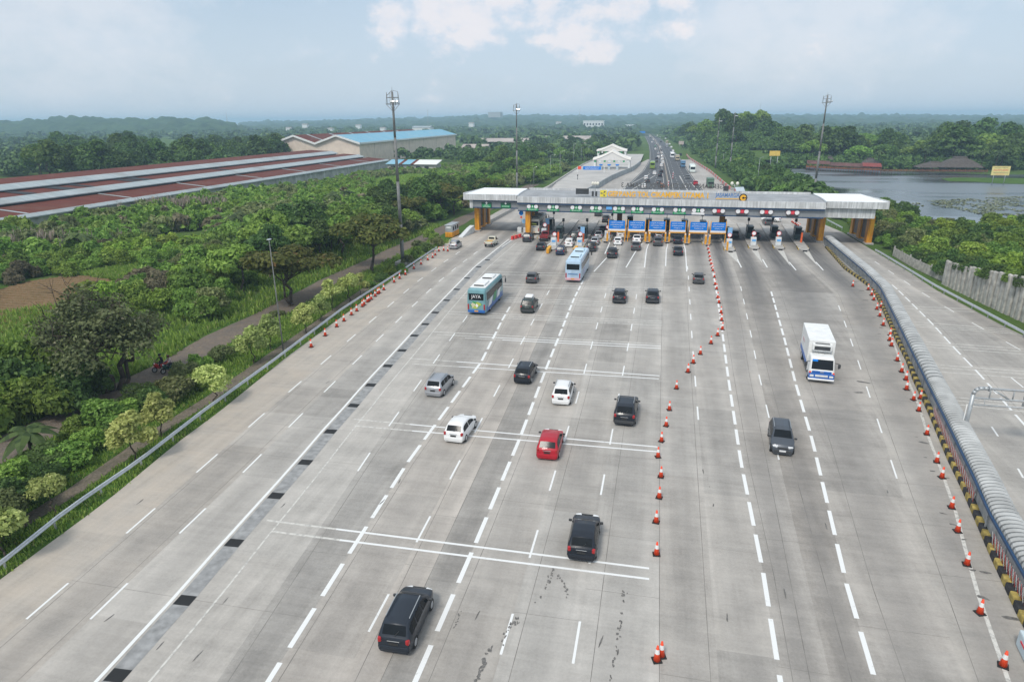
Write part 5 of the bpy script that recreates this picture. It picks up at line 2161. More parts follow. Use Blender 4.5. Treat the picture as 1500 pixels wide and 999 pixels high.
canopy("nearer white peaked toll canopy on the ramp", 868.5, 924.5, 233, 221.5, 322)
canopy("farther white peaked toll canopy on the ramp", 874, 918.5, 220.5, 212.5, 400)
bg2 = "toll booths under the white canopies"
for i, u in enumerate((880, 892, 904)):
    p = at(u, 250, 318)
    t = thing("toll_booth", "small blue toll booth under the nearer white canopy, %s from the left" % nth(i), "toll booth", (p.x, 318, RZ), 0, bg2)
    mb = MB()
    mb.box((0, 0, 1.0), (1.0, 2.2, 2.0))
    mb.build("cabin", mat("booth_pale", (.45, .52, .56), .6), t)
    mb = MB()
    mb.box((0, 0, 2.2), (1.5, 2.6, .4))
    mb.build("roof", SIGNB, t)
p = at(867, 253, 300)
t = thing("sign_portal", "blue sign board on a low portal across the ramp, orange panel at its left", "sign", (p.x, 300, 0))
mb = MB()
mb.box((0, 0, 3.1), (8.0, .2, 1.5))
mb.build("panel", SIGNB, t)
text("lettering", "LAJUR KHUSUS\nGOLONGAN I", .55, SIGNW, t, (0, -.13, 3.1), width=6.2, extrude=.01)
mb = MB()
mb.box((-5.6, 0, 3.2), (1.5, .2, 1.3))
mb.build("orange_panel", CONEO, t)
for x in (-6.4, 5.4):
    mb = MB()
    mb.box((x, .1, 1.9), (.25, .25, 3.8))
    mb.build("post", WHITE, t)
q = gp(846, 268)
t = thing("camera_post", "dark camera post on the ramp in front of the blue sign portal", "post", (q.x, q.y, .5))
mb = MB()
mb.tube((0, 0, 0), (0, 0, 2.4), .12, .1, 8)
mb.build("pole", DGREY, t)
mb = MB()
mb.box((0, -.2, 2.4), (.5, .6, .4), 0, .05)
mb.build("camera_box", DGREY, t)
# highway median barrier and red-white barrier line on the right of the apron
t = thing("median_barrier", "pale concrete barrier in the middle of the far highway", "barrier", (0, 0, 0))
mb = MB()
mb.grid([[(cut(MED, y) - .35, y, 0), (cut(MED, y) - .12, y, .95), (cut(MED, y) + .12, y, .95), (cut(MED, y) + .35, y, 0)] for y in [190 + 8 * i for i in range(110)]], smooth=False)
mb.build("barrier_body", mat("tan_barrier", (.36, .31, .26), .85, var=.2, scale=.3), t)
t = thing("red_white_barrier", "red and white concrete barrier along the right edge of the apron beyond the gate", "barrier", (0, 0, 0))
for k in range(60):
    mb = MB()
    y0_, y1_ = 168 + 5 * k, 173 + 5 * k
    x0, x1 = cut(AP_R, y0_) - .2, cut(AP_R, y1_) - .2
    mb.prism([(x0 - .2, y0_), (x0 + .25, y0_), (x1 + .25, y1_), (x1 - .2, y1_)], 0, .95)
    mb.build("block", mat("faded_red_paint", (.55, .12, .10), .7) if k % 2 else CONC, t)
pg_ = "red and white delineator posts on the apron"
for i, (u, v) in enumerate(((979, 276), (985.5, 262))):
    q = gp(u, v)
    t = thing("delineator_post", ("tall red and white post nearest the gate beyond the roof lettering", "tall red and white post at the start of the dark asphalt")[i], "post", (q.x, q.y, 0), 0, pg_)
    for k in range(6):
        mb = MB()
        mb.tube((0, 0, .45 * k), (0, 0, .45 * k + .45), .14, .14, 8)
        mb.build("band", SIGNR if k % 2 == 0 else SIGNW, t)

# ------------------------------------------------------------------ toll gate


def streaky(name, a, b_, rough):
    """cladding with rain streaks running down it"""
    m, nt, b = nodes_of(name)
    Po = N(nt, "NewGeometry").outputs["Position"]
    s1 = noise(nt, scaled(nt, Po, (2.6, 2.6, .22)), 1.0, 5, .65)
    s2 = noise(nt, Po, .5, 3, .6)
    col = mixc(nt, mapr(nt, mul(nt, s1, mapr(nt, s2, .3, .7, .75, 1.15)), .38, .62, 0, 1), a, b_)
    nt.links.new(col, b.inputs["Base Color"])
    b.inputs["Roughness"].default_value = rough
    b.inputs["Specular IOR Level"].default_value = .3
    return m


FASC = streaky("white_fascia_panel", (.48, .485, .48), (.69, .70, .70), .5)
ORANGE = streaky("orange_cladding_streaked", (.52, .21, .015), (.86, .40, .02), .5)
RIB = mat("ribbed_grey_cladding", (0.30, 0.315, 0.33), 0.5, .2, .1)
ROOFG = mat("weathered_grey_roof", (0.33, 0.335, 0.34), 0.6, .1, .22, .35)
ROOFW = mat("bright_white_roof", (0.84, 0.85, 0.85), 0.5, var=.03)
SEAM = mat("fascia_seam", (0.38, 0.40, 0.41), 0.6)
GZ = 8.5
F0, F1 = Vector((-28.2, 137.2)), Vector((32.2, 135.0))
DEP = 14.2
gd = (F1 - F0).normalized()
gate = thing("toll_gate", "wide toll gate with grey roof, white end canopies and orange pillars", "toll gate", (0, 0, 0))


def fr(x, dy=0.0):
    """front line of the gate at x, dy metres behind it"""
    return F0.y + (F1.y - F0.y) * (x - F0.x) / (F1.x - F0.x) + dy


def gbox(name, x0, x1, dy0, dy1, z0, z1, m, n=1):
    mb = MB()
    mb.prism([(x0, fr(x0, dy0)), (x1, fr(x1, dy0)), (x1, fr(x1, dy1)), (x0, fr(x0, dy1))], z0, z1)
    return mb.build(name, m, gate)


# main roof: shallow vault with standing seams
mb = MB()
xs = [F0.x + (F1.x - F0.x) * i / 150 for i in range(151)]
rows = []
for i, x in enumerate(xs):
    row = []
    for k in range(9):
        f = k / 8
        z = GZ - .05 + .30 * (1 - (2 * f - 1.05) ** 2) + (0.035 if i % 3 == 0 else 0)
        row.append((x, fr(x, .35 + (DEP - .5) * f), z))
    rows.append(row)
mb.grid(rows, smooth=False)
mb.build("main_roof", ROOFG, gate)
gbox("fascia", F0.x - .1, F1.x + .1, 0, .35, GZ - 1.25, GZ, FASC)
gbox("rear_fascia", F0.x - .1, F1.x + .1, DEP - .15, DEP + .15, GZ - 1.2, GZ + .45, FASC)
gbox("blue_band", F0.x - .05, F1.x + .05, .12, .5, GZ - 1.58, GZ - 1.252, BLUE)
gbox("blue_band", F0.x - .05, F1.x + .05, .5, .8, GZ - 3.12, GZ - 2.9, BLUE)
gbox("soffit", F0.x, F1.x, .62, DEP - .2, GZ - 3.0, GZ - 2.8, DGREY)
mb = MB()
x = F0.x
while x < F1.x:
    mb.prism([(x, fr(x, .56)), (x + .16, fr(x, .56)), (x + .16, fr(x, .68)), (x, fr(x, .68))], GZ - 2.9, GZ - 1.58)
    mb.prism([(x + .16, fr(x, .61)), (x + .30, fr(x, .61)), (x + .30, fr(x, .66)), (x + .16, fr(x, .66))], GZ - 2.9, GZ - 1.58)
    x += .30
mb.build("ribbed_band", RIB, gate)
mb = MB()
for i in range(1, 34):
    x = F0.x + (F1.x - F0.x) * i / 34
    mb.prism([(x - .03, fr(x, -.012)), (x + .03, fr(x, -.012)), (x + .03, fr(x, .02)), (x - .03, fr(x, .02))], GZ - 1.22, GZ - .03)
mb.build("fascia_seams", SEAM, gate)
# roof end trims
for x in (F0.x - .12, F1.x + .12):
    mb = MB()
    rows = []
    for k in range(9):
        f = k / 8
        z = GZ + .30 * (1 - (2 * f - 1.05) ** 2)
        y = fr(x, .2 + (DEP - .3) * f)
        rows.append([(x - .15, y, z - .6), (x - .15, y, z + .12), (x + .15, y, z + .12), (x + .15, y, z - .6)])
    mb.grid(rows, smooth=False, closed=True)
    mb.build("roof_end_trim", GREY, gate)


def end_canopy(x0, x1, dyf, ribbed, out):
    z1 = GZ + .05
    mb = MB()
    sl = .9
    ins = lambda x: x
    a, b = x0, x1
    mb.face([(a, fr(a, dyf + .2), z1), (b, fr(b, dyf + .2), z1), (b - (2.0 if out > 0 else 0), fr(b, DEP - 1), z1 + .35), (a + (2.0 if out < 0 else 0), fr(a, DEP - 1), z1 + .35)])
    mb.face([(a, fr(a, dyf + .2), z1 - .3), (b, fr(b, dyf + .2), z1 - .3), (b - (2.0 if out > 0 else 0), fr(b, DEP - 1), z1 - .3), (a + (2.0 if out < 0 else 0), fr(a, DEP - 1), z1 - .3)])
    mb.build("white_roof", ROOFW, gate)
    gbox("fascia", a, b, dyf, dyf + .2, z1 - 1.25, z1 + .02, FASC)
    xo = b if out > 0 else a
    mb = MB()
    mb.prism([(xo - .1, fr(xo, dyf + .02)), (xo + .1, fr(xo, dyf + .02)), (xo + .1 - 2.0 * out, fr(xo, DEP - 1)), (xo - .1 - 2.0 * out, fr(xo, DEP - 1))], z1 - 1.25, z1 + .3)
    mb.build("fascia", FASC, gate)
    mb = MB()
    i0, i1 = (a + 1.9 if out < 0 else a, b - 1.9 if out > 0 else b)
    if ribbed:
        x = i0
        while x < i1:
            mb.prism([(x, fr(x, dyf + .7)), (x + .2, fr(x, dyf + .7)), (x + .2, fr(x, dyf + .82)), (x, fr(x, dyf + .82))], z1 - 2.85, z1 - 1.5)
            mb.prism([(x + .2, fr(x, dyf + .75)), (x + .36, fr(x, dyf + .75)), (x + .36, fr(x, dyf + .8)), (x + .2, fr(x, dyf + .8))], z1 - 2.85, z1 - 1.5)
            x += .36
        mb.build("ribbed_band", RIB, gate)
        gbox("blue_band", i0, i1, dyf + .5, dyf + .9, z1 - 1.55, z1 - 1.252, BLUE)
        gbox("blue_band", i0, i1, dyf + .6, dyf + .9, z1 - 3.05, z1 - 2.85, BLUE)
        gbox("corner_panel", i0 - .7, i0, dyf + .5, dyf + 1.0, z1 - 3.05, z1 - 1.25, FASC)
    else:
        mb.prism([(i0, fr(i0, dyf + .7)), (i1, fr(i1, dyf + .7)), (i1, fr(i1, dyf + .9)), (i0, fr(i0, dyf + .9))], z1 - 3.15, z1 - 1.252)
        mb.build("white_band", FASC, gate)
        mb = MB()
        n = 11
        for k in range(1, n):
            x = i0 + (i1 - i0) * k / n
            mb.prism([(x - .03, fr(x, dyf + .685)), (x + .03, fr(x, dyf + .685)), (x + .03, fr(x, dyf + .72)), (x - .03, fr(x, dyf + .72))], z1 - 3.1, z1 - 1.3)
        mb.build("fascia_seams", SEAM, gate)
    gbox("soffit", i0, i1, dyf + .91, DEP - 1.2, z1 - 3.0, z1 - 2.8, DGREY)
    mb = MB()
    n = 12
    for k in range(1, n):
        x = a + (b - a) * k / n
        mb.prism([(x - .03, fr(x, dyf - .012)), (x + .03, fr(x, dyf - .012)), (x + .03, fr(x, dyf + .02)), (x - .03, fr(x, dyf + .02))], z1 - 1.22, z1 - .03)
    mb.build("fascia_seams", SEAM, gate)


end_canopy(-40.9, F0.x - .3, 2.4, True, -1)
end_canopy(F1.x + .3, 43.6, 1.6, False, 1)

# pillars: orange slabs with a grey screen between them
for (u, v, L) in ((699, 339, 10.5), (773, 346, 10.5), (1201, 355, 11.5), (1272, 358, 12.0)):
    q = gp(u, v)
    pz = GZ - 3.0
    left = u < 900
    for k, (d0, d1) in enumerate(((0, 1.5), (L * .42, L * .58), (L - 1.5, L))):
        mb = MB()
        mb.box((q.x, q.y + (d0 + d1) / 2, pz / 2), (1.05, d1 - d0, pz), 0, .06)
        mb.build("pillar", ORANGE, gate)
    mb = MB()
    mb.box((q.x, q.y + L / 2, pz / 2 + .3), (.35, L - 3, pz - .9))
    mb.build("pillar_screen", mat("pillar_screen_grey", (.17, .15, .13), .6, var=.3, scale=2), gate)
    mb = MB()
    mb.box((q.x, q.y + L / 2, .15), (1.6, L + 1, .3))
    mb.build("pillar_plinth", CONC, gate)
for (u, v) in ((908, 322), (1056, 330)):
    q = at(u, v, 151)
    mb = MB()
    mb.box((q.x, 149.5, (GZ - 3) / 2), (1.1, 1.6, GZ - 3), 0, .05)
    mb.build("pillar", ORANGE if u > 1000 else mat("brown_cladding", (.26, .11, .03), .5), gate)

# roof lettering
p0, p1 = at(893, 287, fr(-8, .9)), at(1036, 291, fr(14, .9))
y = fr(3, 1.0)
text("front_lettering", "GERBANG TOL CIKAMPEK UTAMA 1", 1.45, LETY, gate, ((p0.x + p1.x) / 2, y, GZ + .75), (pi / 2, 0, -.036), (p1.x - p0.x) * 1.03, .07, bold=.055)
mb = MB()
for k in range(14):
    x = p0.x + (p1.x - p0.x) * k / 13
    mb.tube((x, y + .12, GZ + .1), (x, y + .12, GZ + 1.2), .03, .03, 5)
mb.tube((p0.x, y + .12, GZ + .35), (p1.x, y + .12 - .75, GZ + .35), .03, .03, 5)
mb.build("lettering_frame", GREY, gate)
p0, p1 = at(912, 276, fr(-5, DEP)), at(1058, 279, fr(22, DEP))
text("rear_lettering", "GERBANG TOL CIKAMPEK UTAMA 3", 1.45, LETD, gate, ((p0.x + p1.x) / 2, fr(8, DEP), GZ + 1.35), (pi / 2, 0, pi - .036), (p1.x - p0.x) * 1.03, .06, bold=.015)
p = at(1066, 284.5, fr(19, 1.0))
text("operator_lettering", "JASAMARGA", 1.05, mat("letter_blue", (.12, .22, .42), .4), gate, (p.x, fr(19, 1), GZ + .95), (pi / 2, 0, -.036), 4.6, .06, bold=.03)
mb = MB()
mb.box((p.x + .6, fr(19, 1), GZ + .28), (5.6, .08, .14))
mb.build("lettering_underline", LETY, gate)
# round ring logo, yellow square logo, dark boards
p = at(1089, 287, fr(22, .9))
mb = MB()
c = Vector((p.x, fr(22, .9), GZ + .55))
mb.disc(c, .78, "Y", .1)
mb.mi = 1
mb.disc(c + Vector((0, -.07, 0)), .58, "Y", .06)
mb.mi = 0
mb.disc(c + Vector((0, -.12, 0)), .2, "Y", .05)
mb.box(c + Vector((.42, -.12, 0)), (.4, .05, .16))
mb.build("ring_logo", [BLACK, LETY], gate)
p = at(884, 281.5, fr(-10, 1.0))
mb = MB()
c = Vector((p.x, fr(-10, 1), GZ + .85))
mb.box(c, (1.35, .08, 1.35))
mb.mi = 1
for k in range(3):
    a = 2 * pi * k / 3 + .5
    d = Vector((cos(a), 0, sin(a)))
    e = Vector((-sin(a), 0, cos(a)))
    mb.face([c + Vector((0, -.05, 0)) + d * .05, c + Vector((0, -.05, 0)) + d * .55 + e * .1, c + Vector((0, -.05, 0)) + d * .50 + e * .34, c + Vector((0, -.05, 0)) + d * .18 + e * .2])
mb.build("square_logo", [mat("logo_yellow", (.82, .66, .05), .5), BLUE], gate)
p = at(853, 281, fr(-15, 1.5))
mb = MB()
mb.box((p.x, fr(-15, 1.5), GZ + 1.15), (2.7, .25, 1.15))
mb.build("dark_display_board", DGREY, gate)
for u in (868.5, 873.5):
    p = at(u, 281, fr(-12, 1.2))
    mb = MB()
    mb.box((p.x, fr(-12, 1.2), GZ + .75), (.42, .3, 1.0), 0, .05)
    mb.build("speaker_box", DGREY, gate)
p = at(1063.5, 277, fr(19, DEP))
mb = MB()
mb.box((p.x, fr(19, DEP), GZ + 1.0), (1.1, .2, 1.0))
mb.build("dark_display_board", DGREY, gate)
for u, yy_, n in ((872, 8.0, 3), (1076, 11.5, 2)):
    p = at(u, 273, fr(0, yy_))
    t = thing("floodlight_cluster", ("cluster of white floodlights on the gate roof behind the yellow logo", "pair of white floodlights on the gate roof above the ring logo")[u > 900], "floodlight", (p.x, fr(0, yy_), GZ + .6))
    mb = MB()
    mb.tube((0, 0, 0), (0, 0, 1.5), .06, .06, 6)
    mb.box((0, 0, 1.2), (1.5, .08, .08))
    mb.build("stand", GREY, t)
    for k in range(n):
        mb = MB()
        mb.sphere((-.55 + 1.1 * k / max(1, n - 1), 0, 1.65), .34, 10, (1, .7, 1.1))
        mb.build("lamp", mat("lamp_cream", (.75, .72, .62), .5), t)
p = at(1084, 276.5, fr(22, 11))
t = thing("solar_panel", "tilted pale panel on the gate roof right of the floodlight pair", "panel", (p.x, fr(22, 11), GZ + .5))
mb = MB()
mb.box((0, 0, .7), (1.9, 1.2, .08), .3, 0, .7)
mb.build("panel", mat("panel_glass", (.45, .52, .56), .3), t)
mb = MB()
mb.tube((0, 0, 0), (0, 0, .7), .06, .06, 6)
mb.build("stand", GREY, t)

# lane signals on the gate front
LS = [(779, 297, 0), (809.6, 297.5, 0), (843.8, 298.4, 0), (873, 299, 0), (907, 300, 1), (934, 301, 1), (964, 302, 1), (995.6, 302.7, 1), (1023, 303.4, 2), (1052.7, 304.5, 3), (1087, 305.5, 3), (1122, 306.7, 3), (1160, 308.5, 3)]
lsg = "lane signals on the gate front"
ARW = mat("arrow_white_green", (.75, .85, .78), .4)
for i, (u, v, kind) in enumerate(LS):
    p = at(u, v, fr(0, .4))
    y = fr(p.x, .3)
    t = thing("lane_signal", "two white discs and a %s on the gate front, %s from the left" % ("red cross" if kind == 3 else "green arrow", nth(i)), "lane signal", (p.x, y, 0), -.036, lsg)
    z = GZ - 2.05
    for s in (-.78, .78):
        mb = MB()
        mb.disc((s, 0, z), .43, "Y", .08)
        mb.mi = 1
        mb.disc((s, -.05, z), .415, "Y", .04)
        mb.build("disc", [SIGNR, SIGNW], t)
    mb = MB()
    mb.box((0, 0, z), (.62, .1, .68))
    mb.build("signal_panel", SIGNR if kind == 3 else SIGNG, t)
    mb = MB()
    if kind == 3:
        mb.box((0, -.07, z), (.55, .03, .10), 0, 0)
        for k in (1, -1):
            mb.face([(-.22 * k - .05, -.075, z - .22), (-.22 * k + .05, -.075, z - .22), (.22 * k + .05, -.075, z + .22), (.22 * k - .05, -.075, z + .22)])
        mb.build("cross", mat("cross_bright_red", (.85, .10, .12), .4), t)
    else:
        mb.face([(-.06, -.07, z + .25), (.06, -.07, z + .25), (.06, -.07, z - .05), (-.06, -.07, z - .05)])
        mb.face([(-.22, -.07, z - .02), (.22, -.07, z - .02), (0, -.07, z - .27)])
        mb.build("arrow", ARW, t)
    mb = MB()
    mb.box((0, .0, z - .64), (2.5 if kind < 3 else 2.1, .1, .42))
    mb.build("plate", SIGNG if kind < 2 else (SIGNW if kind == 2 else DGREY), t)
    if kind < 2:
        text("lettering", "GTO e-TOLL" if kind else "SEMUA GOL.", .30, SIGNW, t, (0, -.06, z - .64), width=1.9, extrude=.008)
for i, (u, v, body) in enumerate(((712.7, 296.5, "SEMUA\nGOLONGAN"), (741, 297, "GANDAR"))):
    p = at(u, v, fr(-35, 3.0))
    t = thing("lane_sign", ("leftmost green lane sign with a white arrow on the gate's left end", "green arrow sign on the gate's left end, right one of the two")[i], "lane sign", (p.x, fr(p.x, 3.0), 0), -.036)
    mb = MB()
    mb.box((0, 0, GZ - 2.35), (2.3, .1, 1.2))
    mb.build("plate", mat("sign_dark_green", (.015, .09, .05), .5), t)
    mb = MB()
    mb.box((0, -.06, GZ - 2.5), (1.9, .03, .6 if i == 0 else .45))
    mb.build("text_field", SIGNG, t)
    mb = MB()
    mb.face([(-.08, -.08, GZ - 1.5), (.08, -.08, GZ - 1.5), (.08, -.08, GZ - 1.85), (-.08, -.08, GZ - 1.85)])
    mb.face([(-.3, -.08, GZ - 1.8), (.3, -.08, GZ - 1.8), (0, -.08, GZ - 2.12)])
    mb.build("arrow", SIGNW, t)
    text("lettering", body, .30, SIGNW, t, (0, -.09, GZ - 2.5), width=1.6, extrude=.008)
p = at(892.5, 299.3, fr(-9, .4))
t = thing("lane_sign", "small blue plate between two lane signals on the gate front", "lane sign", (p.x, fr(p.x, .3), 0), -.036)
mb = MB()
mb.box((0, 0, GZ - 2.0), (1.2, .08, .62), 0, .1)
mb.build("plate", mat("plate_light_blue", (.15, .45, .85), .4), t)

# islands with their booths and signs
HY = mat("hazard_yellow", (.70, .45, .04), .6, var=.2)
CABW = mat("cabinet_white", (.68, .70, .70), .5)
BOOTH = mat("booth_dark_green", (.035, .06, .06), .35, .2)
ISL = [(757, 349, 0), (792, 352, 1), (806, 368, 2), (845, 368, 2), (887, 356, 3), (918, 351, 4), (948, 357, 4), (977, 357, 4), (1006, 359, 4), (1036, 361, 4), (1070, 370, 5), (1106, 367, 5), (1143, 367, 5), (1179, 369, 5)]
ig, bg_, cg_, pg2 = "toll islands under the gate", "toll booths under the gate", "white machine cabinets on the islands", "yellow crash posts on the islands"
dg_, og_ = "round signs on the island cabinets", "orange barrier posts on the islands"
for i, (u, v, kind) in enumerate(ISL):
    q = gp(u, v)
    w = .95 if kind != 4 else .8
    th_ = 0.0 if i < 10 else radians((-1, -2, -3, -4)[i - 10] * -1)
    where = "%s toll island from the left" % nth(i)
    L = max(18, 163 - q.y)
    t = thing("toll_island", "raised concrete kerb island with a hazard-striped tip, %s" % where, "toll island", (q.x, q.y, 0), -th_, ig)
    mb = MB()
    mb.prism([(-w * .35, 0), (w * .35, 0), (w, 1.6), (w, L), (-w, L), (-w, 1.6)], 0, .28)
    mb.build("slab", CONC, t)
    mb = MB()
    for k in range(5):
        for s in (-1, 1):
            if k < 4:
                mb.mi = (k + (s > 0)) % 2
                mb.box((s * (w + .02), 1.9 + .8 * k, .16), (.08, .8, .30))
    mb.mi = 1
    mb.box((0, -.04, .16), (w * .8, .08, .3))
    mb.build("hazard_edge", [HY, KB], t)
    R_ = Matrix.Rotation(-th_, 4, "Z")
    loc = lambda x, y_, z=0.28: tuple(Vector((q.x, q.y, 0)) + (R_ @ Vector((x, y_, z))))
    # booth
    if i > 0:
        yb_ = 13.0 if kind in (1, 2, 3, 5) else 16
        t = thing("toll_booth", "dark toll booth on the %s" % where, "toll booth", loc(0, yb_), -th_, bg_)
        mb = MB()
        mb.box((0, 0, .55), (1.25, 2.6, 1.1), 0, .05)
        mb.box((0, 0, 2.35), (1.35, 2.8, .18), 0, .04)
        for sx in (-.58, .58):
            for sy in (-1.22, 1.22):
                mb.box((sx, sy, 1.7), (.09, .09, 1.2))
        mb.build("cabin", BOOTH, t)
        mb = MB()
        mb.box((0, 0, 1.68), (1.12, 2.46, 1.16))
        mb.build("window", GLASS, t)
        t = thing("lane_machine", "dark payment machine with a camera pole on the %s" % where, "machine", loc(.1, yb_ + 4.2), -th_, "payment machines on the islands")
        mb = MB()
        mb.box((0, 0, .8), (.55, .7, 1.6), 0, .05)
        mb.build("cabinet", DGREY, t)
        mb = MB()
        mb.tube((0, .5, 0), (0, .5, 3.0), .06, .06, 6)
        mb.box((0, .45, 3.1), (.5, .3, .7), 0, .05)
        mb.build("camera_pole", DGREY, t)
    if kind in (1, 2, 3, 5) and i != 13 or i == 9:
        zc = 4.4
        t = thing("machine_cabinet", "white cabinet with a blue sign on the %s" % where, "cabinet", loc(0, zc), -th_, cg_)
        mb = MB()
        mb.box((0, 0, .75), (1.05, .9, 1.5), 0, .05)
        mb.build("body", CABW, t)
        mb = MB()
        mb.box((.05, -.47, .95), (.72, .04, .38))
        mb.build("blue_sign", mat("plate_light_blue", (.15, .45, .85)), t)
        if kind != 4:
            t = thing("round_sign", "round white sign on a short pole on the %s" % where, "round sign", loc(.05, zc + .7), -th_, dg_)
            mb = MB()
            mb.tube((0, 0, 0), (0, 0, 2.2), .04, .04, 6)
            mb.build("pole", GREY, t)
            mb = MB()
            mb.disc((0, -.05, 2.15), .42, "Y", .05)
            mb.mi = 1
            mb.disc((0, -.09, 2.15), .34, "Y", .03)
            mb.build("disc", [SIGNR, SIGNW], t)
    if kind in (1, 2, 3, 5):
        t = thing("barrier_post", "orange barrier post before the booth on the %s" % where, "barrier post", loc(.3, 8.6), -th_, og_)
        mb = MB()
        mb.box((0, 0, 1.0), (.34, .34, 2.0), 0, .04)
        mb.build("housing", mat("orange_red_paint", (.80, .14, .03), .5), t)
        mb = MB()
        mb.box((0, .1, 2.15), (.5, .3, .35), 0, .04)
        mb.build("lamp_box", DGREY, t)
    if i in (1, 3, 10):
        t = thing("notice_board", "light blue notice board on the %s" % where, "notice board", loc(.25, 7.2), -th_, "light blue notice boards on the islands")
        mb = MB()
        mb.tube((0, .05, 0), (0, .05, 2.4), .05, .05, 6)
        mb.build("pole", GREY, t)
        mb = MB()
        mb.box((0, 0, 2.6), (.85, .06, 1.3))
        mb.build("board", mat("board_light_blue", (.25, .48, .75), .5), t)
    if kind == 4 or i in (4, 10):
        for k, dx in enumerate((-.38, .38) if i not in (4, 10) else (.25 if i == 4 else -.6,)):
            t = thing("crash_post", "%s yellow crash post at the tip of the %s" % (("left", "right")[k] if kind == 4 else "single", where), "crash post", loc(dx, .7), -th_, pg2)
            mb = MB()
            mb.box((0, 0, .95), (.34, .34, 1.9), 0, .03)
            mb.build("post", YEL, t)
            mb = MB()
            mb.box((0, -.18, 1.75), (.2, .03, .25))
            mb.build("reflector", SIGNW, t)
    if kind == 2:
        t = thing("crash_guard", "long yellow crash guard at the tip of the %s" % where, "crash guard", loc(-.1, -2.6, 0), -th_ , "yellow crash guards before the islands")
        mb = MB()
        mb.box((0, 1.5, .5), (.5, 3.2, .9), 0, .08)
        mb.build("beam", YEL, t)
        mb = MB()
        for k in range(4):
            mb.box((0, .2 + .9 * k, .5), (.56, .14, .94))
        mb.build("ribs", HY, t)
    if i == 0:
        for k in range(3):
            t = thing("water_barrier", "red plastic barrier block before the left pillar, %s from the camera" % nth(k), "barrier", loc(.1 - .55 + .5 * k, -2.0 + 1.3 * k, 0), -.35, "red plastic barrier blocks")
            mb = MB()
            mb.box((0, 0, .4), (.4, .85, .8), 0, .08)
            mb.build("body", mat("red_plastic", (.75, .05, .04), .4), t)
        for k, dx in enumerate((-.6, .75)):
            t = thing("concrete_block", "pale concrete block at the foot of the left pillar, %s one" % ("left", "right")[k], "block", loc(dx, 6.5, 0), 0, "pale blocks at the left pillar")
            mb = MB()
            mb.box((0, 0, .65), (1.0, 1.0, 1.3), 0, .06)
            mb.build("body", CABW, t)
        t = thing("road_sign", "pole with two round blue signs and an orange panel left of the white bus", "road sign", loc(-.2, 6.0, 0))
        mb = MB()
        mb.tube((0, 0, 0), (0, 0, 4.8), .05, .05, 6)
        mb.build("pole", GREY, t)
        for z_, dx, r_, mm in ((4.5, .0, .5, SIGNB), (2.75, .65, .5, mat("board_light_blue", (.25, .48, .75)))):
            mb = MB()
            mb.disc((dx, -.08, z_), r_, "Y", .05)
            mb.build("disc", mm, t)
        mb = MB()
        mb.box((0, -.08, 3.6), (.4, .05, .4))
        mb.build("orange_panel", CONEO, t)
# height portals with blue boards
PB = [(892, 915.5, 4, 5), (921, 944.5, 5, 6), (951, 974.5, 6, 7), (982, 1004, 7, 8), (1011, 1036, 8, 9), (1042, 1063, 9, 10)]
for i, (u0, u1, a, b) in enumerate(PB):
    vv = 330 + i * .55
    Y = 135.0
    p, q = at(u0, vv, Y), at(u1, vv, Y)
    t = thing("height_portal", "blue lane board hung on a height limit portal before the gate, %s from the left" % nth(i), "lane board", ((p.x + q.x) / 2, Y, 0), 0, "blue boards on height limit portals")
    w = q.x - p.x
    z1, z0 = at(u0, vv - 6.8, Y).z, at(u0, vv + 5.2, Y).z
    mb = MB()
    mb.box((0, 0, (z0 + z1) / 2), (w, .1, z1 - z0))
    mb.build("board", SIGNB, t)
    for k, s in enumerate(("LAJUR KHUSUS", "KENDARAAN KECIL", "TINGGI 2,1 M")):
        text("lettering", s, .31, SIGNW, t, (0, -.07, z1 - .36 - k * (z1 - z0 - .3) / 3 * 1.02), width=w * (.78, .80, .52)[k], extrude=.012)
    mb = MB()
    mb.box((0, 0, z0 - .2), (w + .2, .14, .36))
    mb.build("white_rail", SIGNW, t)
    mb = MB()
    mb.box((0, .05, z0 - .5), (w + .3, .2, .24))
    for s in (-1, 1):
        mb.box((s * (w / 2 + .1), .15, (z1 + .2) / 2), (.14, .14, z1 + .2))
    mb.build("portal_frame", YEL, t)
# lone booth at the left edge
q = gp(655, 349)
t = thing("roadside_booth", "grey booth with an orange base at the left edge before the gate", "booth", (q.x + .2, q.y + 3.2, 0), -.04)
mb = MB()
mb.box((0, 0, .55), (1.7, 4.6, 1.1), 0, .1)
mb.build("base", ORANGE, t)
mb = MB()
mb.box((0, 0, 1.75), (1.6, 4.5, 1.35), 0, .08)
mb.build("cabin", mat("booth_silver", (.50, .52, .54), .4, .4), t)
mb = MB()
mb.box((0, 0, 2.55), (1.8, 4.8, .25), 0, .08)
mb.build("roof", GREY, t)
for k in range(3):
    mb = MB()
    mb.box((.81, -1.4 + 1.4 * k, 1.85), (.03, .9, .8))
    mb.build("window", GLASS, t)
mb = MB()
mb.box((0, -2.27, 2.15), (1.0, .03, .4))
mb.build("sign", SIGNW, t)
q = gp(690, 343)
t = thing("concrete_wedge", "white concrete wedge barrier between the roadside booth and the left pillar", "barrier", (q.x - .5, q.y, 0), -.1)
mb = MB()
rows = [[(-.5, -5, 0), (-.5, -5, .15), (.5, -5, .15), (.5, -5, 0)], [(-.5, 0, 0), (-.5, 0, 1.3), (.5, 0, 1.3), (.5, 0, 0)], [(-.5, 2.2, 0), (-.5, 2.2, 1.6), (.5, 2.2, 1.6), (.5, 2.2, 0)]]
mb.grid(rows, smooth=False, closed=True)
mb.face(rows[0])
mb.face(rows[-1])
mb.build("body", CABW, t)

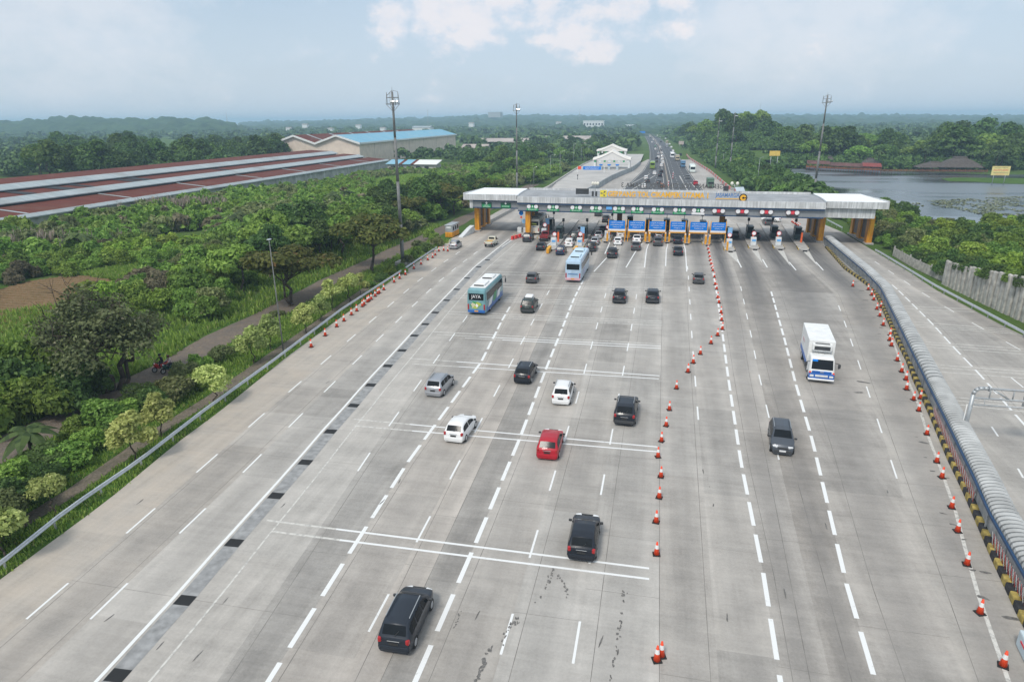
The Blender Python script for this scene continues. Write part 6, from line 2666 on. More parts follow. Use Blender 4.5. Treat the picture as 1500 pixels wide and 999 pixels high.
# ------------------------------------------------------------------ vehicles
CARS = dict(
    mpv=dict(L=4.0, W=1.68, belt=.96, top=[(0, .60), (.05, .98), (.12, 1.06), (.42, 1.54), (.75, 1.60), (2.0, 1.60), (2.45, 1.52), (3.12, 1.05), (3.75, .88), (3.94, .70), (4.0, .48)], roof0=.44, roof1=2.45, cowl=3.12, tail=.12, whl=(.72, 3.28), r=.31, rail=True),
    suv=dict(L=4.5, W=1.82, belt=1.06, top=[(0, .66), (.05, 1.02), (.14, 1.12), (.48, 1.66), (.85, 1.73), (2.1, 1.72), (2.5, 1.64), (3.2, 1.16), (4.1, 1.02), (4.42, .82), (4.5, .5)], roof0=.5, roof1=2.5, cowl=3.2, tail=.14, whl=(.85, 3.60), r=.35, rail=True),
    hatch=dict(L=3.85, W=1.68, belt=.92, top=[(0, .58), (.05, .92), (.12, 1.0), (.48, 1.43), (.9, 1.51), (1.7, 1.50), (2.15, 1.40), (2.95, .98), (3.55, .84), (3.79, .68), (3.85, .45)], roof0=.5, roof1=2.15, cowl=2.95, tail=.12, whl=(.68, 3.15), r=.30, rail=False),
    sedan=dict(L=4.45, W=1.75, belt=.92, top=[(0, .62), (.05, .92), (.30, 1.02), (.75, 1.04), (1.35, 1.40), (1.8, 1.46), (2.3, 1.44), (2.7, 1.34), (3.4, .96), (4.1, .84), (4.38, .68), (4.45, .45)], roof0=1.38, roof1=2.7, cowl=3.4, tail=.75, whl=(.9, 3.55), r=.31, rail=False),
)


def car_proto(kind):
    d = CARS[kind]
    L, W, belt = d["L"], d["W"] / 2, d["belt"]
    ty, tz = [p[0] for p in d["top"]], [p[1] for p in d["top"]]
    top = lambda y: float(np.interp(y, ty, tz))

    def halfw(y):
        e = min(1, (y + .02) / .45) ** .5 if y < .43 else 1
        f = min(1, (L - y + .02) / .8) ** .5 if y > L - .78 else 1
        return W * (.90 + .10 * e) * (.76 + .24 * f)

    def sect(y):
        t = top(y)
        w = halfw(y)
        b = min(belt, t - .05)
        k = max(0, min(1, (t - belt) / .55))
        wr = w * (.97 - .19 * k)
        zs = .14 if .3 < y < L - .3 else .20
        return [(0, zs), (w * .86, zs), (w * .97, zs + .10), (w, .52 if b > .6 else b - .06), (w * .985, b), (wr, t - .05 - .05 * k), (wr * .88, t - .012), (0, t)]

    root = thing("car", "car", "car")
    ys_ = sorted(set([0, .03, .08] + [p[0] for p in d["top"]] + [i * L / 18 for i in range(1, 18)] + [L - .03]))
    mb = MB()
    rows = []
    for y in ys_:
        s = sect(y)
        full = [(x, y - L / 2, z) for x, z in s] + [(-x, y - L / 2, z) for x, z in reversed(s[1:-1])]
        rows.append(full)
    mb.grid(rows, smooth=True, closed=True)
    mb.face(rows[0])
    mb.face(rows[-1])
    body = mb.build("body", paint("black", (.011, .015, .023)), root)
    body.material_slots[0].link = "OBJECT"
    body.material_slots[0].material = paint("black", (.011, .015, .023))

    # glass: bands lifted just off the body surface
    def topband(y0, y1, fx0, fx1, n=5):
        rows = []
        for i in range(n + 1):
            y = y0 + (y1 - y0) * i / n
            s = sect(y)
            wr = s[6][0]
            fx = fx0 + (fx1 - fx0) * i / n
            ns = Vector((0, -(top(y + .02) - top(y - .02)) / .04, 1)).normalized() * .012
            rows.append([(wr * fx * k, y - L / 2 + ns.y, top(y) - .012 * abs(k) ** 2 + ns.z) for k in (-1, -.5, 0, .5, 1)])
        m_ = MB()
        m_.grid(rows)
        return m_

    topband(d["roof1"] + .05, d["cowl"] - .08, .96, .98).build("windscreen", GLASS, root)
    topband(d["tail"] + .03, d["roof0"] - .05, .90, .94).build("rear_window", GLASS, root)
    glass0 = d["tail"] + .22 if kind != "sedan" else d["tail"] + .30
    glass1 = d["cowl"] - .30
    n_win = 3 if kind in ("mpv", "suv") else 2
    for sd in (-1, 1):
        for k in range(n_win):
            a = glass0 + (glass1 - glass0) * k / n_win + .045
            b = glass0 + (glass1 - glass0) * (k + 1) / n_win - .045
            m_ = MB()
            rows = []
            for i in range(5):
                y = a + (b - a) * i / 4
                s = sect(y)
                p, q = s[4], s[5]
                hi = .9 if q[1] - p[1] > .12 else .5
                rows.append([(sd * (p[0] + (q[0] - p[0]) * f + .010), y - L / 2, p[1] + (q[1] - p[1]) * f) for f in (.10, .5, hi)])
            m_.grid(rows)
            m_.build("side_window", GLASS, root)
    m_ = MB()
    m_.box((0, -L / 2 + .03, .42), (W * 1.78, .14, .30), 0, .06)
    m_.build("rear_bumper", DGREY if kind == "suv" else body.material_slots[0].material, root)
    m_ = MB()
    m_.box((0, L / 2 - .05, .40), (W * 1.45, .14, .26), 0, .06)
    m_.build("front_bumper", DGREY, root)
    m_ = MB()
    m_.box((0, L / 2 - .02, .66), (W * .9, .06, .14), 0, .02)
    m_.build("grille", DGREY, root)
    zt = .86 if kind != "suv" else .95
    for sd in (-1, 1):
        m_ = MB()
        m_.box((sd * W * .83, -L / 2 + .07, zt), (.18, .20, .26), sd * -.25, .05)
        m_.build("tail_light", REDL, root)
        m_ = MB()
        m_.box((sd * W * .62, L / 2 - .17, .72 if kind != "suv" else .80), (.36, .22, .15), sd * -.35, .05)
        m_.build("headlight", CLEARL, root)
        m_ = MB()
        m_.box((sd * (W + .10), d["cowl"] - .28 - L / 2, belt + .06), (.20, .12, .15), 0, .04)
        m_.build("mirror", DGREY, root)
        if d["rail"]:
            m_ = MB()
            m_.box((sd * W * .70, -.45, top(1.6) + .035), (.04, 1.6, .05), 0, .015)
            m_.build("roof_rail", GREY, root)
    m_ = MB()
    m_.box((0, -L / 2 - .012, .70), (.46, .03, .13), 0, .008)
    m_.build("number_plate", PLATE, root)
    m_ = MB()
    m_.box((0, L / 2 + .022, .45), (.46, .03, .13), 0, .008)
    m_.build("number_plate", PLATEW, root)
    m_ = MB()
    m_.box((0, -L / 2 - .005, .86), (.62, .03, .035), 0, .008)
    m_.build("chrome_strip", CHROME, root)
    m_ = MB()
    m_.tube((.04, -L / 2 + d["tail"] - .06, top(d["tail"]) + .05), (.25, -L / 2 + d["tail"] + .10, top(d["tail"] + .14) + .02), .012, .012, 5)
    m_.build("wiper", DGREY, root)
    wheels(root, W - .10, [y - L / 2 for y in d["whl"]], d["r"])
    return root


def wheels(root, hx, ys_, r, w=.20):
    for y in ys_:
        for sd in (-1, 1):
            m_ = MB()
            m_.tube((sd * (hx - w / 2), y, r), (sd * (hx + w / 2 + .012), y, r), r, r, 18)
            ty_ = m_.build("wheel", BLACK, root)
            m_ = MB()
            m_.tube((sd * (hx + w / 2), y, r), (sd * (hx + w / 2 + .022), y, r), r * .64, r * .60, 14)
            m_.build("rim", RIM, ty_)


def loft_box(mb, stations, smooth=False):
    """stations: (y, half width bottom, half width top, z bottom, z top, corner)"""
    rows = []
    for y, wb, wt, z0, z1, c in stations:
        s = [(0, z0), (wb - c * .4, z0), (wb, z0 + c * .4), (wb, z0 + (z1 - z0) * .5), (wt + (wb - wt) * .15, z1 - c), (wt - c * .3, z1 - c * .3), (wt - c, z1), (0, z1 + .02)]
        rows.append([(x, y, z) for x, z in s] + [(-x, y, z) for x, z in reversed(s[1:-1])])
    mb.grid(rows, smooth=smooth, closed=True)
    mb.face(rows[0])
    mb.face(rows[-1])


def bus(label, L, bodym, roofm, rear, group=None, detail=True, skirt=None, words=None, art=None, accent=None):
    root = thing("bus", label, "bus", group=group)
    W, H = 1.25, 3.5
    h = L / 2
    mb = MB()
    loft_box(mb, [(-h, 1.12, 1.02, .55, 3.05, .2), (-h + .06, 1.2, 1.12, .40, 3.32, .25), (-h + .35, W, 1.2, .34, H - .02, .25), (h - .9, W, 1.2, .34, H, .25), (h - .35, 1.24, 1.15, .34, 3.3, .25), (h - .08, 1.2, 1.08, .36, 2.6, .2), (h, 1.1, 1.0, .42, 1.6, .2)])
    mb.build("body", bodym, root)
    mb = MB()
    mb.box((0, -.2, H + .02), (2.1, L - 2.0, .07), 0, .03)
    mb.build("roof_panel", roofm, root)
    for sd in (-1, 1):
        mb = MB()
        mb.box((sd * 1.225, -.1, 2.35), (.06, L - 1.6, 1.05), 0, .02)
        mb.build("side_window", GLASS, root)
        if skirt:
            mb = MB()
            mb.box((sd * 1.236, -.1, .75), (.06, L - 1.0, .75), 0, .02)
            mb.build("side_skirt", skirt, root)
        if accent:
            for k, (y0, ln, z, hh, mm) in enumerate(accent):
                mb = MB()
                mb.face([(sd * 1.272, y0 * L, z - hh), (sd * 1.272, y0 * L + ln * .7, z - hh * .9), (sd * 1.272, y0 * L + ln, z + hh), (sd * 1.272, y0 * L + ln * .3, z + hh * .8)])
                mb.build("side_graphic", mm, root)
        mb = MB()
        mb.box((sd * 1.06, -h - .01, 1.15), (.20, .10, .75), 0, .05)
        mb.build("tail_light", REDL, root)
        mb = MB()
        mb.path([(sd * 1.1, h - .5, 3.0), (sd * 1.55, h - .1, 3.0), (sd * 1.55, h - .05, 2.6)], .04, 6)
        mb.box((sd * 1.56, h - .05, 2.4), (.2, .14, .55), 0, .04)
        mb.build("mirror", DGREY, root)
        mb = MB()
        mb.box((sd * .8, h - .02, .85), (.4, .1, .2), 0, .04)
        mb.build("headlight", CLEARL, root)
    mb = MB()
    mb.face([(-.98, -h + .0, 2.05), (.98, -h + .0, 2.05), (1.0, -h + .02, 2.92), (-1.0, -h + .02, 2.92)])
    for v in mb.bm.verts:
        v.co.y -= .02
    mb.build("rear_window", GLASS, root)
    mb = MB()
    mb.grid([[(-1.05, h - .06, 1.65), (1.05, h - .06, 1.65)], [(-1.07, h - .1, 2.6), (1.07, h - .1, 2.6)], [(-1.1, h - .36, 3.22), (1.1, h - .36, 3.22)]])
    for v in mb.bm.verts:
        v.co.y += .05
    mb.build("windscreen", GLASS, root)
    mb = MB()
    mb.box((0, -h + .03, .58), (2.3, .16, .42), 0, .07)
    mb.build("rear_bumper", rear, root)
    mb = MB()
    mb.box((0, -h - .06, .62), (.5, .03, .15))
    mb.build("number_plate", YEL, root)
    for k, (y0, ln) in enumerate(((-.22, 2.6), (.18, 2.2))):
        mb = MB()
        mb.box((0, y0 * L, H + .15), (1.5, ln, .26), 0, .08)
        mb.build("roof_unit", roofm, root)
        mb = MB()
        mb.box((0, y0 * L - ln / 2 - .02, H + .15), (1.3, .06, .16))
        mb.build("roof_grille", DGREY, root)
    if words:
        text("lettering", words, .62, SIGNW, root, (0, -h - .05, 2.52), width=1.25, extrude=.01)
    if art:
        for (x, z, w, hh, mm) in art:
            mb = MB()
            n = 9
            yo = -h - .012 - .004 * len(KIDS[root])
            mb.face([(x + w * cos(2 * pi * i / n) * (.8 + .3 * sin(3 * i + x * 9)), yo * 1 if False else -h - .015 - .003 * (art.index((x, z, w, hh, mm))), z + hh * sin(2 * pi * i / n) * (.8 + .25 * cos(2 * i))) for i in range(n)])
            mb.build("rear_graphic", mm, root)
    wheels(root, W - .16, (-h + 2.6, -h + 3.75, h - 2.3) if L > 10.5 else (-h + 2.5, h - 2.2), .48, .28)
    return root


def truck():
    root = thing("box_truck", "white refrigerated box truck with a blue lower cab driving towards the camera", "truck")
    mb = MB()
    mb.box((0, -1.6, 2.2), (2.35, 6.0, 2.7), 0, .04)
    mb.build("cargo_box", WHITE, root)
    mb = MB()
    for sd in (-1, 1):
        mb.box((sd * 1.185, -1.6, 1.15), (.02, 5.8, .45))
    mb.build("blue_band", mat("truck_blue", (.02, .12, .42), .4), root)
    for sd in (-1, 1):
        mb = MB()
        mb.box((sd * 1.19, -2.6, 2.35), (.02, 1.3, .35))
        mb.build("side_graphic", mat("faded_pink", (.62, .45, .46), .5), root)
    mb = MB()
    mb.box((0, 1.55, 2.95), (1.75, .55, .75), 0, .08)
    mb.build("cooling_unit", WHITE, root)
    mb = MB()
    mb.box((0, 1.60, 3.34), (1.3, .28, .03))
    mb.box((0, 1.24, 3.415), (.65, .2, .03))
    mb.box((0, 1.84, 2.95), (1.4, .03, .35))
    mb.build("vent", DGREY, root)
    mb = MB()
    for x in (-.8, -.27, .27, .8):
        mb.tube((x, 1.92, 2.45), (x, 1.92, 2.75), .03, .03, 5)
    mb.tube((-.9, 1.92, 2.75), (.9, 1.92, 2.75), .03, .03, 5)
    mb.build("roof_rack", GREY, root)
    mb = MB()
    loft_box(mb, [(1.55, 1.10, 1.02, .55, 2.38, .12), (2.75, 1.12, 1.03, .55, 2.40, .14), (3.05, 1.12, 1.0, .55, 2.28, .12), (3.42, 1.10, .98, .50, 1.35, .08), (3.5, 1.06, .95, .45, 1.20, .08)])
    mb.build("cab", WHITE, root)
    bl = mat("truck_blue", (.02, .12, .42))
    mb = MB()
    mb.box((0, 3.42, .72), (2.26, .34, .62), 0, .10)
    mb.build("lower_cab", bl, root)
    mb = MB()
    mb.box((0, 3.5, 1.12), (1.7, .08, .22), 0, .04)
    mb.build("grille", bl, root)
    mb = MB()
    mb.box((0, 3.55, 1.14), (.34, .04, .10), 0, .03)
    mb.build("badge", CHROME, root)
    mb = MB()
    mb.box((0, 3.46, .40), (2.3, .34, .22), 0, .08)
    mb.build("bumper", SIGNW, root)
    mb = MB()
    mb.grid([[(-.94, 3.46, 1.38), (.94, 3.46, 1.38)], [(-.92, 3.27, 1.85), (.92, 3.27, 1.85)], [(-.90, 3.11, 2.24), (.90, 3.11, 2.24)]])
    mb.build("windscreen", GLASS, root)
    mb = MB()
    mb.face([(.42, 3.125, 2.24), (.90, 3.125, 2.24), (.90, 3.20, 2.06), (.42, 3.20, 2.06)])
    mb.build("sun_strip", SIGNB, root)
    for sd in (-1, 1):
        mb = MB()
        mb.face([(sd * 1.085, 1.9, 1.45), (sd * 1.085, 2.95, 1.45), (sd * 1.045, 2.8, 2.15), (sd * 1.045, 1.9, 2.15)])
        mb.build("side_window", GLASS, root)
        mb = MB()
        mb.box((sd * .85, 3.58, .74), (.36, .08, .22), 0, .04)
        mb.build("headlight", CLEARL, root)
        mb = MB()
        mb.box((sd * 1.02, 3.50, 1.02), (.16, .12, .26), 0, .03)
        mb.build("indicator", CONEO, root)
        mb = MB()
        mb.path([(sd * 1.1, 3.1, 2.0), (sd * 1.42, 3.3, 2.0), (sd * 1.42, 3.3, 1.5)], .03, 6)
        mb.box((sd * 1.44, 3.32, 1.78), (.24, .10, .42), 0, .04)
        mb.build("mirror", DGREY, root)
    mb = MB()
    mb.box((0, 3.605, .78), (1.1, .03, .2))
    mb.build("number_plate", PLATEW, root)
    mb = MB()
    mb.box((0, -1.4, .75), (1.0, 6.4, .3))
    mb.build("chassis", DGREY, root)
    wheels(root, .98, (-3.1, 2.55), .45, .3)
    return root


def pickup(label, bodym, bedm, load=None):
    root = thing("pickup_truck", label, "pickup truck")
    mb = MB()
    loft_box(mb, [(.1, .84, .70, .35, 1.75, .12), (.4, .85, .72, .35, 1.82, .14), (1.1, .85, .70, .35, 1.76, .14), (1.65, .84, .80, .35, 1.10, .08), (2.2, .80, .76, .35, .92, .08), (2.3, .74, .70, .4, .75, .06)], True)
    mb.build("cab", bodym, root)
    mb = MB()
    mb.box((0, -1.05, .78), (1.66, 2.4, .12))
    for s in (-1, 1):
        mb.box((s * .80, -1.05, 1.0), (.07, 2.4, .42))
    mb.box((0, -2.25, 1.0), (1.66, .07, .42))
    mb.box((0, .12, 1.05), (1.66, .07, .5))
    mb.build("cargo_bed", bodym, root)
    mb = MB()
    mb.box((0, -1.05, .86), (1.5, 2.25, .05))
    for k in range(4):
        mb.box((-.55 + .36 * k, -1.05, .95), (.28, 2.2, .16), 0, .04)
    mb.build("bed_load", bedm, root)
    mb = MB()
    mb.face([(-.58, .085, 1.28), (.58, .085, 1.28), (.52, .085, 1.66), (-.52, .085, 1.66)])
    mb.build("rear_window", GLASS, root)
    mb = MB()
    mb.grid([[(-.66, 1.22, 1.70), (.66, 1.22, 1.70)], [(-.74, 1.62, 1.18), (.74, 1.62, 1.18)]])
    for v in mb.bm.verts:
        v.co.z += .02
        v.co.y += .03
    mb.build("windscreen", GLASS, root)
    for s in (-1, 1):
        mb = MB()
        mb.face([(s * .852, .3, 1.12), (s * .852, 1.25, 1.12), (s * .79, 1.0, 1.62), (s * .79, .3, 1.62)])
        mb.build("side_window", GLASS, root)
        mb = MB()
        mb.box((s * .72, -2.29, .85), (.18, .06, .2))
        mb.build("tail_light", REDL, root)
        mb = MB()
        mb.box((s * .95, 1.3, 1.2), (.2, .1, .16), 0, .03)
        mb.build("mirror", DGREY, root)
    mb = MB()
    mb.box((0, -2.28, .5), (1.5, .1, .16))
    mb.build("rear_bumper", DGREY, root)
    wheels(root, .74, (-1.5, 1.5), .32)
    return root


BL, DKG, DG, GR, SL, WH, RD, NV, DGN = (paint("black", (.011, .015, .023)), paint("charcoal", (.018, .024, .034)), paint("dark_grey", (.07, .072, .075)), paint("mid_grey", (.16, .165, .17), .3), paint("silver", (.40, .41, .43), .5),
                                        paint("white", (.80, .80, .79)), paint("red", (.42, .012, .025)), paint("navy", (.015, .03, .07)), paint("dark_green", (.02, .035, .03)))
CP = {}


def heading(x, y):
    if y < 105:
        return float(np.interp(x, [-35, -25, -12, 2, 8, 14, 22], [-4.5, -4, -1.5, .3, 3, 6, 10]))
    if y < 210:
        return 0.0
    return math.degrees(atan2(cut(MED, y + 30) - cut(MED, y), 30))


def put(root, u, v, L, facing=False, hd=None, z=.26):
    q = gp(u, v, z)
    a = radians(heading(q.x, q.y) if hd is None else hd)
    root.location = (q.x + sin(a) * L / 2, q.y + cos(a) * L / 2, 0)
    root.rotation_euler = (0, 0, -a + (pi if facing else 0))
    return root


def add_car(kind, col, u, v, label, facing=False, hd=None, group=None, name=None):
    if kind not in CP:
        c = CP[kind] = car_proto(kind)
    else:
        c = copy_tree(CP[kind])
    for k in ("label", "category", "group"):
        if k in c:
            del c[k]
    for o in KIDS[c]:
        if o.name.split(".")[0] == "body":
            o.material_slots[0].link = "OBJECT"
            o.material_slots[0].material = col
        if o.name.split(".")[0] == "rear_bumper" and kind != "suv":
            o.material_slots[0].link = "OBJECT"
            o.material_slots[0].material = col
    c.name = name or "car"
    put(c, u, v, CARS[kind]["L"], facing, hd)
    props(c, label, "car", group)
    return c


add_car("mpv", DKG, 577, 954, "black minivan closest to the camera, seen from behind at the bottom left of centre")
add_car("hatch", BL, 851, 819, "black hatchback crossing the double white line nearest the camera")
add_car("hatch", RD, 801, 671, "red hatchback seen from behind, the only bright red car on the plaza")
add_car("hatch", WH, 664, 646, "white hatchback just left of the thick dashed line, behind the red hatchback", hd=2.5)
add_car("suv", BL, 914, 621, "black sport utility car right of the white minivan, near the bend of the cone row", hd=2)
add_car("mpv", WH, 821, 591, "white minivan with roof rails, left of the black sport utility car")
add_car("mpv", BL, 764, 560, "black minivan ahead and left of the white minivan", hd=1)
add_car("mpv", SL, 634, 579, "silver minivan left of the thick dashed line, farthest left in the middle of the plaza", hd=2)
g_ = add_car("suv", DGN, 771.5, 457, "dark green off-road car with a white bundle on its roof, right of the coach", hd=-1)
add_car("hatch", DG, 777.5, 413.5, "small dark grey hatchback between the two coaches")
add_car("suv", BL, 906.5, 443, "dark sport utility car with red rear lights, left one of the pair side by side")
add_car("suv", BL, 955.5, 443, "black sport utility car with a white plate, right one of the pair side by side")
add_car("hatch", DG, 1023, 414.5, "dark grey hatchback with a bright rear window left of the upper cone row")
add_car("mpv", paint("blue_grey", (.075, .085, .10), .3), 1146, 664, "dark blue-grey minivan driving towards the camera on the right carriageway", facing=True, hd=5.5)
lug = KIDS[g_]
mb = MB()
mb.box((0, -.2, 1.86), (1.0, 1.3, .26), 0, .1)
o = mb.build("roof_luggage", SIGNW)
props(o, "white bundle tied on the roof of the dark green off-road car", "luggage")
o.matrix_world = Matrix.Translation(g_.location) @ Matrix.Rotation(g_.rotation_euler[2], 4, "Z")
qg = "cars queueing at the toll gate"
for kind, col, u, v, lab in (("suv", BL, 896, 377, "black sport utility car in front of the first blue lane board"), ("sedan", BL, 993.5, 373.5, "black saloon car behind the queue at the fourth blue lane board"), ("mpv", NV, 820, 372.5, "dark blue minivan at the yellow crash guard right of the light blue coach's lane"),
                             ("hatch", BL, 791, 366, "black hatchback behind the red pickup truck"), ("suv", DKG, 771, 353.5, "dark sport utility car behind the white bus at the gate"), ("mpv", SL, 663, 364, "silver minivan beside the roadside booth at the left edge"),
                             ("mpv", WH, 832.5, 361, "white minivan between two yellow crash guards"), ("suv", DGN, 841, 352, "dark green car ahead of the white minivan between the crash guards"), ("hatch", WH, 850, 341, "white hatchback ahead of the dark green car under the gate"),
                             ("suv", BL, 865.5, 367.5, "black sport utility car, last in the queue left of the first blue board"), ("hatch", SL, 870.5, 358, "grey hatchback, second from the back of the queue left of the boards"), ("sedan", SL, 876, 349, "silver saloon car, third from the back of the queue left of the boards"),
                             ("sedan", BL, 882.5, 340.5, "black saloon car, fourth from the back of the queue left of the boards"), ("suv", BL, 887, 325, "black sport utility car passing under the gate left of the first blue board"),
                             ("hatch", WH, 904.5, 358, "white hatchback below the first blue board, nearer one of two white cars"), ("sedan", WH, 908.5, 347.5, "white saloon car below the first blue board, farther one of two white cars"),
                             ("sedan", DG, 931, 366, "dark saloon car at the back of the lane below the second blue board"), ("sedan", WH, 932.5, 355, "white saloon car below the second blue board"), ("hatch", SL, 939.5, 346, "silver hatchback ahead of the white saloon below the second blue board"),
                             ("suv", DG, 963.5, 359.5, "black sport utility car with a white spare wheel band below the third blue board"), ("hatch", SL, 965, 349, "silver hatchback ahead of the black sport utility car below the third blue board"),
                             ("sedan", BL, 993, 356.5, "black saloon car below the fourth blue board"), ("hatch", BL, 1076.5, 347.5, "black hatchback right of the last blue board"), ("sedan", BL, 1107.5, 350, "black saloon car in the second closed lane right of the blue boards"),
                             ("suv", DG, 1126, 331, "grey sport utility car behind the dark booths right of the blue boards"), ("sedan", BL, 964, 313.5, "dark car leaving the gate above the third blue board"), ("suv", DG, 875.5, 316, "dark sport utility car leaving the gate left of the brown pillar")):
    add_car(kind, col, u, v, lab, group=qg)
add_car("sedan", WH, 1143, 324, "white saloon car turning sideways beyond the gate beside the row of cones", hd=-62)

gm, wm2, ym2 = mat("bus_art_green", (.06, .30, .12), .4), mat("bus_art_cream", (.62, .58, .38), .4), mat("bus_art_lime", (.42, .50, .08), .4)
b1 = bus("white-roofed coach with blue skirt and green picture on its back, left of centre", 10.0, mat("bus_teal", (.16, .33, .36), .35, coat=.6), WHITE, mat("bus_blue", (.02, .13, .42), .35, coat=.6), skirt=mat("bus_blue", (.02, .13, .42)), words="JAYA",
         art=[(0, 1.45, .98, .55, gm), (-.35, 1.35, .42, .42, wm2), (.3, 1.55, .4, .34, ym2), (-.05, 1.1, .5, .22, ym2), (.1, 1.35, .18, .3, SIGNW)],
         accent=[(-.38, 2.6, 1.35, .5, WHITE), (-.12, 2.2, 1.5, .6, gm), (.08, 2.4, 1.4, .5, WHITE)])
put(b1, 698, 459.5, 10.0, hd=.5)
lbm = mat("bus_pale_blue", (.42, .56, .70), .35, coat=.6)
b2 = bus("pale blue coach with a pinkish rear bumper, nearest the gate in the middle lanes", 11.5, lbm, mat("bus_pale_blue_roof", (.55, .70, .80), .4), mat("bus_pink", (.65, .38, .42), .4), accent=[(-.3, 3.0, 1.2, .4, mat("bus_lilac", (.48, .46, .62), .4))])
put(b2, 839, 412, 11.5, hd=1.0)
mb = MB()
mb.box((0, -5.78, 1.38), (1.5, .03, .16))
mb.build("rear_lettering_band", mat("bus_band_blue", (.10, .22, .42), .4), b2)
b3 = bus("cream white bus waiting at the left gate lane beside the left pillar", 11.0, mat("bus_cream", (.72, .70, .62), .4, coat=.5), WHITE, mat("bus_cream", (.72, .70, .62)), art=[(0, 2.3, .8, .35, ym2), (.1, 1.75, .6, .12, mat("bus_band_blue", (.10, .22, .42)))])
put(b3, 782, 342.5, 11.0, hd=0)
tr = truck()
put(tr, 1202, 558, 7.1, facing=True, hd=6.0)
pk = pickup("cream pickup truck with yellow planks in its bed, left lane before the gate", mat("pickup_cream", (.68, .66, .54), .4, coat=.5), mat("yellow_planks", (.72, .40, .06), .7))
put(pk, 715, 361, 4.6, hd=3)
pk = pickup("dark red pickup truck waiting right of the white bus at the gate", paint("maroon", (.22, .03, .035)), mat("red_load", (.30, .05, .05), .7))
put(pk, 796, 352.5, 4.6, hd=0)

# --- vehicles on the far highway, a few pixels each: one mesh per vehicle
FARM = {}


def far_vehicle(kind, col, cname, u, v, label, facing, group):
    key = kind
    root_m = {}
    if key not in FARM:
        mb = MB()
        if kind == "car":
            mb.mi = 0
            loft_box(mb, [(-2.1, .8, .78, .25, .95, .08), (-1.9, .84, .66, .22, 1.45, .12), (.4, .84, .66, .22, 1.50, .12), (1.1, .84, .80, .22, .98, .08), (2.0, .80, .76, .25, .80, .08)], True)
            mb.mi = 1
            for s in (-1, 1):
                mb.box((s * .80, -.5, 1.18), (.10, 2.0, .32))
            mb.box((0, -2.0, 1.18), (1.3, .14, .34), 0, 0, .3)
            mb.box((0, .80, 1.22), (1.4, .12, .50), 0, 0, -.9)
            mb.mi = 2
            for y in (-1.3, 1.3):
                for s in (-1, 1):
                    mb.tube((s * .62, y, .3), (s * .85, y, .3), .3, .3, 10)
            mb.mi = 3
            for s in (-1, 1):
                mb.box((s * .65, -2.08, .78), (.22, .08, .2))
        else:
            L = {"bus": 10.5, "truck": 8.0}[kind]
            mb.mi = 0
            if kind == "bus":
                loft_box(mb, [(-L / 2, 1.15, 1.05, .4, 3.1, .2), (-L / 2 + .3, 1.25, 1.2, .34, 3.45, .25), (L / 2 - .5, 1.25, 1.2, .34, 3.4, .25), (L / 2, 1.1, 1.0, .4, 2.6, .2)])
                mb.mi = 1
                for s in (-1, 1):
                    mb.box((s * 1.22, 0, 2.3), (.08, L - 1.6, .9))
                mb.box((0, -L / 2, 2.4), (1.9, .08, .8))
                mb.box((0, L / 2 - .02, 2.1), (2.0, .12, 1.1))
            else:
                mb.box((0, -1.0, 2.0), (2.4, 5.8, 2.4), 0, .05)
                loft_box(mb, [(2.1, 1.1, 1.0, .5, 2.4, .1), (3.3, 1.1, 1.0, .5, 2.3, .1), (3.9, 1.05, .95, .5, 1.3, .1)])
                mb.mi = 1
                mb.box((0, 3.62, 1.8), (1.9, .1, .8), 0, 0, .5)
            mb.mi = 2
            for y in (-L / 2 + 2, L / 2 - 2):
                for s in (-1, 1):
                    mb.tube((s * .9, y, .45), (s * 1.2, y, .45), .45, .45, 10)
            mb.mi = 3
            for s in (-1, 1):
                mb.box((s * .95, -L / 2 - .02, .9), (.2, .08, .4))
        o = mb.build("car" if kind == "car" else "bus" if kind == "bus" else "truck", [col, GLASS, BLACK, REDL])
        FARM[key] = o
    else:
        o = FARM[key].copy()
        COL.objects.link(o)
    o.material_slots[0].link = "OBJECT"
    o.material_slots[0].material = col
    for k in ("label", "category", "group"):
        if k in o:
            del o[k]
    put(o, u, v, {"car": 4.2, "bus": 10.5, "truck": 8.0}[kind], facing, z=0)
    props(o, label, kind, group)
    return o


LG, GB, OB, BLU_, BGE = paint("lime_green", (.22, .34, .07)), paint("mint_green", (.14, .32, .22)), paint("orange_brown", (.32, .13, .06)), paint("mid_blue", (.10, .22, .36)), paint("beige", (.46, .40, .28))
FV = [("car", WH, "white", 943, 276.5, 0), ("car", OB, "reddish brown", 969.5, 275.5, 0), ("car", DG, "dark grey", 965, 270.5, 0), ("car", DG, "dark grey", 948.5, 268, 0), ("car", WH, "white", 946, 263.5, 0), ("car", WH, "white", 958.7, 256.5, 0),
      ("car", BL, "black", 967, 259.5, 0), ("car", BL, "black", 968.5, 254, 0), ("bus", LG, "lime green", 955.5, 248, 0), ("car", WH, "white", 968.7, 244.5, 0), ("car", WH, "white", 970.7, 240, 0), ("car", WH, "white", 970.4, 235, 0),
      ("car", DG, "dark grey", 962, 238.5, 0), ("car", BL, "black", 962, 234, 0), ("car", WH, "white", 964, 232, 0), ("car", WH, "white", 969.7, 230.5, 0), ("car", WH, "white", 969, 225.5, 0), ("car", BL, "black", 968.4, 222.5, 0),
      ("car", WH, "white", 967, 217, 0), ("car", GB, "green", 959.7, 215.5, 0), ("car", WH, "white", 955, 209.5, 0), ("car", BL, "black", 968, 209, 0), ("car", SL, "silver", 962, 212, 0), ("car", WH, "white", 957, 205.5, 0), ("car", DG, "dark grey", 953, 203, 0),
      ("car", WH, "white", 960, 220, 0), ("car", SL, "silver", 964.5, 227, 0), ("car", WH, "white", 952, 200.5, 0)]
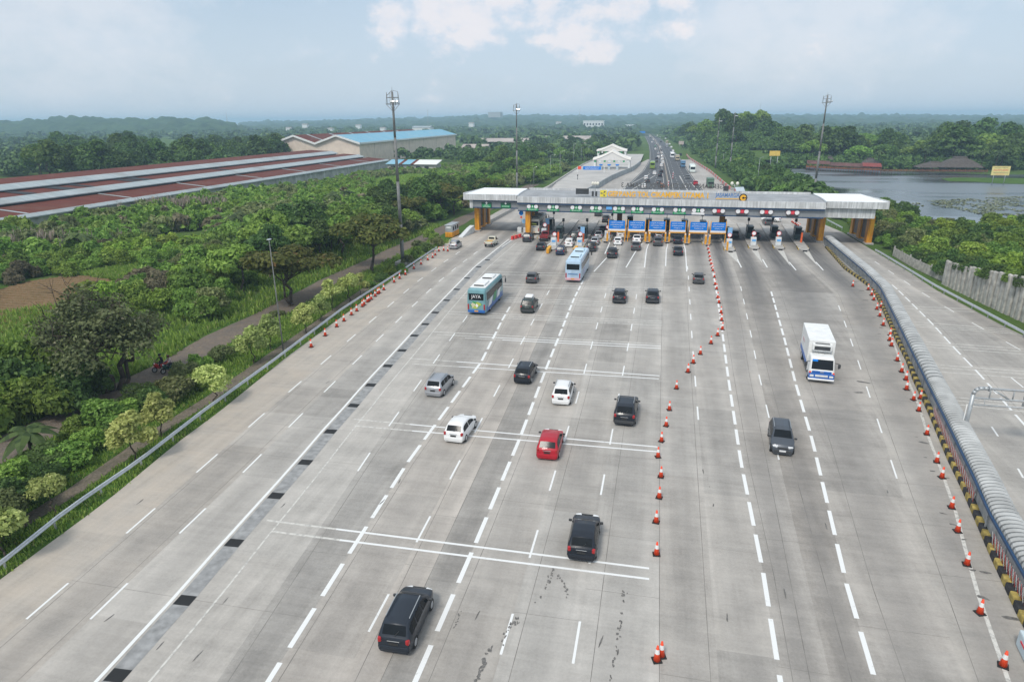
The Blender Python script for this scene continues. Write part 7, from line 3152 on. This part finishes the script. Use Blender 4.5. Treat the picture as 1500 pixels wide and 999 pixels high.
FR = [("truck", mat("dull_green_paint", (.10, .18, .12), .5), "dark green", 1041, 276, 1), ("car", RD, "red", 1019, 272, 1), ("car", GR, "grey", 1007.5, 262.5, 1), ("bus", mat("white_green_bus", (.70, .76, .72), .4), "white", 1014.5, 253.5, 1), ("truck", BLU_, "blue", 1000.5, 246, 1),
      ("truck", BGE, "beige", 992.3, 236, 1), ("bus", WH, "white", 984.8, 232, 1), ("car", BL, "black", 997, 228.5, 1), ("car", WH, "white", 985, 226, 1), ("car", WH, "white", 986, 222.5, 1), ("car", WH, "white", 983.5, 217, 1), ("truck", SL, "silver", 977, 216.5, 1),
      ("truck", BGE, "beige", 977, 211.5, 1), ("car", OB, "reddish brown", 978, 208, 1), ("car", WH, "white", 981, 212.5, 1), ("car", DG, "dark grey", 972, 206, 1), ("car", WH, "white", 975, 204, 1), ("car", SL, "silver", 967, 202, 1), ("car", WH, "white", 963, 199.5, 1)]
for lst, side, grp_ in ((FV, "left side", "vehicles on the left side of the far highway"), (FR, "right side", "vehicles on the right side of the far highway")):
    lst = sorted(lst, key=lambda e: -e[4])
    seen = {}
    tot = {}
    for e in lst:
        tot[(e[0], e[2])] = tot.get((e[0], e[2]), 0) + 1
    for e in lst:
        k = (e[0], e[2])
        n = seen[k] = seen.get(k, -1) + 1
        lab = ("the only %s %s on the %s of the far highway" % (e[2], e[0], side)) if tot[k] == 1 else "%s %s, %s of its colour up the %s of the far highway" % (e[2], e[0], nth(n), side)
        far_vehicle(e[0], e[1], e[2], e[3], e[4], lab, bool(e[5]), grp_)

# ------------------------------------------------------------------ motorcycles and their riders
def motorcycle(label, bodym):
    t = thing("motorcycle", label, "motorcycle")
    for y in (-.62, .62):
        mb = MB()
        n = 18
        R_, r_ = .24, .055
        rows = []
        for i in range(n + 1):
            a = 2 * pi * i / n
            rows.append([((r_ * cos(2 * pi * k / 6)), y + (R_ + r_ * sin(2 * pi * k / 6)) * cos(a), .295 + (R_ + r_ * sin(2 * pi * k / 6)) * sin(a)) for k in range(6)])
        mb.grid(rows, closed=True)
        w = mb.build("wheel", BLACK, t)
        mb = MB()
        mb.disc((0, y, .295), .19, "X", .03, 14)
        mb.build("rim", RIM, w)
    mb = MB()
    loft_box(mb, [(-.85, .06, .05, .72, .80, .02), (-.6, .12, .10, .50, .80, .05), (-.25, .13, .12, .35, .76, .05), (.1, .11, .10, .30, .62, .05), (.35, .13, .10, .40, .90, .05), (.5, .14, .08, .55, 1.0, .05), (.62, .08, .05, .70, .95, .03)], True)
    mb.build("body", bodym, t)
    mb = MB()
    mb.box((0, -.35, .80), (.24, .75, .09), 0, .04)
    mb.build("seat", BLACK, t)
    mb = MB()
    mb.path([(-.34, .28, 1.05), (-.12, .40, 1.0), (.12, .40, 1.0), (.34, .28, 1.05)], .02, 6)
    mb.tube((0, .40, 1.0), (0, .62, .3), .035, .03, 6)
    mb.build("handlebar", DGREY, t)
    mb = MB()
    mb.sphere((0, .56, .93), .10, 10, (1.1, .6, .9))
    mb.build("headlight", CLEARL, t)
    mb = MB()
    mb.box((0, .62, .60), (.12, .36, .03), 0, .01, .2)
    mb.build("front_mudguard", bodym, t)
    mb = MB()
    mb.box((0, -.88, .74), (.14, .06, .09), 0, .02)
    mb.build("tail_light", REDL, t)
    return t


def rider(label, shirt, trousers, helmetm):
    """seated figure grown from one skeleton; local +Y is forwards"""
    J = {"pel": (0, -.30, .92, .15), "wst": (0, -.27, 1.10, .135), "chs": (0, -.20, 1.32, .155), "nck": (0, -.15, 1.50, .062), "hd": (0, -.11, 1.60, .085), "top": (0, -.11, 1.71, .08)}
    E = [("pel", "wst"), ("wst", "chs"), ("chs", "nck"), ("nck", "hd"), ("hd", "top")]
    for s, k in ((-1, "l"), (1, "r")):
        J.update({"sh" + k: (s * .19, -.18, 1.42, .062), "el" + k: (s * .30, .02, 1.20, .048), "wr" + k: (s * .31, .24, 1.10, .034), "ha" + k: (s * .32, .31, 1.08, .032), "hp" + k: (s * .10, -.24, .90, .095), "kn" + k: (s * .20, .18, .80, .065), "an" + k: (s * .17, .06, .38, .042), "to" + k: (s * .18, .24, .33, .038)})
        E += [("chs", "sh" + k), ("sh" + k, "el" + k), ("el" + k, "wr" + k), ("wr" + k, "ha" + k), ("pel", "hp" + k), ("hp" + k, "kn" + k), ("kn" + k, "an" + k), ("an" + k, "to" + k)]
        for f in range(4):
            n_ = "f%d%s" % (f, k)
            J[n_] = (s * (.30 + .016 * f), .36, 1.055, .009)
            E.append(("ha" + k, n_))
        J["th" + k] = (s * .28, .32, 1.04, .010)
        E.append(("ha" + k, "th" + k))
    names = list(J)
    me = bpy.data.meshes.new("person")
    me.from_pydata([J[n_][:3] for n_ in names], [(names.index(a), names.index(b)) for a, b in E], [])
    o = bpy.data.objects.new("person_source", me)
    COL.objects.link(o)
    md = o.modifiers.new("skin", "SKIN")
    for n_, v in zip(names, me.skin_vertices[0].data):
        v.radius = (J[n_][3], J[n_][3])
        v.use_root = n_ == "pel"
    sb = o.modifiers.new("sub", "SUBSURF")
    sb.levels = sb.render_levels = 1
    dg = bpy.context.evaluated_depsgraph_get()
    nm = bpy.data.meshes.new_from_object(o.evaluated_get(dg))
    bpy.data.objects.remove(o)
    for m_ in (shirt, trousers, SKIN, BLACK):
        nm.materials.append(m_)
    for p in nm.polygons:
        c = p.center
        p.use_smooth = True
        if c.z > 1.50:
            p.material_index = 2
        elif c.y > .2 and c.z > 1.0:
            p.material_index = 2
        elif c.z < .42:
            p.material_index = 3
        elif c.z < 1.0:
            p.material_index = 1
    b = bpy.data.objects.new("person", nm)
    COL.objects.link(b)
    props(b, label, "person", "motorcycle riders on the dirt road")
    mb = MB()
    mb.sphere((0, -.13, 1.70), .145, 14, (1, 1.1, .92))
    mb.build("helmet", helmetm, b)
    for s in (-1, 1):
        mb = MB()
        mb.sphere((s * .035, -.022, 1.635), .012, 6)
        mb.build("eye", BLACK, b)
    mb = MB()
    mb.sphere((0, -.012, 1.60), .018, 6, (1, 1, 1.3))
    mb.build("nose", SKIN, b)
    mb = MB()
    mb.box((0, -.02, 1.562), (.05, .012, .010))
    mb.build("mouth", mat("lips", (.25, .09, .08), .5), b)
    return b


SHW, TRD = mat("shirt_pale_pink", (.62, .48, .48), .8), mat("trousers_dark", (.03, .032, .04), .85)
for (u, v, bm_, sh, hl, lb, lr) in ((236, 543, mat("moto_red", (.50, .03, .03), .35, coat=.5), mat("jacket_black", (.02, .02, .022), .8), BLACK, "red motorcycle, left one of the two on the dirt road", "rider in a black jacket on the red motorcycle"),
                                    (248.5, 545, mat("moto_green", (.02, .07, .06), .35, coat=.5), SHW, mat("helmet_maroon", (.10, .02, .02), .3), "dark green motorcycle, right one of the two on the dirt road", "rider in a pale pink shirt on the dark green motorcycle")):
    q = gp(u, v)
    m_ = motorcycle(lb, bm_)
    m_["group"] = "motorcycles on the dirt road"
    r_ = rider(lr, sh, TRD, hl)
    for o in (m_, r_):
        o.location = (q.x, q.y, 0)
        o.rotation_euler = (0, 0, pi - .35)

# ------------------------------------------------------------------ hills, lake, sky, light, haze
def hills():
    nu, nr = 560, 120
    V = []
    rgn = np.random.default_rng(3)
    us = np.linspace(-260, 1760, nu)
    rs_ = 900 * (7.5 ** np.linspace(0, 1, nr))
    prof = [(-260, 170.5), (0, 176), (60, 175), (130, 170.5), (165, 169.5), (195, 174), (230, 172), (330, 173), (362, 180), (400, 177), (470, 177), (560, 174), (620, 173), (700, 170), (760, 169.5), (900, 170.5), (1000, 167), (1060, 168),
            (1130, 168.5), (1280, 168.5), (1400, 169), (1500, 169.5), (1760, 168)]
    # sum-of-sines canopy bumps
    k = rgn.normal(size=(26, 2))
    k /= np.linalg.norm(k, axis=1)[:, None]
    wl = rgn.uniform(18, 90, 26)
    ph = rgn.random(26) * 6.28
    amp = wl / 90 * 2.4 + 1.0
    hit = []
    for i, u in enumerate(us):
        d = ray(u, 300)
        dx = d.x / d.y
        vtop = float(np.interp(u, [p[0] for p in prof], [p[1] for p in prof]))
        hd = ray(u, vtop)
        slope = hd.z / hd.y
        left = u < 362
        for r in rs_:
            y = r
            x = dx * y
            # the skyline ridge: a near hill on the left, far rises elsewhere
            peak = 1500.0 if left else 3600.0
            ztop = CAMH + slope * peak - 5
            if left:
                t = np.clip((y - 1050) / (peak - 1050), 0, 1)
            else:
                t = np.clip((y - 1400) / (peak - 1400), 0, 1)
            base = -1.5 + (ztop + 1.5) * (t * t * (3 - 2 * t))
            if y > peak:
                base = ztop - (y - peak) * (0.05 if left else 0.012)
            bump = float(np.sum(amp * np.sin((k[:, 0] * x + k[:, 1] * y) * 6.28 / wl + ph))) * 0.55
            bump *= 0.4 + 0.6 * min(1, max(0, (y - 900) / 300))
            V.append((x, y, base + bump * (0.75 if left else 1.0)))
    F = []
    for i in range(nu - 1):
        for j in range(nr - 1):
            a = i * nr + j
            F.append((a, a + nr, a + nr + 1, a + 1))
    m, nt, b = nodes_of("forested_hill")
    P = N(nt, "NewGeometry").outputs["Position"]
    a = noise(nt, P, 0.045, 5, 0.7)
    c = noise(nt, P, 0.006, 3, 0.6)
    col = mixc(nt, mapr(nt, a, 0.35, 0.65, 0, 1), (0.018, 0.042, 0.018), (0.066, 0.112, 0.036))
    col = mixc(nt, mapr(nt, c, 0.60, 0.70, 0, 0.35), col, (0.13, 0.15, 0.07))
    nt.links.new(col, b.inputs["Base Color"])
    b.inputs["Roughness"].default_value = 1.0
    b.inputs["Specular IOR Level"].default_value = 0.05
    np_obj("forested_hills", np.array(V), np.array(F), m, kind="structure", smooth=True)


hills()

# lake
m, nt, b = nodes_of("lake_water")
P = N(nt, "NewGeometry").outputs["Position"]
big = noise(nt, scaled(nt, P, (0.006, 0.022, 1)), 1.0, 4, 0.6)
rip = noise(nt, scaled(nt, P, (0.5, 1.2, 1)), 1.0, 3, 0.6)
nt.links.new(mixc(nt, mapr(nt, big, 0.44, 0.56, 0, 1), (0.014, 0.022, 0.022), (0.13, 0.15, 0.155)), b.inputs["Base Color"])
nt.links.new(mapr(nt, big, 0.40, 0.56, 0.04, 0.38), b.inputs["Roughness"])
bp = N(nt, "Bump", Distance=0.03)
nt.links.new(mapr(nt, big, 0.42, 0.58, 0.02, 0.6), bp.inputs["Strength"])
nt.links.new(rip, bp.inputs["Height"])
nt.links.new(bp.outputs[0], b.inputs["Normal"])
b.inputs["Specular IOR Level"].default_value = 1.0
lk = MB()
shore = [tuple(gp(u, v)[:2]) for u, v in ((1085, 262), (1110, 285))] + [(52, 215), (55, 190), (60, 168), (72, 160), (90, 185), (140, 205), (260, 230), (420, 260), (420, 330), (240, 330)] + \
        [tuple(gp(u, v)[:2]) for u, v in ((1500, 256), (1455, 256), (1310, 250), (1290, 249), (1180, 244), (1150, 237), (1110, 237))]
lk.face([(x, y, -0.02) for x, y in shore])
lk.build("lake", m, kind="structure")
isl = MB()
isl.face([(gp(u, v).x, gp(u, v).y, 0.05) for u, v in ((1378, 262), (1400, 260.5), (1450, 261), (1540, 262), (1540, 271), (1470, 269.5), (1430, 267), (1390, 266))])
isl.build("grassy_islet", VERGE, kind="structure")
# water hyacinth mats
gv, gf, off = [], [], 0
rl = random.Random(8)
mats_poly = [[(1350, 295), (1400, 292), (1500, 288), (1560, 292), (1560, 312), (1450, 318), (1400, 306), (1375, 303)], [(1130, 268), (1160, 262), (1176, 268), (1168, 276), (1140, 276)], [(1320, 300), (1345, 297), (1352, 302), (1330, 306)]]
pw = [[tuple(gp(u, v)[:2]) for u, v in pl] for pl in mats_poly]
for pl, nn in zip(pw, (3200, 900, 300)):
    x0, x1 = min(p[0] for p in pl), max(p[0] for p in pl)
    y0, y1 = min(p[1] for p in pl), max(p[1] for p in pl)
    for k in range(nn):
        x, y = rl.uniform(x0, x1), rl.uniform(y0, y1)
        if not inpoly(x, y, pl) or sin(x * .5) * sin(y * .31 + 1) + rl.random() * .8 < 0.05:
            continue
        a, s = rl.random() * 6.28, rl.uniform(.2, .6)
        h = rl.uniform(.02, .25)
        gv.extend(((x - s * cos(a), y - s * sin(a), 0), (x + s * sin(a), y - s * cos(a), h), (x + s * cos(a), y + s * sin(a), .02), (x - s * sin(a), y + s * cos(a), h)))
        gf.append((off, off + 1, off + 2, off + 3))
        off += 4
LILY = leafmat("water_plants", (0.10, 0.13, 0.07), (0.22, 0.26, 0.15), (0.36, 0.38, 0.30), 0.1)
o = np_obj("water_plants", np.array(gv), np.array(gf), LILY, kind="stuff")
props(o, "floating water plants along the near side of the lake", "water plants")

# light
world = bpy.data.worlds.new("World")
scene.world = world
world.use_nodes = True
nt = world.node_tree
bgd = nt.nodes["Background"]
SUN_EL, SUN_ROT = radians(52), radians(200)
sky = nt.nodes.new("ShaderNodeTexSky")
sky.sky_type = "NISHITA"
sky.sun_disc = False
sky.sun_elevation = SUN_EL
sky.sun_rotation = SUN_ROT
sky.altitude = 50
sky.air_density = 1.0
sky.dust_density = 3.0
sky.ozone_density = 1.0
tc = nt.nodes.new("ShaderNodeTexCoord")
D = tc.outputs["Generated"]
sep = N(nt, "SeparateXYZ")
nt.links.new(D, sep.inputs[0])
elev = sep.outputs[2]
# thin high veil over the whole sky
n1 = noise(nt, scaled(nt, D, (1.5, 1.5, 5.0)), 1.3, 5, 0.55)
veil = mapr(nt, n1, 0.25, 0.75, 0.50, 0.90)
VE = (3.85, 4.75, 5.7)
c1 = mixc(nt, veil, sky.outputs[0], VE)
# whiter towards the horizon
hz = mapr(nt, elev, 0.0, 0.16, 0.75, 0.0)
c1 = mixc(nt, hz, c1, (4.7, 5.3, 5.9))
c1 = mixc(nt, mapr(nt, elev, 0.25, 0.9, 0, 0.8), c1, (5.9, 6.4, 7.0))
# cumulus bank ahead, above the highway
cl = noise(nt, scaled(nt, D, (1, 1, 1.6)), 13.0, 9, 0.62)
cw = noise(nt, scaled(nt, D, (1, 1, 1.3)), 4.5, 4, 0.55)
sm = noise(nt, scaled(nt, D, (1, 1, 2.2)), 2.6, 4, 0.5)


def lobes(lst):
    """puffs of cloud at fixed places in the sky: (direction through pixel, angular radius)"""
    f = None
    for u, v, r in lst:
        n = N(nt, "VectorMath", operation="DISTANCE")
        n.inputs[1].default_value = Vector(ray(u, v)).normalized()
        nt.links.new(D, n.inputs[0])
        k = mapr(nt, n.outputs["Value"], 0.0, r / 1000.0, 1.0, 0.0)
        f = k if f is None else mul(nt, f, k, "MAXIMUM")
    return f


cum = lobes([(575, 32, 62), (630, 22, 88), (700, 34, 78), (660, -20, 90), (745, 0, 80), (805, 12, 78), (840, 42, 72), (888, 68, 52), (930, 18, 80), (870, -25, 110), (985, 0, 60)])
f = mul(nt, cum, mapr(nt, cl, 0.25, 0.75, -0.62, 0.62), "ADD")
body = mapr(nt, f, 0.36, 0.74, 0.0, 1.0)
soft = mapr(nt, mul(nt, lobes([(1090, 40, 110), (1150, 20, 140), (1220, 25, 120), (1290, 5, 110), (120, 20, 190)]), mapr(nt, cl, 0.25, 0.75, -0.5, 0.5), "ADD"), 0.1, 0.9, 0.0, 0.45)
wide = mul(nt, mapr(nt, cw, 0.45, 0.75, 0.0, 0.3), mapr(nt, elev, 0.08, 0.35, 0.1, 1.0))
lit = mixc(nt, mapr(nt, mul(nt, cl, mapr(nt, f, 0.3, 1.1, 0.0, 0.28), "ADD"), 0.46, 0.76, 0, 1), (4.9, 5.35, 6.1), (6.7, 6.2, 6.2))
c2 = mixc(nt, wide, c1, (5.6, 5.9, 6.4))
c2 = mixc(nt, soft, c2, (6.1, 6.05, 6.3))
c2 = mixc(nt, mul(nt, body, 0.66), c2, lit)
nt.links.new(c2, bgd.inputs["Color"])
bgd.inputs["Strength"].default_value = 0.10

sun_d = bpy.data.lights.new("sun", "SUN")
sun_d.energy = 1.5
sun_d.angle = radians(12)
sun_d.color = (1.0, 0.95, 0.87)
sun = bpy.data.objects.new("sun", sun_d)
COL.objects.link(sun)
# sky sun_rotation is measured clockwise from +Y seen from above
az = SUN_ROT
to_sun = Vector((sin(az) * cos(SUN_EL), cos(az) * cos(SUN_EL), sin(SUN_EL)))
sun.rotation_euler = to_sun.to_track_quat("Z", "Y").to_euler()

# the hazy air
hz = MB()
hz.box((0, 4500, 31.0), (19000, 9800, 66.0))
m = bpy.data.materials.new("hazy_air")
m.use_nodes = True
nt = m.node_tree
nt.nodes.remove(nt.nodes["Principled BSDF"])
pv = nt.nodes.new("ShaderNodeVolumePrincipled")
pv.inputs["Color"].default_value = (0.57, 0.79, 1.0, 1)
pv.inputs["Density"].default_value = 0.00030
pv.inputs["Anisotropy"].default_value = 0.0
nt.links.new(pv.outputs[0], nt.nodes["Material Output"].inputs["Volume"])
o = hz.build("haze", m, kind="stuff")
props(o, "blue-grey haze that fades the far woods and hills", "haze")

scene.view_settings.view_transform = "Standard"
scene.view_settings.look = "None"
scene.view_settings.exposure = 0.58
scene.view_settings.gamma = 1.0
scene.view_settings.use_curve_mapping = False
scene.render.engine = "CYCLES"
scene.cycles.use_denoising = True
scene.cycles.max_bounces = 6
scene.cycles.diffuse_bounces = 3
scene.cycles.glossy_bounces = 3
scene.cycles.transmission_bounces = 3
scene.cycles.volume_bounces = 1
scene.cycles.transparent_max_bounces = 8
